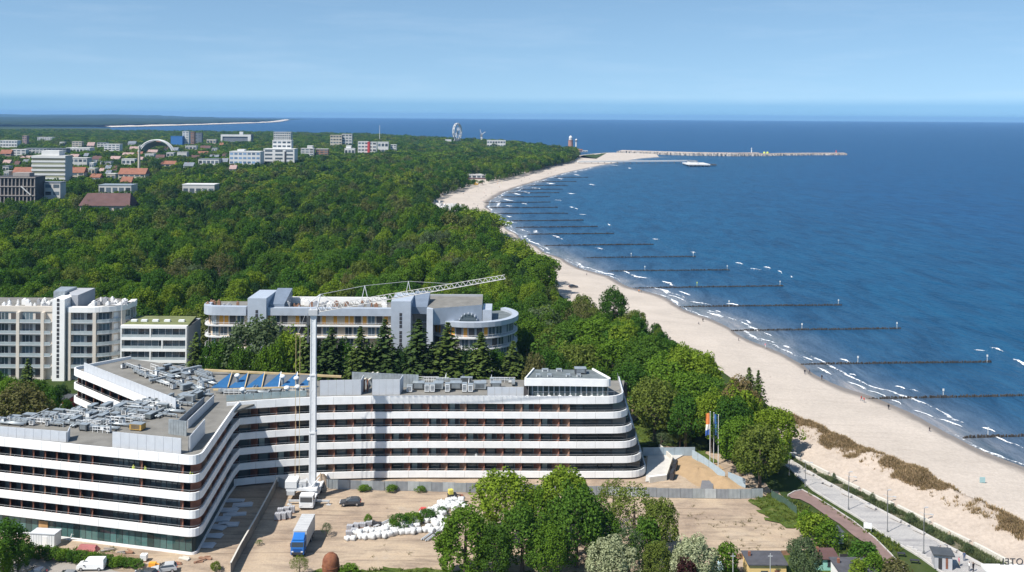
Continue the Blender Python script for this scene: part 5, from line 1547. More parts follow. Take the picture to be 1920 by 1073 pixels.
# unfinished concrete frame
t, w, d, e, Y = house(-12, 333, 66, 372, 'unfinished concrete building with open floors at the left edge', wall=m_core, strips=False, floors=4, Y=760)
for k in range(5): MB().box(-w/2-.6, -1.4, k*e/4-.35, w/2+.6, -.003, k*e/4+.35).build('floor_slab', m_concrete, t)
for i in range(12): MB().box(-w/2+i*w/11-.35, -1.0, 0, -w/2+i*w/11+.35, -.35, e).build('column', m_concrete, t)
for k in (1, 3): MB().tube((w*.18, -1.6, k*e/4+.4), (w*.42, -1.6, (k-1)*e/4+.4), .45, 4).build('stair_flight', m_whitew, t)
MB().box(-w*.1, 4, e+.602, w*.3, 12, e+3.5).build('roof_house', m_concrete, t)
H = house
H(68, 343, 113, 371, 'white modern house block beside the unfinished concrete building', roofm=m_slate, floors=4, Y=775)
H(150, 366, 242, 387, 'long building with brown tiled roof and pale walls in the trees', wall=m_cream, roof='hip', roofm=m_brownroof, Y=705, floors=2, depth=16, strips=True)
t = bpy.data.objects[[o.name for o in bpy.data.objects if o.get('label') == 'long building with brown tiled roof and pale walls in the trees'][0]]
_w = D(242, 366, 705)[0]-D(150, 366, 705)[0]; _z = D(196, 366, 705)[2]
MB().add([(-_w/2-.8, -.8, _z*.6+.01), (_w/2+.8, -.8, _z*.6+.01), (_w/2+.8, 17, _z*.6+.01), (-_w/2-.8, 17, _z*.6+.01), (-_w/2+2, 8, _z+.8), (_w/2-2, 8, _z+.8)], [(0,1,5,4), (2,3,4,5), (1,2,5), (3,0,4)]).build('roof', m_brownroof, t)
H(185, 348, 246, 361, 'low pale building with glass roof lights above the brown roof', wall=m_pale, roofm=m_galv, Y=835, floors=2)
H(342, 347, 402, 357, 'low white flat building alone among the trees', roofm=m_whitew, Y=880, floors=1)
H(24, 314, 60, 329, 'orange roofed house left of the white office block', wall=m_cream, roof='gable', Y=1050)
H(123, 314, 157, 330, 'orange roofed house right of the white office block', wall=m_cream, roof='gable', Y=1040)
H(222, 316, 272, 333, 'red tiled school building among trees in the town', wall=m_cream, roof='gable', Y=1010)
H(226, 332, 246, 342, 'small red roofed annexe below the red tiled school', wall=m_cream, roof='gable', Y=930)
H(300, 302, 328, 310, 'low red roofed house right of the white arch', wall=m_cream, roof='gable', Y=1300)
H(122, 297, 163, 308, 'white flat building right of the office block top', Y=1260, floors=3)
H(320, 256, 342, 271, 'bright blue clad building beside the arch', wall=m_blueb, Y=1980, strips=False)
t, w, d, e, Y = H(342, 247, 354, 272, 'white round tower block beside the blue building', Y=1990, wall=m_whitew)
H(355, 248, 364, 270, 'brown tower block behind the white tower', Y=2020, wall=m_brown2)
H(364, 250, 378, 262, 'grey blue block right of the brown tower', Y=2080, wall=m_slate)
t, w, d, e, Y = H(415, 253, 470, 264, 'white framed building with dark glass front on the far ridge', Y=2180, wall=m_slate, strips=False)
MB().box(-w/2-1, -1.5, e-4, w/2+1, -.01, e+.5).build('frame', m_whitew, t); MB().box(-w/2-1, -1.5, 0, -w/2+3, -.01, e-4.01).build('frame', m_whitew, t); MB().box(w/2-6, -1.5, 0, w/2+1, -.01, e-4.01).build('frame', m_whitew, t)
MB().box(w*.1, 4, e+.61, w*.22, 9, e+7).build('roof_house', m_whitew, t)
H(430, 285, 488, 306, 'white sanatorium with blue window rows above the forest', wall=m_whitew, Y=1290, floors=5, glassm=glass('blue_glass', (0.14, 0.22, 0.34), .2))
H(445, 281, 458, 286, 'small roof house on the white sanatorium', wall=m_whitew, Y=1302, strips=False)
t, w, d, e, Y = H(494, 280, 552, 303, 'big white hotel block with dark window column above the forest', wall=m_whitew, Y=1330, floors=6, nwin=3)
MB().box(w*.18, -.35, 0, w*.24, -.13, e*.9).build('window_strip', m_frame, t)
H(511, 264, 546, 281, 'stepped white upper storeys of the forest hotel', wall=m_whitew, Y=1345, floors=8, nwin=4)
H(513, 248.5, 545, 263, 'pale slab tower behind the forest hotel', wall=m_pale, Y=1700, floors=12, nwin=8)
H(564, 279, 588, 289, 'low grey flat building right of the forest hotel', wall=m_pale, Y=1520)
H(592, 280, 615, 289, 'low brown fronted building right of the grey one', wall=m_brown2, roofm=m_pale, Y=1530)
H(576, 274, 586, 281, 'small white roof house above the low grey building', wall=m_whitew, Y=1535, strips=False)
H(619, 254, 641, 271, 'beige half of the twin block on the ridge', wall=m_cream, Y=1990, floors=6)
H(641, 252, 660, 271, 'grey white half of the twin block on the ridge', wall=m_pale, Y=1995, floors=7)
H(671, 266, 690, 287, 'white stepped apartment block with red stripe', wall=m_whitew, Y=1620, floors=6)
H(690, 267, 706, 285, 'middle part of the white block, red balcony column', wall=m_whitew, Y=1640, floors=6)
H(689, 267, 693, 284, 'red stair column on the white stepped block', wall=mat('red_column', (0.5, 0.06, 0.06), .7, .1), Y=1615, strips=False)
H(708, 267, 728, 279, 'low white wing right of the stepped block', wall=m_whitew, Y=1680, floors=3)
H(732, 272, 743, 279, 'small white house at the end of the white wing', wall=m_whitew, Y=1690)
H(646, 279, 665, 288, 'small white pavilion left of the stepped block', wall=m_whitew, Y=1600, floors=2)
H(649, 274, 658, 280, 'white top storey of the small pavilion', wall=m_whitew, Y=1606, strips=False)
t, w, d, e, Y = H(913, 264, 948, 275, 'white flat hotel on the wooded point', wall=m_whitew, Y=2150, floors=3)
H(760+75, 262, 846, 266, 'low white booth beside the big wheel', wall=m_whitew, Y=2480, strips=False)
H(0, 264, 32, 277, 'white apartment row at the far left edge of the town', wall=m_whitew, Y=1900, floors=4)
H(42, 255, 50, 271, 'narrow grey brown tower in the far town', wall=m_rosy, Y=1950)
H(70, 258, 97, 264, 'far white roofed hall above the town trees', wall=m_whitew, Y=2350)
H(135, 266, 153, 277, 'cream house block left of the gabled hall', wall=m_cream, Y=1850)
H(163, 267, 176, 277, 'gabled rosy hall in the far town', wall=m_rosy, roof='gable', roofm=m_rosy, Y=1850)
H(195, 271, 224, 283, 'white hall row near the arch', wall=m_whitew, Y=1680)
H(182, 268, 200, 276, 'grey house left of the white hall row', wall=m_pale, roofm=m_slate, Y=1800)
H(0, 281, 20, 292, 'rosy roofed house row at the left edge', wall=m_rosy, roof='gable', roofm=m_brick, Y=1480)
H(22, 281, 48, 290, 'white house with flat roof in the left town', wall=m_whitew, Y=1500)
H(46, 279, 88, 288, 'pale blue grey row of town roofs', wall=m_pale, roofm=m_slate, Y=1560)
H(90, 279, 124, 293, 'dark slate roofed blocks behind the office tower', wall=m_slate, roofm=m_slate, Y=1540)
H(124, 278, 168, 284, 'long white roof line behind the office tower', wall=m_whitew, Y=1650, floors=2)
H(332, 286, 350, 293, 'small pale roofs among the trees right of the arch', wall=m_pale, Y=1500, floors=1)
H(372, 299, 410, 307, 'white rooftops of villas left of the sanatorium', wall=m_whitew, roofm=m_slate, Y=1320, floors=2)
H(344, 305, 362, 314, 'pale villa with grey roof below the white rooftops', wall=m_pale, roof='gable', roofm=m_slate, Y=1250)
H(415, 297, 426, 305, 'cream villa just left of the sanatorium', wall=m_cream, roof='gable', roofm=m_slate, Y=1330)
H(430, 310, 442, 319, 'cream gable house below the sanatorium', wall=m_cream, roof='gable', roofm=m_rosy, Y=1180)
H(228, 299, 252, 308, 'white villa in front of the arch', wall=m_whitew, Y=1320, floors=2)
# the many small houses of the town between the trees
rgh = random.Random(77); k_ = 0; tries = 0
hn = {'gable': 'small tiled roof house showing between the town trees', 'flat': 'small flat roofed block showing between the town trees'}
while k_ < 44 and tries < 4000:
    tries += 1
    x0 = rgh.uniform(-5, 420); y1 = rgh.uniform(268, 332) if x0 < 240 else rgh.uniform(266, 300)
    w_, h_ = rgh.uniform(7, 22), rgh.uniform(4, 8)
    if any(not (x0+w_ < a-2 or x0 > c+2 or y1 < b-2 or y1-h_ > d+2) for a, b, c, d, _ in SEEN): continue
    rf = rgh.choice(['gable', 'gable', 'flat'])
    H(x0, y1-h_, x0+w_, y1, hn[rf], wall=rgh.choice([m_whitew, m_pale, m_cream, m_pale]), roof=rf, roofm=rgh.choice([m_brick, m_slate, m_brownroof, m_rosy]) if rf == 'gable' else rgh.choice([m_pale, m_slate, m_whitew]), group='small town houses with '+('tiled' if rf == 'gable' else 'flat')+' roofs', floors=2)
    k_ += 1
# tied arch of the amphitheatre and its slender tower
Ya = 1640.0; xa, xb = D(262, 280, Ya)[0], D(322, 280, Ya)[0]; zt = D(290, 263, Ya)[2]
ar = thing('arch_roof', 'large white arch roof of the open air theatre in the town', 'arch roof', ((xa+xb)/2, Ya, 0))
for off_ in (0, 9):
    mb = MB(); N = 22
    pts = [((xa+xb)/2-(xb-xa)/2*math.cos(math.pi*i/N)*1.12, Ya+off_, zt*math.sin(math.pi*i/N)**.8) for i in range(N+1)]
    for i in range(N): mb.tube(pts[i], pts[i+1], 1.3, 6)
    mb.build('arch', m_whitew, ar, world=True)
vv = []; N = 22
for i in range(N+1): vv += [((xa+xb)/2-(xb-xa)/2*math.cos(math.pi*i/N)*1.05, Ya+.5, zt*.93*math.sin(math.pi*i/N)**.8), ((xa+xb)/2-(xb-xa)/2*math.cos(math.pi*i/N)*1.05, Ya+26, zt*.7*math.sin(math.pi*i/N)**.8)]
MB().add(vv, [(2*i, 2*i+2, 2*i+3, 2*i+1) for i in range(N)]).build('membrane', mat('grey_blue_membrane', (0.30, 0.36, 0.46), .6, .08), ar, world=True)
SEEN.append((262, 263, 322, 280, Ya))
xp, yp, zp = D(261, 274, 1100); tp = thing('brick_chimney', 'slender pale chimney in front of the white arch', 'chimney', (xp, yp, 0))
MB().lathe([(1.7, 0), (1.35, zp*.9), (1.5, zp*.92), (1.5, zp)], n=10).build('shaft', m_cream, tp); MB().lathe([(1.7, zp*.85), (1.7, zp*.87)], n=10).build('collar', m_whitew, tp)
SEEN.append((257, 274, 265, 301, 1100))
# big wheel seen almost from the side
Yw = 2500.0; xw, _, zc = D(857.5, 247.5, Yw); rw = (264-231.5)/2*Yw/F
bw = thing('ferris_wheel', 'big white ferris wheel above the trees by the sea', 'ferris wheel', (xw, Yw, 0))
ca = math.cos(R(66)); sa = math.sin(R(66))
def wp(t, r, o): return (xw+math.cos(t)*r*ca - o*sa, Yw+math.cos(t)*r*sa + o*ca, zc+math.sin(t)*r)
for o_ in (-2.0, 2.0):
    mb = MB()
    for i in range(28):
        mb.tube(wp(i*2*math.pi/28, rw, o_), wp((i+1)*2*math.pi/28, rw, o_), 1.0, 5)
        mb.tube(wp(i*2*math.pi/28, rw*.9, o_), wp((i+1)*2*math.pi/28, rw*.88, o_), .7, 4)
    mb.build('rim', m_whitew, bw, world=True)
mb = MB()
for i in range(14): mb.tube((xw, Yw, zc), wp(i*2*math.pi/14, rw, 0), .6, 4)
mb.build('spoke', m_whitew, bw, world=True)
for sx in (-1, 1):
    MB().tube((xw, Yw, zc), (xw+sx*13, Yw-6, 0), .9, 5).build('leg', m_whitew, bw, world=True)
    MB().tube((xw, Yw, zc), (xw+sx*13, Yw+6, 0), .9, 5).build('leg', m_whitew, bw, world=True)
gm = MB().box(-1.2, -1.2, -3, 1.2, 1.2, -.4).lathe([(1.3, -.4), (.7, .1)], n=6).mesh('gondola', m_whitew)
for i in range(14): put(gm, 'gondola', bw, wp(i*2*math.pi/14, rw+.5, 0), 0, True)
SEEN.append((847, 231, 868, 265, Yw))
# slim masts, harbour crane
xp, yp, zp = D(712, 235, 2450)
tag(MB().lathe([(.9, 0), (.4, zp)], n=6).build('radio_mast', m_whitew, loc=(xp, yp, 0)), 'slender white mast standing above the trees before the sea', 'mast')
xp, yp, zp = D(903, 243, 2480)
hc = thing('harbour_crane', 'small pale harbour crane above the trees right of the big wheel', 'crane', (xp, yp, 0))
MB().box(-2.2, -2.2, 0, 2.2, 2.2, zp*.55).build('tower', m_whitew, hc); MB().box(-3.5, -2, zp*.55+.01, 2.5, 2, zp*.72).build('cabin', m_slate, hc); MB().tube((0, 0, zp*.7), (10, 0, zp*.86), .8, 5).tube((0, 0, zp*.7), (-4, 0, zp), .7, 5).build('jib', m_whitew, hc)
SEEN.append((899, 242, 912, 259, 2480))
# lighthouse and the tower beside it
xp, yp, zp = D(1070, 254.5, 2330)
lh = thing('lighthouse', 'red brick lighthouse with pale dome on the far point', 'lighthouse', (xp, yp, 0))
MB().lathe([(6.5, 0), (5.6, zp*.62), (6.3, zp*.64), (6.3, zp*.67)], n=14).build('tower', mat('lighthouse_brick', (0.36, 0.19, 0.14), .85, .12), lh); MB().lathe([(4.2, zp*.672), (4.2, zp*.84)], n=12).build('lantern', m_pale, lh); MB().lathe([(4.6, zp*.842), (3.6, zp*.92), (.8, zp)], n=12).build('dome', m_whitew, lh)
xp, yp, zp = D(1080.5, 260.5, 2330)
pt = thing('pilot_tower', 'white control tower beside the brick lighthouse', 'tower', (xp, yp, 0))
MB().lathe([(2.2, 0), (2.0, zp*.72)], n=10).build('shaft', m_whitew, pt); MB().lathe([(2.8, zp*.722), (2.8, zp*.88)], n=10).build('cabin', m_slate, pt); MB().lathe([(3.0, zp*.882), (1, zp)], n=10).build('roof', m_whitew, pt)
SEEN.append((1062, 254, 1086, 273, 2330)); SEEN.append((1086, 270, 1130, 300, 2400))
H(1082, 280, 1092, 291, 'rosy beach houses at the root of the breakwater', wall=m_rosy, roof='gable', roofm=m_brick, Y=2120, floors=2, seen=False)
H(1092, 283, 1102, 290.5, 'white beach bar near the breakwater', wall=m_whitew, Y=2140, floors=1, seen=False)
# pier
m_stone = mat('pale_rubble', (0.42, 0.38, 0.34), .95, .3, .15, bump=.3, bscale=.5)
pa, pb_ = G(1085, 305.5, 0), G(1300, 303.8, 0)
pr = thing('pier', 'long white pier reaching into the sea with a platform at its end', 'pier', (*pa, SEA))
a = math.atan2(pb_[1]-pa[1], pb_[0]-pa[0]); L = math.dist(pa, pb_)
MB().wall([pa, pb_], 9, .8, 2.6).build('deck', m_whitew, pr, world=True)
for side in (0, 8):
    q = offset([pa, pb_], side-.1 if side else .1); MB().wall(q, .2, 2.002, 3.0).build('railing', m_whitew, pr, world=True)
pm = MB().tube((0,0,0), (0,0,2.79), .7, 6).mesh('pile', m_concrete)
for (x, y, _) in walk(offset([pa, pb_], 1.0), 12.0): put(pm, 'pile', pr, (x, y, SEA), 0, True)
pc = G(1305, 308.5, 0)
MB().obox(pc[0], pc[1], 0, 36, 60, .2, 1.8).build('platform', m_whitew, pr, world=True)
MB().obox(pc[0]-6, pc[1], 0, 12, 26, 1.802, 6.0).build('pavilion', m_whitew, pr, world=True)
MB().obox(pc[0]-6, pc[1], 0, 14, 28, 6.002, 6.6).build('pavilion_roof', m_slate, pr, world=True)
MB().obox(pc[0]+26, pc[1], 0, 14, 16, -1.0, .9).build('landing_stage', m_darkm, pr, world=True)
pm2 = MB().tube((0,0,0), (0,0,2.39), 1.0, 6).mesh('pile', m_concrete)
for i in range(6):
    for j in (0, 1): put(pm2, 'pile', pr, (pc[0]-16+i*6.4, pc[1]-27+j*54, SEA), 0, True)
# breakwaters: rubble banks of blocks
def bank(px_pts, w, h, name, label, seed):
    pts = [G(x, y, SEA) for x, y in px_pts]; rg = random.Random(seed)
    t = thing(name, label, 'breakwater', (*pts[0], SEA))
    mb = MB()
    mb.wall(pts, w, SEA-1, h-.9).wall(offset(pts, w*.3), w*.45, h-.95, h)
    mb.build('core', mat('breakwater_deck', (0.44, 0.38, 0.33), .9, .15, .1), t, world=True)
    bl = MB()
    for o_ in (-1.5, w+1.5, 1.0, w-1.5):
        for (x, y, a) in walk(offset(pts, o_), 4.2): bl.obox(x+rg.uniform(-1.5,1.5), y+rg.uniform(-2,2), rg.uniform(0, 3), rg.uniform(2.5, 5), rg.uniform(2.5, 4.5), SEA-1, h-rg.uniform(.6, 3.2))
    stuff(bl.build('rubble', m_stone, t, world=True))
bank([(1160,287.5),(1200,289),(1300,292),(1380,293),(1428,292.5)], 26, 4.4, 'breakwater', 'inner rubble breakwater running out from the far beach', 1)
bank([(1430,292.8),(1470,291.8),(1530,291.2),(1588,291)], 20, 2.6, 'breakwater', 'outer lower breakwater arm with a red beacon at its tip', 2)
for px_, py_, h, m, lab in ((1411, 291.5, 14, m_whitew, 'white beacon on the inner breakwater'), (1570, 290.5, 8, mat('red_beacon', (0.5, .12, .1), .6, .05), 'red beacon at the tip of the outer breakwater')):
    x, y = G(px_, py_, SEA); t = thing('beacon', lab, 'beacon', (x, y+8, 0)); MB().lathe([(1.6, 0), (1.0, h*.8), (1.6, h*.82), (1.6, h*.86)], n=8).build('shaft', m, t); MB().lathe([(.9, h*.862), (.9, h*.95), (.2, h)], n=8).build('lantern', m, t)
for px_, lab in ((1434.5, 'left'), (1440.5, 'right')):
    x, y = G(px_, 292.3, SEA); tag(MB().lathe([(2.4, 0), (2.4, 4.5), (1.6, 6.0)], n=8).build('breakwater_tank', m_sign, loc=(x, y+6, 0.2)), f'{lab} one of two yellow green tanks in the breakwater gap', 'tank', 'yellow green tanks on the breakwater')
# beach pavilion, windbreaks and machines on the far beach
t, w, d, e, Y = H(876, 328, 911, 337, 'long white beach pavilion at the edge of the wood', wall=m_whitew, Y=1210, floors=1, seen=True, depth=12)
MB().box(-w/2, -5, 0, w/2, -.2, 1.2).build('terrace', m_brownroof, t)
for i, (px_, py_, lab) in enumerate(((816, 367, 'yellow beach digger near the treeline'), (893, 347, 'ochre heap of beach huts below the pavilion'))):
    x, y = G(px_, py_, -.2); t = thing('beach_digger' if i == 0 else 'hut_stack', lab, 'digger' if i == 0 else 'beach huts', (x, y, -.3))
    my = mat('digger_yellow', (0.62, 0.38, 0.08), .7, .1)
    MB().box(-3, -1.2, .5, 2, 1.2, 2.0).box(-2.6, -1, 2.002, -.4, 1, 3.4).build('body', my, t); MB().tube((2, 0, 1.5), (6, 0, 3), .4, 5).tube((6, 0, 3), (8, 0, .6), .35, 5).build('arm', m_brown, t); MB().box(-3.2, -1.4, 0, 2.4, 1.4, .498).build('track', m_darkm, t)
bc_me = MB().add([(-.7,-.5,0),(.7,-.5,0),(.7,.5,0),(-.7,.5,0),(-.7,-.1,1.5),(.7,-.1,1.5),(.7,.5,1.5),(-.7,.5,1.5),(-.7,-.5,.5),(.7,-.5,.5)], [(0,1,9,8),(8,9,5,4),(4,5,6,7),(1,2,6,5,9),(3,0,8,4,7),(2,3,7,6)]).mesh('beach_chair', m_whitew)
rgt = random.Random(9)
bcp = [G(x, y, 0) for x, y in ((806,372),(832,385),(868,386),(862,398),(838,402),(815,385))]
P = np.array(bcp); lo, hi = P.min(0), P.max(0); c = 0
while c < 60:
    p = (rgt.uniform(lo[0], hi[0]), rgt.uniform(lo[1], hi[1]))
    if inside(p, bcp): o = put(bc_me, 'beach_chair', None, (*p, -.12), rgt.uniform(0, 6)); o.scale = (1.5,)*3; tag(o, 'white hooded beach chair in the field of chairs by the wood', 'beach chair', 'hooded beach chairs on the far beach'); c += 1

m_whitew = MATS['white_render']
spread_forest()
# ================================================================== trees one can tell apart
T = plant_px
nth = ['first','second','third','fourth','fifth','sixth','seventh','eighth','ninth','tenth','eleventh','twelfth','thirteenth','fourteenth','fifteenth','sixteenth']
T('chestnut_tree', 873, 957, 124, 166, 'round', 'fresh', 'dense chestnut tree beside the white bulk bags at the picture bottom', seed=1)
T('chestnut_tree', 980, 952, 112, 168, 'round', 'mid', 'dense chestnut tree second from the bulk bags at the bottom', seed=2)
T('maple_tree', 948, 888, 118, 181, 'near', 'bright', 'airy yellow green tree rising behind the two chestnuts', seed=0)
T('maple_tree', 1060, 879, 110, 182, 'near', 'bright', 'brightest yellow green tree top in front of the hotel bands', seed=2)
T('chestnut_tree', 1082, 914, 112, 170, 'round', 'mid', 'tall dark chestnut tree in the middle of the foreground clump', seed=3)
T('young_tree', 1150, 902, 76, 184, 'sparse', 'olive', 'thin olive tree right of the dark chestnut', seed=1)
T('young_tree', 1190, 914, 100, 178, 'sparse', 'olive', 'sparse brownish tree with bare branches showing', seed=2)
T('young_tree', 1238, 936, 70, 174, 'near', 'olive', 'olive tree at the right end of the foreground clump', seed=3)
T('shrub', 1212, 975, 66, 171, 'bush', 'mid', 'green bush under the olive tree right of the clump', 'shrub', seed=1)
T('hawthorn_bush', 1146, 1010, 92, 162, 'round', 'blossom', 'large bush covered in white blossom left of the other blossom bush', 'shrub', seed=0)
T('hawthorn_bush', 1300, 1009, 88, 162, 'round', 'blossom', 'large bush covered in white blossom beside the dark purple bush', 'shrub', seed=2)
T('shrub', 1232, 1018, 62, 163, 'round', 'olive', 'round yellow green bush between the two blossom bushes', 'shrub', seed=1)
T('purple_bush', 1288, 1050, 44, 158, 'bush', 'purple', 'dark purple leaved bush in front of the white blossom', 'shrub', seed=1)
T('shrub', 1362, 1022, 50, 166, 'bush', 'fresh', 'low green bush right of the blossom bush by the yard', 'shrub', seed=0)
T('garden_tree', 1508, 1010, 62, 163, 'near', 'grey', 'grey green garden tree between the yellow and the teal hut', seed=1)
T('shrub', 1620, 1018, 60, 170, 'bush', 'deep', 'dark green bush in front of the red path', 'shrub', seed=2)
T('shrub', 1640, 1040, 46, 165, 'bush', 'fresh', 'fresh green bush below the dark bush by the path', 'shrub', seed=3)
T('shrub', 1680, 1050, 60, 161, 'bush', 'brown', 'brownish bush by the promenade steps', 'shrub', seed=0)
T('shrub', 1608, 1050, 36, 163, 'bush', 'bright', 'bright green bush right of the teal hut', 'shrub', seed=1)
T('shrub', 1530, 968, 62, 181, 'bush', 'bright', 'bright green shrub on the verge left of the red path', 'shrub', seed=1)
T('shrub', 1552, 982, 52, 178, 'bush', 'fresh', 'fresh green shrub above the white cabin', 'shrub', seed=2)
T('shrub', 1515, 962, 44, 183, 'bush', 'fresh', 'fresh green shrub at the end of the dark mesh fence', 'shrub', seed=3)
for i, (a, b, w, Y) in enumerate(((6,982,92,166),(34,1018,46,165),(-20,1010,80,160))):
    T('street_tree', a, b, w, Y, 'near', ('deep', 'mid', 'fresh')[i], ('green tree at the lower left picture corner', 'small green tree right of the corner tree', 'green tree cut by the left picture edge')[i], seed=i)
for i in range(13):
    T('hedge_shrub', 52+i*17, 1021+i*2.4, 30, 172-i*.25, 'bush', ('mid', 'fresh', 'deep')[i % 3], f'green shrub in the street hedge, {nth[i]} from the left', 'shrub', 'hedge shrubs along the street', seed=i % 4)
T('willow_bush', 562, 1042, 36, 166, 'sparse', 'olive', 'yellow green willow bush in front of the blue truck', 'shrub', seed=0)
T('weed_clump', 612, 981, 22, 182, 'sparse', 'grey', 'grey green weeds beside the blue truck', 'shrub', seed=1)
T('weed_clump', 486, 1022, 14, 178, 'sparse', 'mid', 'small weed at the foot of the yard fence', 'shrub', seed=2)
for i, (a, b, w, Y) in enumerate(((683,910,24,204.3),(735,909,24,204.3),(789,912,20,204.2))):
    T('weed_clump', a, b, w, Y-.4, 'bush', 'fresh', f'green weed clump against the grey yard fence, {("left","middle","right")[i]} of three', 'shrub', seed=i)
for i, (a, b, w, Y) in enumerate(((750,966,40,186),(775,962,36,188),(800,958,40,190),(690,966,18,188),(830,951,20,192),(738,975,20,185))):
    T('weed_clump', a, b, w, Y, 'bush', ('deep', 'fresh')[i % 2], 'dark green weeds growing among the bulk bags', 'shrub', 'weeds among the bulk bags', seed=i % 4)
T('weed_clump', 655, 1060, 40, 166, 'bush', 'fresh', 'green weeds right of the rusty tank', 'shrub', seed=2)
T('weed_clump', 405, 1055, 22, 168, 'bush', 'olive', 'weeds at the near end of the yard fence', 'shrub', seed=3)
# beside the rear wing, left
T('spruce_tree', 52, 672, 62, 258, 'spruce', 'spruce2', 'single conifer in front of the tan apartment block', seed=1)
T('broad_shrub_tree', 38, 722, 120, 226, 'near', 'brown', 'broad brownish tree left of the rear wing', seed=2)
T('broad_shrub_tree', -40, 735, 100, 222, 'near', 'olive', 'olive tree at the left edge below the tan block', seed=1)
# row of conifers and garden trees between the two hotels
ROW = [(368,622,44,262,'spruce','spruce2'),(398,640,40,262,'near','deep'),(424,640,44,262,'near','mid'),(482,600,90,266,'near','grey'),(545,622,54,264,'near','bright'),(528,640,40,260,'near','fresh'),(578,602,52,262,'spruce','spruce2'),(622,612,62,262,'spruce','spruce'),(648,640,40,264,'near','deep'),(676,610,52,260,'spruce','spruce2'),(722,597,62,262,'spruce','spruce'),(785,596,70,262,'spruce','spruce'),(752,650,40,262,'near','dark'),(840,603,66,262,'spruce','spruce2'),(872,650,40,262,'near','dark'),(902,622,64,260,'spruce','spruce2'),(962,638,54,262,'spruce','spruce2'),(932,656,40,264,'near','deep'),(605,640,40,264,'near','dark'),(700,646,40,264,'near','deep'),(460,650,50,260,'near','mid'),(810,640,46,266,'spruce','spruce'),(505,650,50,258,'near','fresh')]
ns = nb_ = 0
for i, (a, b, w, Y, k, c) in enumerate(sorted(ROW)):
    if k == 'spruce':
        T('spruce_tree', a, b, w*1.9, Y, k, c, f'{nth[ns]} spruce from the left in the row behind the main roof', 'tree', 'spruces between the two hotels', seed=i % 4); ns += 1
    else:
        T('garden_tree', a, b, w*1.4, Y, k, c, f'{nth[nb_]} broadleaf tree from the left in the spruce row', 'tree', 'broadleaf trees in the spruce row', seed=i % 4); nb_ += 1
T('blossom_tree', 1003, 664, 56, 250, 'round', 'brown', 'pale round tree behind the penthouse of the hotel', seed=0)
# trees one can tell apart along the beach side
T('willow_tree', 1425, 800, 96, 206, 'near', 'olive', 'olive green tree nearest the promenade, right of the flagpoles', seed=0)
T('maple_tree', 1455, 765, 84, 226, 'round', 'bright', 'glossy bright green tree at the head of the dune', seed=1)
T('copper_tree', 1382, 712, 82, 234, 'near', 'rust', 'copper brown tree standing out above the flagpoles', seed=2)
T('grey_willow', 1010, 580, 90, 330, 'near', 'grey', 'tall grey green willow right of the silver building', seed=3)
T('pine_tree', 1405, 688, 74, 246, 'spruce', 'spruce2', 'left of two dark pines at the beach edge', seed=2)
T('pine_tree', 1422, 695, 64, 243, 'spruce', 'spruce2', 'right of two dark pines at the beach edge', seed=3)
T('birch_tree', 965, 470, 130, 450, 'near', 'bright', 'light green tree mass bulging over the distant beach', seed=0)
T('birch_tree', 1010, 478, 80, 430, 'near', 'fresh', 'light green tree above the narrow part of the beach', seed=1)
T('shrub', 1240, 812, 44, 232, 'sparse', 'grey', 'pale scrub on the lawn right of the hotel', 'shrub', seed=1)
T('shrub', 1275, 806, 40, 232, 'sparse', 'olive', 'brownish scrub beside the lawn fence', 'shrub', seed=2)
T('oak_tree', 895, 396, 110, 640, 'near', 'bright', 'bright tree at the tip of the wood above the bay beach', seed=2)
T('oak_tree', 860, 400, 80, 640, 'near', 'fresh', 'fresh green tree left of the bright tree above the bay', seed=3)

T('chestnut_tree', 926, 985, 80, 164, 'round', 'mid', 'lower chestnut between the two bottom chestnuts', seed=3)
T('chestnut_tree', 1030, 985, 70, 165, 'round', 'fresh', 'lower green tree left of the tall dark chestnut', seed=0)
T('maple_tree', 1005, 920, 90, 179, 'near', 'fresh', 'fresh green tree in the middle behind the chestnuts', seed=1)
T('young_tree', 1128, 955, 80, 173, 'near', 'mid', 'mid green tree right behind the tall dark chestnut', seed=0)
T('shrub', 1180, 990, 60, 166, 'sparse', 'grey', 'grey scrub above the left blossom bush', 'shrub', seed=3)

FILL = [(1050,612,100,296,'mid'),(1110,600,110,303,'fresh'),(1172,612,110,297,'deep'),(1085,645,90,274,'olive'),(1150,640,100,277,'fresh'),(1215,650,110,271,'mid'),(1182,685,90,250,'deep'),(1252,672,110,258,'fresh'),(1228,712,90,236,'olive'),(1292,700,110,243,'fresh'),(1330,728,100,240,'mid'),(1286,742,84,232,'deep'),(1030,660,80,262,'deep'),(1120,690,70,248,'mid')]
wd = {'mid': 'mid green', 'fresh': 'fresh green', 'deep': 'deep green', 'olive': 'olive green'}
for i, (a, b, w, Y, c) in enumerate(FILL):
    T('broadleaf_tree', a, b, w, Y, 'near', c, f'{wd[c]} broadleaf tree in the dense clump right of the penthouse', 'tree', f'{wd[c]} trees right of the penthouse', seed=i % 4)

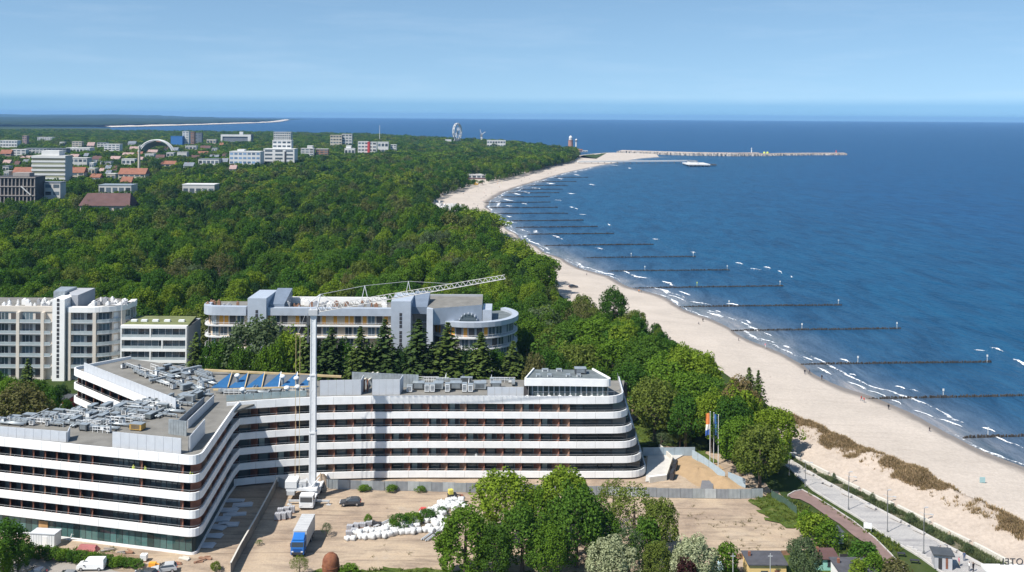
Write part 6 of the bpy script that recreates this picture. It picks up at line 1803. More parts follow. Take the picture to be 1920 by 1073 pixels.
for i, (a, b, w, Y, c) in enumerate(((96,728,46,248,'deep'),(72,712,44,256,'mid'),(20,708,50,262,'fresh'),(112,722,30,262,'dark'),(-15,700,60,264,'deep'),(126,748,24,240,'deep'))):
    T('garden_tree', a, b, w, Y, 'near', c, f'{nth[i]} small garden tree left of the rear hotel wing', 'tree', 'garden trees left of the rear wing', seed=i % 4)
hx0, hy0 = G(102, 772); hx1, _ = G(126, 772)
rdh = thing('red_building', 'small red walled building left of the rear hotel wing', 'building', ((hx0+hx1)/2, hy0, 0))
MB().box(-(hx1-hx0)/2, 0, 0, (hx1-hx0)/2, 5, 3.0).build('wall', mat('dark_red_wall', (0.30, 0.05, 0.05), .8, .1), rdh); MB().box(-(hx1-hx0)/2-.2, -.2, 3.002, (hx1-hx0)/2+.2, 5.2, 3.3).build('roof', m_darkm, rdh); MB().box(-.5, -.05, 0, .4, -.003, 2.1).build('door', m_unit, rdh)
# ================================================================== crane, vehicles and things on the building site
m_cranew = mat('crane_white', (0.66, 0.67, 0.68), .45, .05, .8)
m_craneg = mat('crane_grey', (0.44, 0.45, 0.46), .5, .1)
m_tyre = mat('tyre_rubber', (0.025, 0.025, 0.025), .85, .2)
m_rim = mat('wheel_rim', (0.45, 0.45, 0.46), .4, .1, metal=.5)
m_carglass = glass('car_glass', (0.03, 0.035, 0.04), .05, .7)
m_lamp = mat('headlight_glass', (0.75, 0.76, 0.78), .15, .03, spec=.7)
m_redl = mat('tail_light', (0.45, 0.02, 0.02), .3, .05)
m_chrome = mat('dark_trim', (0.04, 0.04, 0.045), .5, .1)
def wheel(parent, x, y, r, w, side):
    o = MB().tube((-w/2, 0, 0), (w/2, 0, 0), r, 16).build('wheel', m_tyre, parent, (x, y, r))
    k = MB().tube((side*w*.505, 0, 0), (side*w*.52, 0, 0), r*.62, 10).build('rim', m_rim, o)
    return o
# ---- mobile tower crane
bx, by = G(586, 934)
cr = thing('mobile_tower_crane', 'tall white mobile tower crane with long lattice jib over the hotel', 'crane', (bx, by, 0))
B = lambda mb, n, m, smooth=False: mb.build(n, m, cr, smooth=smooth)
B(MB().box(-1.3, -4.2, .75, 1.3, 9.5, 1.55), 'chassis', m_cranew)
B(MB().box(-1.42, -6.4, .55, 1.42, -4.25, 1.5).box(-1.38, -6.3, 1.502, 1.38, -4.4, 2.95), 'cab', m_cranew)
B(MB().box(-1.2, -6.36, 1.65, 1.2, -6.302, 2.65), 'windscreen', m_carglass)
for sx in (-1, 1):
    B(MB().box(sx*1.381-.01*sx, -6.0, 1.7, sx*1.42, -4.8, 2.6) if sx > 0 else MB().box(-1.42, -6.0, 1.7, -1.382, -4.8, 2.6), 'side_window', m_carglass)
    B(MB().box(sx*1.05-.2, -6.45, .85, sx*1.05+.2, -6.405, 1.1), 'headlight', m_lamp)
    for yy in (-5.3, -2.4, -.9, 3.0, 5.0, 7.5): wheel(cr, sx*1.2, yy, .6, .42, sx)
    for yy in (-3.4, 7.0):
        B(MB().box(min(sx*1.3, sx*4.2), yy-.18, .6, max(sx*1.3, sx*4.2), yy+.18, .95).tube((sx*4.0, yy, .08), (sx*4.0, yy, .6), .13, 6).obox(sx*4.0, yy, 0, .9, .9, 0.02, .1), 'outrigger', m_craneg)
B(MB().lathe([(1.5, 1.56), (1.5, 2.0)], n=18), 'slewing_ring', m_craneg)
B(MB().box(-5.2, -1.5, 2.02, 1.2, 1.6, 2.6).box(-5.4, -1.6, 2.602, -3.0, 1.7, 4.0), 'turntable_deck', m_cranew)
B(MB().box(-5.0, -1.7, 1.2, -3.4, 1.8, 2.0), 'ballast_block', m_craneg)
B(MB().box(-2.6, -1.0, 2.62, -1.2, .8, 3.7).tube((-2.4, -1.2, 3.0), (-2.4, 1.0, 3.0), .5, 10), 'winch', m_craneg)
ztop = D(588, 590, by)[2]
# telescopic mast: three box sections with corner angles and seams
for (z0, z1, w) in ((2.0, 14.0, .58), (14.02, 26.0, .52), (26.02, ztop, .46)):
    mb = MB().box(-w, -w, z0, w, w, z1)
    B(mb, 'mast_section', m_cranew)
    e = MB()
    for sx in (-1, 1):
        for sy in (-1, 1): e.box(sx*w-.1, sy*w-.1, z0, sx*w+.1, sy*w+.1, z1-.05)
    e.box(-w-.14, -w-.14, z1-.4, w+.14, w+.14, z1-.06)
    n = int((z1-z0)/2.2)
    for i in range(n):
        zz = z0+(i+.5)*(z1-z0)/n
        e.box(-w*.5, -w-.03, zz-.1, -w*.1, -w-.002, zz+.25)
    B(e, 'mast_frame', m_cranew)
B(MB().tube((-.3, -.95, 2.4), (1.6, -.6, 4.6), .12, 6).tube((.3, -.9, 2.2), (-1.2, -.5, 4.4), .12, 6), 'mast_strut', m_cranew)
B(MB().box(-.95, -.95, ztop-.02, .95, .95, ztop+1.1), 'mast_head', m_craneg)
# lattice jib
jt = D(948, 522.5, by-2); J0 = Vector((0.4, 0, ztop+.5)); J1 = Vector((jt[0]-bx, -2, jt[2])); jd = J1-J0; JL = jd.length; jd.normalize()
jn = Vector((-jd.y, jd.x, 0)).normalized(); ju = jd.cross(jn)*-1
if ju.z < 0: ju = -ju
m_jib = mat('jib_grey', (0.5, 0.49, 0.47), .5, .1)
n = 34
ch = MB(); br_ = MB()
def jp(t, k):
    c = J0 + jd*(JL*t); f = 1-.35*t
    return c + (jn*.62*f if k == 0 else (-jn*.62*f if k == 1 else ju*1.2*f))
for i in range(n):
    for k in range(3): ch.tube(jp(i/n, k), jp((i+1)/n, k), .065, 5)
    for a_, b_ in ((0, 2), (1, 2), (0, 1)):
        br_.tube(jp(i/n, a_), jp((i+.5)/n, b_), .05, 4); br_.tube(jp((i+.5)/n, b_), jp((i+1)/n, a_), .05, 4)
B(ch, 'jib_chord', m_jib); B(br_, 'jib_lattice', m_jib)
ap = Vector(D(601, 552, by)) - Vector((bx, by, 0)); ap.y = 0
bp_ = Vector(D(581, 567, by)) - Vector((bx, by, 0)); bp_.y = 0
B(MB().tube((.6, 0, ztop+.6), ap, .14, 5).tube(bp_, ap, .12, 5).tube((-.5, 0, ztop+.6), bp_, .1, 5), 'apex_frame', m_cranew)
t1, t2 = jp(.265, 2), jp(.495, 2); s1 = t1+Vector((0, 0, 2.6)); s2 = t2+Vector((0, 0, 2.0))
B(MB().tube(jp(.25, 2), s1, .08, 4).tube(jp(.28, 2), s1, .08, 4), 'jib_post', m_cranew); B(MB().tube(jp(.485, 2), s2, .07, 4).tube(jp(.505, 2), s2, .07, 4), 'jib_post', m_cranew)
B(MB().tube(ap, s1, .05, 4).tube(s1, s2, .04, 4).tube(s2, jp(.72, 2), .04, 4).tube(ap, jp(.12, 2), .05, 4), 'tie_rope', m_craneg)
rt = Vector(D(555, 626, by)) - Vector((bx, by, 0))
B(MB().tube((rt.x, 0, rt.z), (rt.x, 0, 4.0), .05, 4).tube((rt.x+.85, 0, rt.z), (rt.x+.85, 0, 4.0), .05, 4).tube((rt.x, 0, rt.z), (rt.x+.85, 0, rt.z), .12, 5), 'stay_rope', m_beige)
B(MB().tube(bp_, (rt.x+.4, 0, rt.z), .045, 4), 'stay_link', m_craneg)
B(MB().tube((-1.05, -.2, ztop+.3), (-1.1, -.2, ztop-5.2), .16, 6).box(-1.4, -.45, ztop-2.2, -.8, .1, ztop-.4).box(-1.35, -.4, ztop-5.8, -.85, .05, ztop-4.4), 'hook_block', m_darkm)
# ---- cars
def car(name, label, cat, loc, rz, paint, L=4.3, W=1.78, H=1.45, kind='hatch'):
    """side-profile body with set-in greenhouse, local x forward"""
    t = thing(name, label, cat, (*loc, .22), rz)
    def loft(prof, w0, w1, zc):
        """prof: (x, z) outline; half width w0 low, w1 at the top"""
        n = len(prof); v = []
        zlo, zhi = min(p[1] for p in prof), max(p[1] for p in prof)
        for s in (-1, 1):
            for x, z in prof:
                u = (z-zlo)/(zhi-zlo); v.append((x, s*(w0+(w1-w0)*u), z))
        f = [tuple(range(n)), tuple(range(2*n-1, n-1, -1))]
        f += [(i, n+i, n+(i+1) % n, (i+1) % n) for i in range(n)]
        return MB().add(v, f)
    l = L/2
    if kind == 'van':
        body = [(-l,.3),(-l,1.2),(-l+.05,1.25),(l-.75,1.15),(l-.1,.95),(l,.7),(l,.3)]; cab = [(-l+.02,1.2),(-l+.1,H),(l-1.9,H),(l-1.5,H-.08),(l-.75,1.12)]
    else:
        body = [(-l,.32),(-l+.02,.78),(-l+.25,.95),(l-1.25,.93),(l-.15,.74),(l,.55),(l,.3)]; cab = [(-l+.2,.93),(-l+.55,H-.05),(-l+1.1,H),(l-2.3,H),(l-1.3,.92)]
    def bev(o):
        bm = o.modifiers.new('soft_edges', 'BEVEL'); bm.width = .06; bm.segments = 2; bm.limit_method = 'ANGLE'; return o
    bev(loft(body, W/2, W/2-.04, 0).build('body', paint, t)); 
    bev(loft(cab, W/2-.06, W/2-.22, 0).build('cabin', paint, t))
    zw = .98 if kind != 'van' else 1.25; z1 = H-.14
    xs0, xs1 = (-l+.55, l-1.75) if kind != 'van' else (l-2.0, l-1.25)
    for s in (-1, 1):
        wl = W/2-.06; a = lambda z: s*(wl-(.16*(z-.93)/(H-.93))+.012)
        MB().add([(xs0-.15, a(zw), zw), (xs1+.35 if kind != 'van' else xs1+.3, a(zw), zw), (xs1-.1, a(z1), z1), (xs0+.1, a(z1), z1)], [(0,1,2,3) if s < 0 else (3,2,1,0)]).build('side_window', m_carglass, t)
        for xx in (-l+.78, l-.82): wheel_y(t, xx, s*(W/2-.1), .32, .2, s)
        MB().box(l-.12, s*(W/2-.36)-.16, .6, l+.015, s*(W/2-.36)+.16, .74).build('headlight', m_lamp, t)
        MB().box(-l-.012, s*(W/2-.3)-.14, .66, -l+.1, s*(W/2-.3)+.14, .84).build('tail_light', m_redl, t)
        MB().box(l-1.5, s*(W/2+.02), .98, l-1.3, s*(W/2+.16), 1.12).build('mirror', m_chrome, t) if s > 0 else MB().box(l-1.5, -(W/2+.16), .98, l-1.3, -(W/2+.02), 1.12).build('mirror', m_chrome, t)
    wx0, wz0, wx1, wz1 = (l-1.3, .97, l-2.22, H-.06) if kind != 'van' else (l-.8, 1.2, l-1.46, H-.12)
    MB().add([(wx0+.02, -W/2+.16, wz0+.02), (wx0+.02, W/2-.16, wz0+.02), (wx1+.03, W/2-.3, wz1+.02), (wx1+.03, -W/2+.3, wz1+.02)], [(0,1,2,3)]).build('windscreen', m_carglass, t)
    if kind != 'van': MB().add([(-l+.19, -W/2+.2, 1.0), (-l+.52, -W/2+.3, H-.1), (-l+.52, W/2-.3, H-.1), (-l+.19, W/2-.2, 1.0)], [(0,1,2,3)]).build('rear_window', m_carglass, t)
    return t
def wheel_y(parent, x, y, r, w, side):
    o = MB().tube((0, -w/2, 0), (0, w/2, 0), r, 14).build('wheel', m_tyre, parent, (x, y, r-.02))
    MB().tube((0, side*w*.51, 0), (0, side*w*.54, 0), r*.62, 9).build('rim', m_rim, o); return o
mk = lambda n, c: mat(n, c, .25, .03, spec=.6)
car('parked_car', 'dark grey hatchback parked alone on the sandy yard', 'car', G(657, 948), R(184), mk('dark_grey_paint', (0.045, 0.05, 0.058)))
car('parked_van', 'white panel van on the street at the lower left', 'van', G(172, 1069), R(182), mk('white_paint', (0.78, 0.78, 0.77)), 4.7, 1.85, 1.9, 'van')
car('parked_car', 'dark blue car at the bottom edge left of the white van', 'car', G(62, 1083), R(178), mk('dark_blue_paint', (0.03, 0.05, 0.09)))
car('parked_car', 'grey car at the bottom edge just left of the white van', 'car', G(121, 1089), R(178), mk('grey_paint', (0.18, 0.19, 0.2)))
car('parked_car', 'dark car at the bottom edge right of the white van', 'car', G(272, 1085), R(170), mk('black_paint', (0.03, 0.033, 0.04)))
car('parked_car', 'silver car beside the hedge end right of the van', 'car', G(308, 1074), R(196), mk('silver_paint', (0.4, 0.41, 0.42)))
# ---- blue lorry
tx, ty = G(557, 1046)
lt = thing('box_lorry', 'blue lorry with long white box body on the yard', 'lorry', (tx, ty, 0))
mb_ = mat('lorry_blue', (0.015, 0.13, 0.42), .35, .06, spec=.5)
def bevel(o, w=.08):
    b = o.modifiers.new('soft_edges', 'BEVEL'); b.width = w; b.segments = 2; b.limit_method = 'ANGLE'; return o
bevel(MB().add([(-1.2,0,.55),(1.2,0,.55),(1.2,2.0,.55),(-1.2,2.0,.55),(-1.2,.0,1.75),(1.2,.0,1.75),(-1.18,.25,2.8),(1.18,.25,2.8),(1.18,2.0,2.95),(-1.18,2.0,2.95)], [(0,1,5,4),(4,5,7,6),(6,7,8,9),(1,2,8,7,5),(3,0,4,6,9),(2,3,9,8)]).build('cab', mb_, lt))
MB().add([(-1.1,-.012+.03,1.85),(1.1,-.012+.03,1.85),(1.08,.215,2.68),(-1.08,.215,2.68)], [(0,1,2,3)]).build('windscreen', m_carglass, lt)
MB().add([(-1.05,.6,2.96),(1.05,.6,2.96),(1.0,1.95,3.75),(-1.0,1.95,3.75),(-1.05,1.98,2.96),(1.05,1.98,2.96)], [(0,1,2,3),(1,5,2),(4,0,3),(3,2,5,4)]).build('wind_deflector', mb_, lt)
MB().box(-1.0, -.06, .6, 1.0, -.012, 1.0).build('bumper', m_chrome, lt); MB().box(-.8, -.04, 1.15, .8, -.008, 1.6).build('grille', mat('grille_blue', (0.01, 0.07, 0.25), .4, .1), lt)
for s in (-1, 1):
    MB().box(s*.85-.18, -.07, 1.0, s*.85+.18, -.02, 1.18).build('headlight', m_lamp, lt); MB().box(s*1.22-.1, .2, 1.8, s*1.22+.1, .35, 2.5).build('mirror', m_chrome, lt)
    MB().box(min(s*1.201, s*1.215), .5, 1.75, max(s*1.201, s*1.215), 1.5, 2.5).build('side_window', m_carglass, lt)
    for yy in (1.1, 6.6, 8.0): wheel(lt, s*1.08, yy, .5, .3, s)
MB().box(-.5, 1.5, .6, .5, 9.4, .95).build('chassis', m_darkm, lt)
bx_ = bevel(MB().box(-1.27, 2.2, 1.0, 1.27, 9.6, 3.95).build('box_body', mat('lorry_box', (0.46, 0.46, 0.46), .5, .06), lt), .04)
for i in range(7): MB().box(-1.2, 2.6+i*1.05, 3.955, 1.2, 2.66+i*1.05, 3.985).build('roof_rib', m_craneg, lt)
# ---- rusty tank
rx, ry = G(620, 1080)
rk = thing('rusty_tank', 'rusty brown round tank at the bottom edge of the yard', 'tank', (rx, ry, 0))
m_rust = mat('rust', (0.13, 0.045, 0.025), .85, .35, 1.5, c2=(0.25, 0.10, 0.05))
MB().lathe([(1.25, .15), (1.42, .6), (1.5, 1.8), (1.42, 2.8), (1.1, 3.5), (.6, 3.9), (.1, 4.0)], n=20).build('shell', m_rust, rk, smooth=True)
MB().lathe([(1.52, 1.75), (1.56, 1.8), (1.52, 1.85)], n=20).build('seam', m_rust, rk); MB().lathe([(.25, 3.9), (.25, 4.02)], n=10).build('hatch', m_rust, rk)
MB().box(-1.6, -1.0, 0, 1.6, 1.0, .148).build('base', m_concrete, rk)
# ---- white bulk bags
def bag(seed):
    r = random.Random(seed); bm = bmesh.new(); bmesh.ops.create_cube(bm, size=1.0); bmesh.ops.subdivide_edges(bm, edges=bm.edges[:], cuts=2, use_grid_fill=True)
    for v in bm.verts:
        x, y, z = v.co; k = 1.12-abs(z)*.35 + r.uniform(-.05, .05)
        v.co = (x*k+r.uniform(-.04,.04), y*k+r.uniform(-.04,.04), (z+.5)*(.92 if z > .4 else 1)+r.uniform(-.05,.05)*(z > -.4))
    for sx in (-.3, .3):
        for sy in (-.3, .3):
            vs = [bm.verts.new((sx-.05, sy, .88)), bm.verts.new((sx+.05, sy, .88)), bm.verts.new((sx*1.1+.04, sy*1.1, 1.16)), bm.verts.new((sx*1.1-.04, sy*1.1, 1.16))]; bm.faces.new(vs)
    me = bpy.data.meshes.new('bulk_bag'); bm.to_mesh(me); bm.free(); me.materials.append(mat('woven_white', (0.62, 0.62, 0.61), .8, .1, 2.0)); me.polygons.foreach_set('use_smooth', [len(p.vertices) == 4 and p.center.z < .95 for p in me.polygons]); return me
BAGS = [bag(i) for i in range(5)]
rb = random.Random(12)
def bag_at(p, label, group):
    o = put(rb.choice(BAGS), 'bulk_bag', None, (*p, .05), rb.uniform(0, 6)); s = rb.uniform(.85, 1.2); o.scale = (s*1.08, s*1.08, s*rb.uniform(.8, 1.15)); tag(o, label, 'bulk bag', group)
for i in range(17): bag_at(G(652+i*11.2+rb.uniform(-2,2), 1013-i*1.05+rb.uniform(-2,2)), 'white bulk bag in the front row of the bag heap', 'front row of bulk bags')
for i in range(12): bag_at(G(664+i*8+rb.uniform(-2,2), 1003-i*.8+rb.uniform(-2,2)), 'white bulk bag in the second row of the bag heap', 'second row of bulk bags')
for poly, n, lab in (([(740,996),(832,990),(835,968),(800,962),(770,975)], 24, 'middle'), ([(805,965),(850,960),(872,955),(868,944),(850,938),(815,952)], 18, 'far')):
    W_ = [G(*q) for q in poly]; P = np.array(W_); lo, hi = P.min(0), P.max(0); done = []; k = 0
    while len(done) < n and k < 3000:
        k += 1; p = (rb.uniform(lo[0], hi[0]), rb.uniform(lo[1], hi[1]))
        if inside(p, W_) and all(math.dist(p, q) > 1.2 for q in done): done.append(p); bag_at(p, f'white bulk bag lying in the {lab} part of the bag heap', f'bulk bags in the {lab} part of the heap')
# ---- pallets of grey blocks
def pallet(p, a, label, group, h=1.2):
    t = thing('block_pallet', label, 'pallet', (*p, .06), a, group)
    MB().box(-.6, -.5, 0, .6, .5, .14).build('pallet_base', m_brown2, t)
    bmz = MB().box(0, 0, 0, .36, .46, .22).mesh('block', mat('grey_block', (0.36, 0.36, 0.38), .9, .15, 2.0))
    for k in range(int(h/.24)):
        for i in range(3):
            for j in range(2): put(bmz, 'block', t, (-.58+i*.395, -.48+j*.49, .142+k*.235))
for px_, py_ in ((521,975),(531,974),(541,972),(526,966),(537,964),(547,962)): pallet(G(px_, py_), rb.uniform(-.1, .1), 'pallet of grey blocks behind the blue lorry', 'block pallets behind the lorry')
for px_, py_ in ((654,1004),(664,1000),(656,993),(668,990),(680,989),(692,986)): pallet(G(px_, py_), rb.uniform(-.2, .2), 'pallet of grey blocks left of the bag heap', 'block pallets beside the bag heap', .95)
for i, (a, b) in enumerate((((790,1014),(832,985)),((798,1016),(838,988)),((785,1000),(828,975)),((700,990),(730,980)))):
    p, q = G(*a), G(*b); tag(MB().tube((*p, .25), (*q, .3+.1*i), .16, 6).tube((p[0]+.4, p[1], .3), (q[0]+.3, q[1], .35), .13, 6).build('pipe_bundle', m_craneg), ('long grey pipes at the front of the bag heap', 'second pair of grey pipes beside the first', 'grey pipes lying across the bags', 'grey poles on the block pallets')[i], 'pipes')
# small loader with driver cage
lx, ly = G(848, 936)
ld = thing('mini_loader', 'small yellow and black loader near the yard fence', 'loader', (lx, ly, .05), R(20))
MB().box(-.9, -.6, .35, .9, .6, 1.1).build('body', m_chrome, ld); MB().box(-.8, -.5, 1.102, .1, .5, 2.0).build('cage', mat('loader_yellow', (0.6, 0.52, 0.1), .6, .1), ld); MB().tube((.6, 0, .9), (1.9, 0, .5), .12, 5).build('arm', m_chrome, ld); MB().box(1.8, -.6, .05, 2.4, .6, .5).build('bucket', m_brown, ld)
for sx in (-.55, .55):
    for s in (-1, 1): wheel_y(ld, sx, s*.65, .33, .25, s)
tag(MB().box(-.8, -.5, 0, .8, .5, .5).box(-.5, -.4, .502, .6, .4, .9).build('red_sheet_pile', mat('red_plastic', (0.5, .08, .07), .7, .1), loc=(*G(793, 961), .05)), 'heap of red plastic sheets behind the bulk bags', 'plastic heap')
tag(MB().box(-1.2, -.5, 0, 1.1, .6, .35).box(-.7, -.3, .352, .8, .5, .6).build('black_sheet_pile', m_chrome, loc=(*G(707, 986), .05)), 'black folded sheeting on top of the block pallets', 'sheeting')
# ---- fences
m_fence = mat('zinc_fence', (0.34, 0.37, 0.38), .5, .16, .5, metal=.2)
m_fence2 = mat('weathered_board', (0.20, 0.185, 0.16), .85, .2, .8)
def corr(w, h, nr, amp):
    v = []; n = nr*2
    for z in (0, h):
        for i in range(n+1): v.append((w*i/n, amp*(i % 2), z))
    return MB().add(v, [(i, i+1, n+2+i, n+1+i) for i in range(n)])
def fence(px, label, m, h=2.0, pw=2.5, name='site_fence', variants=None, amp=.07):
    pts = [G(x, y) for x, y in px]
    t = thing(name, label, 'fence', (*pts[0], 0))
    mes = [corr(pw-.04, h, 9, amp).mesh('panel', mm) for mm in (variants or [m])]
    rgf = random.Random(len(label))
    pm_ = MB().box(-.05, .08, 0, .05, .16, h+.12).mesh('post', m_rail)
    for (x, y, a) in walk(pts, pw, 0, plen(pts)-pw):
        put(rgf.choice(mes), 'panel', t, (x, y, .06+rgf.uniform(-.03,.05)), a+rgf.uniform(-.02,.02), True); put(pm_, 'post', t, (x, y, 0), a, True)
    return t
fv = [m_fence, mat('zinc_fence_pale', (0.44, 0.47, 0.48), .5, .14, .5, metal=.2), mat('zinc_fence_dull', (0.27, 0.29, 0.31), .55, .16, .5, metal=.2)]
fence([(612,917),(700,920),(800,922),(910,925),(1000,927),(1150,931),(1290,935),(1380,936),(1443,934)], 'long grey corrugated fence crossing the yard in front of the hotel', m_fence, 2.0, 2.5, variants=fv)
fence([(522,913),(545,921),(570,916)], 'short grey corrugated fence corner left of the crane', m_fence, 2.0, 2.0, variants=fv)
fence([(434,1078),(452,1042),(478,996),(500,955),(521,914)], 'weathered board fence running away beside the shaded yard', m_fence2, 2.0, 2.2, amp=.03)
bfp = [G(x, y) for x, y in ((434,1078),(452,1042),(478,996),(500,955),(521,914))]
bf = [o for o in bpy.data.objects if o.get('label') == 'weathered board fence running away beside the shaded yard'][0]
MB().wall(bfp, .28, 2.03, 2.15).build('coping', m_wallc, bf, world=True); MB().wall(offset(bfp, .1), .08, 0, 2.02).build('backing', m_fence2, bf, world=True)
fence([(1205,856),(1290,855),(1318,872),(1350,896),(1398,916)], 'grey blue fence behind the sand ramp right of the hotel', mat('blue_grey_fence', (0.33, 0.40, 0.45), .5, .12, .5), 2.0, 2.5)
fence([(1446,934),(1470,948),(1500,970)], 'dark green mesh fence running towards the shrubs', mat('green_mesh', (0.06, 0.10, 0.075), .7, .2, 1.0), 1.6, 1.8)
fence([(1360,1052),(1420,1046),(1485,1043)], 'low rusty fence behind the yellow hut', m_brown2, 1.0, 1.8)
fence([(1575,1052),(1610,1050),(1640,1047)], 'dark board fence between teal hut and path', mat('dark_board', (0.045, 0.042, 0.05), .8, .2), 1.2, 1.5)
# ---- heaps and ramps of sand, concrete bits right of the hotel
m_sandheap = mat('builders_sand', (0.36, 0.25, 0.145), .95, .1, .6, bump=.08)
def heap(px, py, rx, ry, h, label, m=m_sandheap, seed=0):
    x, y = G(px, py); v = []; f = []; N, K = 22, 7; r = random.Random(seed)
    for k in range(K+1):
        for i in range(N):
            a = 2*math.pi*i/N; q = k/K; n_ = 1+.16*fbm(math.cos(a)*1.5+seed, math.sin(a)*1.5, q)
            v.append((math.cos(a)*rx*q*n_, math.sin(a)*ry*q*n_, h*(math.cos(q*math.pi)*.5+.5)*n_-.02+.08*fbm(i*.4, k*.9, seed)))
    f = [(k*N+i, (k+1)*N+i, (k+1)*N+(i+1) % N, k*N+(i+1) % N) for k in range(K) for i in range(N)]
    tag(MB().add(v, f).build('sand_heap', m, loc=(x, y, .05), smooth=True), label, 'sand heap')
heap(602, 912, 2.6, 3.0, 2.6, 'tan sand heap behind the crane', m_site, 1)
heap(1310, 885, 6.0, 9.0, .9, 'broad ochre sand ramp right of the hotel end', seed=2)
heap(1355, 905, 4.0, 5.0, 1.2, 'small ochre sand heap beside the fence corner', seed=3)
heap(1400, 925, 3.0, 2.2, .8, 'low sand heap under the trees by the fence', m_site, seed=4)
heap(205, 1046, 6.0, 1.6, .9, 'long low earth heap beside the hedge and hotel', m_earth, 5)
rw_ = [G(1218, 906), G(1250, 902), G(1262, 865), G(1238, 842)]
rtw = thing('retaining_wall', 'pale concrete ramp wall beside the right end of the hotel', 'wall', (*rw_[0], 0))
MB().wall(rw_, .4, 0, 1.2).build('wall_face', m_wallc, rtw, world=True); MB().wall([rw_[0], rw_[1]], .6, 1.202, 1.35).build('coping', m_whitew, rtw, world=True)
sheet('concrete_ramp', [G(1210, 905), G(1248, 902), G(1262, 866), G(1285, 853), G(1215, 853)], mat('pale_ramp', (0.48, 0.46, 0.43), .9, .12, .4), .215)
for i, (px_, py_) in enumerate(((1261,897),(1266,880))): tag(MB().box(-.4, -1.6, 0, .4, 1.6, 1.4).box(-.3, -1.5, 1.402, .3, 1.5, 1.6).build('formwork_panel', m_chrome, loc=(*G(px_, py_), .1), rz=R(-18)), ('lower', 'upper')[i]+' dark formwork block at the edge of the sand ramp', 'formwork')
sheet('tarmac_patch', [G(1313, 918), G(1316, 903), G(1338, 902), G(1337, 919)], mat('dark_patch', (0.16, 0.16, 0.17), .9, .1), .23)
# ---- flagpoles
FC_ = {0: [(0.62, 0.20, 0.06), (0.62, 0.20, 0.06), (0.65, 0.62, 0.58), (0.06, 0.13, 0.40)], 1: [(0.05, 0.16, 0.42), (0.05, 0.16, 0.42), (0.08, 0.20, 0.40), (0.05, 0.12, 0.35)]}
for i, (px_, pyt, pyb) in enumerate(((1331,773,876),(1338,775,873),(1346.5,779,884))):
    x, y = G(px_, pyb); zt = D(px_, pyt, y)[2]
    t = thing('flagpole', ('white flagpole flying a long orange and blue flag', 'white flagpole flying a blue flag', 'thin white flagpole nearest the trees')[i], 'flagpole', (x, y, 0))
    MB().tube((0,0,0), (0,0,zt), .09, 8, .05).build('pole', m_unit, t); MB().lathe([(.02, zt), (.12, zt+.08), (.02, zt+.2)], n=8).build('finial', m_unit, t); MB().box(-.25, -.25, 0, .25, .25, .12).build('base', m_concrete, t)
    if i < 2:
        n = 10; s = -1 if i == 0 else 1
        for k, c in enumerate(FC_[i]):
            v = []; z1 = zt-.15-k*1.25; z0 = z1-1.25
            for z in (z0, z1):
                for j in range(n+1): u = j/n; v.append((s*(.1+u*.9-.1*math.sin(z*1.4)), .22*math.sin(u*5+z*.9)*u, z-.25*u))
            MB().add(v, [(j, j+1, n+2+j, n+1+j) for j in range(n)]).build('flag_cloth', mat('flag_%d_%d' % (i, k), c, .8, .1), t)
# ---- promenade furniture
m_lampg = mat('lamp_grey', (0.16, 0.165, 0.17), .5, .1)
def lamp(px_, py_, pyt, label, arm=1.3, rz=0):
    x, y = G(px_, py_); zt = D(px_, pyt, y)[2]
    t = thing('street_lamp', label, 'street lamp', (x, y, .24), rz, 'promenade lamps')
    MB().lathe([(.16, 0), (.16, .5), (.08, .52), (.06, zt)], n=8).build('post', m_lampg, t); MB().tube((0, 0, zt-.1), (arm, 0, zt+.12), .05, 5).tube((0, 0, zt-.1), (-arm*.6, 0, zt+.08), .04, 5).build('arm', m_craneg, t); MB().box(arm-.3, -.14, zt+.08, arm+.35, .14, zt+.2).build('lamp_head', m_craneg, t)
for i, (a, b, c) in enumerate(((1510,915,868),(1591,958,895),(1664,1000,932),(1732,1041,965),(1480,893,850))): lamp(a, b, c, ('lamp on the promenade above the shaded bend', 'second promenade lamp after the bend', 'third promenade lamp, beside the wide paving', 'lamp nearest the grey kiosk', 'lamp at the far end of the promenade')[i], rz=R(-40))
for i, (a, b, c) in enumerate(((1592,914,888),(1664,950,922),(1733,984,955))): lamp(a, b, c, ('thin lamp by the dune wall, farthest', 'thin lamp by the dune wall, middle one', 'thin lamp by the dune wall, nearest')[i], .4)
for i, (px_, py_) in enumerate(((1520,889),(1553,909),(1590,929),(1635,952),(1682,975),(1726,998),(1785,1030),(1836,1058))):
    x, y = G(px_, py_); t = thing('bench', f'pale block bench on the sea edge of the promenade, {nth[i]} from the far end', 'bench', (x-.6, y-.8, .24), R(-62), 'pale benches along the promenade')
    MB().box(-1.3, -.28, .16, 1.3, .28, .5).build('seat', m_white_kerb, t)
    for s in (-.9, .9): MB().box(s-.2, -.24, 0, s+.2, .24, .158).build('foot', m_concrete, t)
for i in range(11):
    a_, b_ = (1492+i*36, 869+i*19.2); x, y = G(a_, b_)
    plant('bed_pine', x, y, random.uniform(.9, 2.4), random.uniform(.45, .9), 'bush', 'grey', f'small grey green pine bush in the promenade bed, {nth[i]} from the far end', 'shrub', 'pine bushes in the promenade bed')
kx, ky = G(1768, 1070); kk = thing('kiosk', 'small grey kiosk with flat dark roof on the promenade', 'kiosk', (kx, ky, .24), R(-12))
MB().box(-1.4, -.2, 0, 1.5, 2.4, 2.5).build('wall', mat('kiosk_grey', (0.42, 0.42, 0.44), .8, .06), kk); MB().box(-1.7, -.5, 2.502, 1.9, 2.8, 2.72).build('roof', m_darkm, kk); MB().box(-.8, -.235, .0, -.2, -.202, 2.0).build('door', m_chrome, kk); MB().box(.4, -.235, .2, .8, -.202, 2.1).build('door', m_brown, kk)
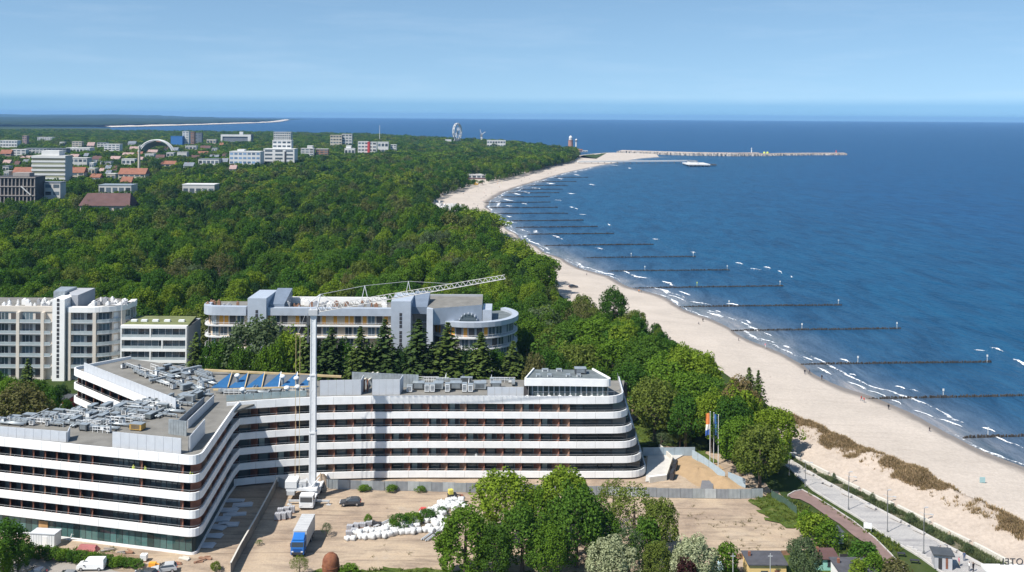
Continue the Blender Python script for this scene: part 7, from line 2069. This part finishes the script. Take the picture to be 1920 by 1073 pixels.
for i in range(7):
    x, y = G(1706+i*8.5, 1031+i*5.2); tag(MB().box(-.6, -.22, 0, .6, .22, .36).box(-.55, -.2, .362, .55, .2, .42).build('step_block', m_white_kerb, loc=(x, y, .25), rz=R(-35)), 'white seat block in the diagonal row by the kiosk', 'seat block', 'white seat blocks by the kiosk')
for i, (px_, py_, w) in enumerate(((1690,1044,1.4),(1715,1057,1.6))): tag(MB().box(-w/2, -.3, .35, w/2, .3, .45).box(-w/2+.1, -.25, 0, -w/2+.2, .25, .348).box(w/2-.2, -.25, 0, w/2-.1, .25, .348).build('dark_bench', m_chrome, loc=(*G(px_, py_), .25), rz=R(-10)), ('far', 'near')[i]+' one of two dark benches beside the steps', 'bench')
cx1, cy1 = G(1571, 1022); wc = thing('white_cabin', 'small white cabin with dark roof beside the red path', 'cabin', (cx1, cy1, .2), R(12))
MB().box(-1.15, -.1, 0, 1.15, 1.9, 2.0).build('wall', m_whitew, wc); MB().add([(-1.3,-.25,2.0),(1.3,-.25,2.0),(1.3,2.1,2.4),(-1.3,2.1,2.4),(-1.3,-.25,2.12),(1.3,-.25,2.12),(1.3,2.1,2.52),(-1.3,2.1,2.52)], [(0,1,5,4),(1,2,6,5),(2,3,7,6),(3,0,4,7),(4,5,6,7),(3,2,1,0)]).build('roof', m_darkm, wc); MB().box(-.4, -.14, 0, .4, -.102, 1.8).build('door', m_unit, wc)
sx_, sy_ = G(1627, 998); sg = thing('notice_board', 'white notice board between red path and promenade', 'notice board', (sx_, sy_, .2), R(-20))
MB().box(-.75, -.05, .5, .75, .05, 1.6).build('board', m_unit, sg)
for s in (-.6, .6): MB().box(s-.05, .052, 0, s+.05, .13, 1.5).build('post', m_craneg, sg)
tag(MB().box(-.6, -.05, .7, .6, .05, 1.9).box(-.55, .052, 0, -.45, .12, 1.8).box(.45, .052, 0, .55, .12, 1.8).build('beach_sign', mat('teal_sign', (0.30, 0.45, 0.46), .7, .1), loc=(*G(1842, 911, -1.2), -1.2)), 'small teal sign standing on the open beach', 'sign')
# ---- huts at the lower right
def hut(px0, px1, pyb, h, d, wallm, roofm, name, label, slope=.5, door=None, win=None):
    (xa, ya), (xb, yb) = G(px0, pyb), G(px1, pyb); w = xb-xa
    t = thing(name, label, 'hut', ((xa+xb)/2, ya, .1))
    MB().box(-w/2, 0, 0, w/2, d, h).build('wall', wallm, t); e = .3
    MB().add([(-w/2-e,-e,h+.002),(w/2+e,-e,h+.002),(w/2+e,d+e,h+slope),(-w/2-e,d+e,h+slope),(-w/2-e,-e,h+.18),(w/2+e,-e,h+.18),(w/2+e,d+e,h+slope+.18),(-w/2-e,d+e,h+slope+.18)], [(0,1,5,4),(1,2,6,5),(2,3,7,6),(3,0,4,7),(4,5,6,7),(3,2,1,0)]).build('roof', roofm, t)
    if door is not None: MB().box(door-.45, -.05, 0, door+.45, -.003, 2.0).build('door', m_brown, t)
    if win is not None: MB().box(win-.6, -.06, .9, win+.6, -.003, 1.9).box(win-.7, -.09, .8, win+.7, -.004, .898).build('window', m_carglass, t)
    MB().box(-w/2+.5, d*.6, h+slope*.6+.15, -w/2+.9, d*.6+.4, h+slope+.9).build('chimney', m_brick, t)
    return t
hut(1405, 1474, 1092, 2.9, 4.6, mat('yellow_wall', (0.66, 0.47, 0.20), .85, .07), mat('tar_roof', (0.075, 0.075, 0.085), .8, .2, .8), 'garden_house', 'small yellow house with dark flat roof at the bottom edge', .1, 1.6, -.6)
hut(1532, 1571, 1072, 2.1, 3.2, mat('teal_wall', (0.26, 0.52, 0.45), .85, .07), m_brownroof, 'garden_hut', 'small teal hut with brown roof at the bottom edge', .3, None, .6)
hut(1576, 1642, 1104, 2.6, 5.0, m_whitew, mat('tar_roof', (0.075, 0.075, 0.085)), 'garden_house', 'white house with black roof at the bottom edge', .1, None, 1.5)
tag(MB().box(-.5, -.4, 0, .5, .4, 1.4).box(-.42, -.34, 1.402, .42, .34, 1.5).build('water_tank', mat('pale_blue', (0.45, 0.60, 0.66), .6, .05), loc=(*G(1351, 1070), .15)), 'pale blue tank beside the purple bush', 'tank')
for px_ in (1374, 1444): 
    x, y = G(px_, 1100); t = thing('utility_pole', 'slim grey utility pole '+('left of' if px_ == 1374 else 'in front of')+' the yellow house', 'pole', (x, y, 0)); MB().tube((0,0,0), (0,0,D(px_, 1038, y)[2]), .08, 6, .06).build('pole', m_craneg, t); zt_ = D(px_, 1038, y)[2]; MB().box(-.4, -.05, zt_-.5, .4, .05, zt_-.4).build('crossarm', m_craneg, t)
# hotel lettering seen from behind on a low white roof
hx, hy, hz_ = D(1904, 1066, 150)
hb = thing('entrance_pavilion', 'low white roofed pavilion at the lower right corner with HOTEL letters on its edge', 'pavilion', (hx, hy, 0))
zr = hz_
MB().box(-4.6, -6, zr-.5, 9, 1.6, zr-.05).build('roof', m_whitew, hb); MB().box(-3.6, -5, 0, 8, .8, zr-.502).build('wall', m_wallc, hb)
fc = bpy.data.curves.new('letters', 'FONT'); fc.body = 'HOTEL'; fc.size = 1.45; fc.extrude = .06; fc.align_x = 'RIGHT'; fc.space_character = 1.1
fo_ = bpy.data.objects.new('letters_tmp', fc); col.objects.link(fo_)
dg = bpy.context.evaluated_depsgraph_get(); lm = bpy.data.meshes.new_from_object(fo_.evaluated_get(dg)); bpy.data.objects.remove(fo_)
lm.materials.clear(); lm.materials.append(m_chrome)
lo_ = put(lm, 'lettering', hb, (-1.75, 1.35, zr-.05)); lo_.rotation_euler = (R(90), 0, R(180)); lo_['label'] = 'dark HOTEL letters seen from behind'
# ---- site cabins and bits at the lower left
cx2, cy2 = G(79, 1027); sc_ = thing('site_container', 'white site container with a door beside the glazed ground floor', 'container', (cx2, cy2, .1), R(-6))
MB().box(-2.35, 0, 0, 2.35, 2.2, 2.35).build('shell', m_unit, sc_); MB().box(-2.45, -.1, 2.352, 2.45, 2.3, 2.5).build('roof', m_alu, sc_); MB().box(.1, -.05, .05, .95, -.003, 2.0).build('door', m_whitew, sc_)
for i in range(9): MB().box(-2.2+i*.5, -.03, .1, -2.14+i*.5, -.004, 2.3).build('rib', m_alu, sc_) if not (0 <= -2.2+i*.5 <= 1.0) else None
fx, fy = G(143, 1014); ff = thing('glass_rack', 'white steel rack leaning in front of the glazing', 'rack', (fx, fy, .05), R(-8))
for s in (-1, 1): MB().tube((s*1.1, -.3, 0), (s*.9, .4, 1.9), .08, 5).build('upright', m_unit, ff)
for z, k in ((.35, 1.06), (1.1, .98), (1.85, .9)): MB().tube((-k, -.3+.7*z/1.9, z), (k, -.3+.7*z/1.9, z), .08, 5).build('crossbar', m_unit, ff)
tag(MB().add([(-2,-.8,0),(2,-.8,0),(2,.8,0),(-2,.8,0),(-1.5,-.3,.9),(1.6,-.4,.7),(1.4,.5,.8),(-1.6,.4,.85)], [(0,1,5,4),(1,2,6,5),(2,3,7,6),(3,0,4,7),(4,5,6,7)]).build('red_tarpaulin', mat('faded_red', (0.36, 0.13, 0.13), .85, .15), loc=(*G(165, 1032), .1), rz=R(-8)), 'faded red tarpaulin over a pile beside the hotel', 'tarpaulin')
for i, (px_, py_) in enumerate(((200,1034),(222,1040),(240,1038),(345,1050),(372,1056),(385,1049),(330,1060))):
    tag(MB().obox(0, 0, rb.uniform(-.5,.5), rb.uniform(1.5,2.6), .5, 0, .2).obox(.3, .3, rb.uniform(-.8,.8), rb.uniform(1,2), .3, .202, .35).build('board_stack', rb.choice([m_alu, m_wallc, m_brown2, m_concrete]), loc=(*G(px_, py_), .12)), 'loose stack of boards on the dirt beside the hotel corner', 'boards', 'board stacks beside the hotel')
bxx, byy = G(270, 1052); tk_ = thing('water_container', 'white cube tank beside the hedge end', 'tank', (bxx, byy, .08)); MB().box(-.55, -.5, .16, .55, .5, 1.15).build('tank_body', m_unit, tk_); MB().box(-.6, -.55, 0, .6, .55, .158).build('pallet_base', m_brown2, tk_); MB().lathe([(.15, 1.152), (.15, 1.24)], n=8).build('cap', m_craneg, tk_)
tag(MB().box(-.6, -.4, 0, .6, .4, .6).tube((.5, 0, .5), (1.3, 0, .2), .12, 6).build('orange_machine', mat('orange_paint', (0.7, 0.32, 0.04), .6, .08), loc=(*G(286, 1062), .08)), 'small orange machine beside the white cube tank', 'machine')
# sheets of insulation in the shaded yard
for i, (px_, py_, w, d) in enumerate(((440,940,4,1.5),(455,948,4,2),(430,958,3.5,2),(440,966,4.5,1.6),(415,975,3.5,2.2),(428,985,4,2),(410,990,3,2),(398,1006,4,1.6),(385,1024,3.5,2))):
    tag(MB().obox(0, 0, rb.uniform(-.3,.3), w, d, 0, .12).obox(.2, .1, rb.uniform(-.3,.3), w*.8, d*.8, .122, .22).build('insulation_pack', m_alu, loc=(*G(px_, py_), .08)), 'wrapped pale insulation pack in the shaded yard', 'insulation pack', 'insulation packs in the shaded yard')
# ================================================================== people
def person_mesh(pose, seed):
    """one continuous skinned figure 1.72 m tall, facing +x"""
    sw = {'stand': 0.0, 'walk': .26}[pose]
    J = {'pel': (0,0,.95), 'wst': (0,0,1.08), 'chest': (.02,0,1.30), 'neck': (.03,0,1.47), 'head': (.05,0,1.60), 'top': (.05,0,1.69)}
    R_ = {'pel': .135, 'wst': .125, 'chest': .15, 'neck': .06, 'head': .098, 'top': .075}
    E = [('pel','wst'),('wst','chest'),('chest','neck'),('neck','head'),('head','top')]
    for s, k in ((-1, 'r'), (1, 'l')):
        f = sw*s
        J.update({'hip'+k: (0,.095*s,.90), 'kn'+k: (f*.55+.03,.10*s,.50), 'an'+k: (f*.9-.02,.10*s,.09), 'to'+k: (f*.9+.15,.11*s,.04)})
        R_.update({'hip'+k: .10, 'kn'+k: .065, 'an'+k: .045, 'to'+k: .04})
        J.update({'sh'+k: (.0,.19*s,1.40), 'el'+k: (-f*.35-.02,.25*s,1.12), 'wr'+k: (-f*.5+.07,.25*s,.88), 'ha'+k: (-f*.55+.1,.25*s,.78)})
        R_.update({'sh'+k: .075, 'el'+k: .048, 'wr'+k: .034, 'ha'+k: .04})
        E += [('pel','hip'+k),('hip'+k,'kn'+k),('kn'+k,'an'+k),('an'+k,'to'+k),('chest','sh'+k),('sh'+k,'el'+k),('el'+k,'wr'+k),('wr'+k,'ha'+k)]
    names = list(J); me = bpy.data.meshes.new('person'); me.from_pydata([J[n] for n in names], [(names.index(a), names.index(b)) for a, b in E], [])
    o = bpy.data.objects.new('person_tmp', me); col.objects.link(o)
    o.modifiers.new('skin', 'SKIN'); 
    sv_ = me.skin_vertices[0].data if me.skin_vertices else None
    if sv_ is None:
        bm = bmesh.new(); bm.from_mesh(me); bm.verts.layers.skin.verify(); bm.to_mesh(me); bm.free(); sv_ = me.skin_vertices[0].data
    for i, n in enumerate(names): sv_[i].radius = (R_[n], R_[n]*(1.25 if n in ('chest','pel','wst') else 1)); sv_[i].use_root = n == 'pel'
    sb = o.modifiers.new('sub', 'SUBSURF'); sb.levels = 1; sb.render_levels = 1
    dg = bpy.context.evaluated_depsgraph_get(); r = bpy.data.meshes.new_from_object(o.evaluated_get(dg)); bpy.data.objects.remove(o)
    r.materials.clear()
    for k in range(4): r.materials.append(m_skin)
    for p in r.polygons:
        c = p.center
        if c.z > 1.62 or (c.z > 1.54 and c.x < .03): p.material_index = 3
        elif c.z > 1.46: p.material_index = 0
        elif c.z < .95 and abs(c.y) > .19 : p.material_index = 0
        elif c.z > .94: p.material_index = 1
        else: p.material_index = 2
        p.use_smooth = True
    return r
m_skin = mat('skin', (0.50, 0.33, 0.25), .6, .05)
m_hair = mat('hair_dark', (0.06, 0.04, 0.03), .7, .1)
CL = {n: mat('cloth_'+n, c, .85, .1, 3.0) for n, c in {'black': (0.02,0.02,0.025), 'navy': (0.025,0.035,0.08), 'red': (0.45,0.05,0.05), 'white': (0.65,0.65,0.63), 'grey': (0.2,0.2,0.21), 'jeans': (0.06,0.09,0.16), 'hivis': (0.62,0.72,0.08), 'orange': (0.7,0.25,0.04), 'pink': (0.5,0.2,0.25), 'beige': (0.4,0.33,0.24)}.items()}
PM = {'stand': person_mesh('stand', 1), 'walk': person_mesh('walk', 2)}
def person(x, y, z, pose, rz, top, legs, label, group=None, helmet=None):
    o = put(PM[pose], 'person', None, (x, y, z), rz); tag(o, label, 'person', group)
    for i, m in enumerate((m_skin, CL[top], CL[legs], CL[helmet] if helmet else m_hair)): o.material_slots[i].link = 'OBJECT'; o.material_slots[i].material = m
    return o
def beach_z(px, py):
    return -1.75
BP = [(1444,716,'stand','black','black','lone walker in black in the middle of the beach'),(1509,702,'walk','black','navy','left of a pair in dark clothes by the third groyne'),(1518,701,'walk','navy','black','right of a pair in dark clothes by the third groyne'),(1541,712,'stand','black','black','person in black at the water edge below the third groyne'),(1615,752,'walk','red','jeans','person in a red top beside the second groyne'),(1620,755,'stand','red','grey','second person in red, bending figure by the groyne'),(1666,768,'stand','black','black','person in black just below the second groyne'),(1743,811,'walk','black','navy','person in dark clothes nearest on the beach'),
 (1198,549,'stand','orange','black','orange topped person where the sixth groyne starts'),(1202,549,'stand','beige','jeans','person in beige beside the one in orange'),(1310,611,'walk','grey','black','person in grey walking near the fifth groyne'),(1318,604,'walk','black','black','person in black walking near the fifth groyne'),(1385,641,'stand','navy','black','person in navy at the fourth groyne'),(1084,502,'stand','grey','black','person in grey where the beach narrows'),(1100,518,'walk','navy','grey','person in navy strolling on the narrow beach'),(1435,652,'walk','pink','white','person in pink close to the water')]
for i, (px_, py_, po, a, b, lab) in enumerate(BP):
    x, y = G(px_, py_, -1.7); person(x, y, -1.78, po, i*1.3, a, b, lab)
PP = [(1763,1040,'walk','navy','black','person in navy on the promenade left of a pair'),(1776,1040,'walk','grey','black','person in grey on the promenade right of a pair'),(1808,1052,'stand','jeans','jeans','person in denim beside the kiosk'),(1817,1071,'stand','white','grey','person in white seated side of the kiosk'),(1825,1072,'stand','black','black','person in black right of the kiosk'),(1780,1012,'walk','beige','jeans','person by the dune wall path'),(1798,1062,'stand','pink','beige','person in pink right next to the kiosk')]
for i, (px_, py_, po, a, b, lab) in enumerate(PP):
    x, y = G(px_, py_, .25); person(x, y, .25, po, i*2.1, a, b, lab)
# workers on the balconies of the left wing
def bal(px_, k, ly):
    best = min(walk(left_path, .3), key=lambda p: abs(pix(p[0], p[1], ZT[k])[0]-px_)); return local(best, 0, ly)
for px_, k, lab, top in ((267, 4, 'worker in yellow vest standing on the top balcony', 'hivis'), (245, 4, 'worker in yellow vest on the top balcony, left one', 'hivis'), (357, 4, 'worker in yellow vest at the rounded balcony corner', 'hivis'), (148, 2, 'worker in orange vest on a lower balcony', 'orange')):
    x, y = bal(px_, k, .75); person(x, y, ZB[k]+.281, 'stand', 4.7, top, 'navy', lab, helmet='hivis')
for px_, k in ((893, 1), (804, 1)):
    best = min(walk(MP, .3), key=lambda p: abs(pix(p[0], p[1], ZT[k])[0]-px_)); x, y = local(best, 0, .8)
    person(x, y, ZB[k]+.281, 'stand', 4.7, 'white', 'grey', f'worker in a white helmet on the main facade, {"right" if px_ > 850 else "left"} one', helmet='white')
rp_ = random.Random(44)
FB = [G(*q, 0) for q in ((830,372),(900,345),(960,336),(1040,312),(1090,306),(1060,320),(1000,335),(950,352),(915,372),(905,388),(870,380))]
P = np.array(FB); lo, hi = P.min(0), P.max(0); c = 0
while c < 34:
    p = (rp_.uniform(lo[0], hi[0]), rp_.uniform(lo[1], hi[1]))
    if inside(p, FB): person(*p, -1.2, rp_.choice(['stand','walk']), rp_.uniform(0,6), rp_.choice(list(CL)), rp_.choice(['black','jeans','navy','grey']), 'distant bather on the wide beach of the bay', 'bathers on the far beach'); c += 1
# parked beach cars under the trees
car('beach_vehicle', 'dark off-road car parked at the tree edge on the beach', 'car', G(1075, 540, -.3), R(20), mk('black_paint', (0.03,)*3)).location.z = -.1
# ================================================================== the air over the bay
HAZE = 1.0
hm = bpy.data.materials.new('sea_air'); hm.use_nodes = True
hn = hm.node_tree; hn.nodes.clear()
pv = hn.nodes.new('ShaderNodeVolumePrincipled')
pv.inputs['Color'].default_value = (0.28, 0.54, 0.92, 1)
pv.inputs['Density'].default_value = 4.6e-5
pv.inputs['Anisotropy'].default_value = 0.0
ho = hn.nodes.new('ShaderNodeOutputMaterial'); hn.links.new(pv.outputs[0], ho.inputs['Volume'])
hz = MB().box(-15500, -260, -8.0, 15500, 23400, 112.0).build('haze', hm)
stuff(hz)
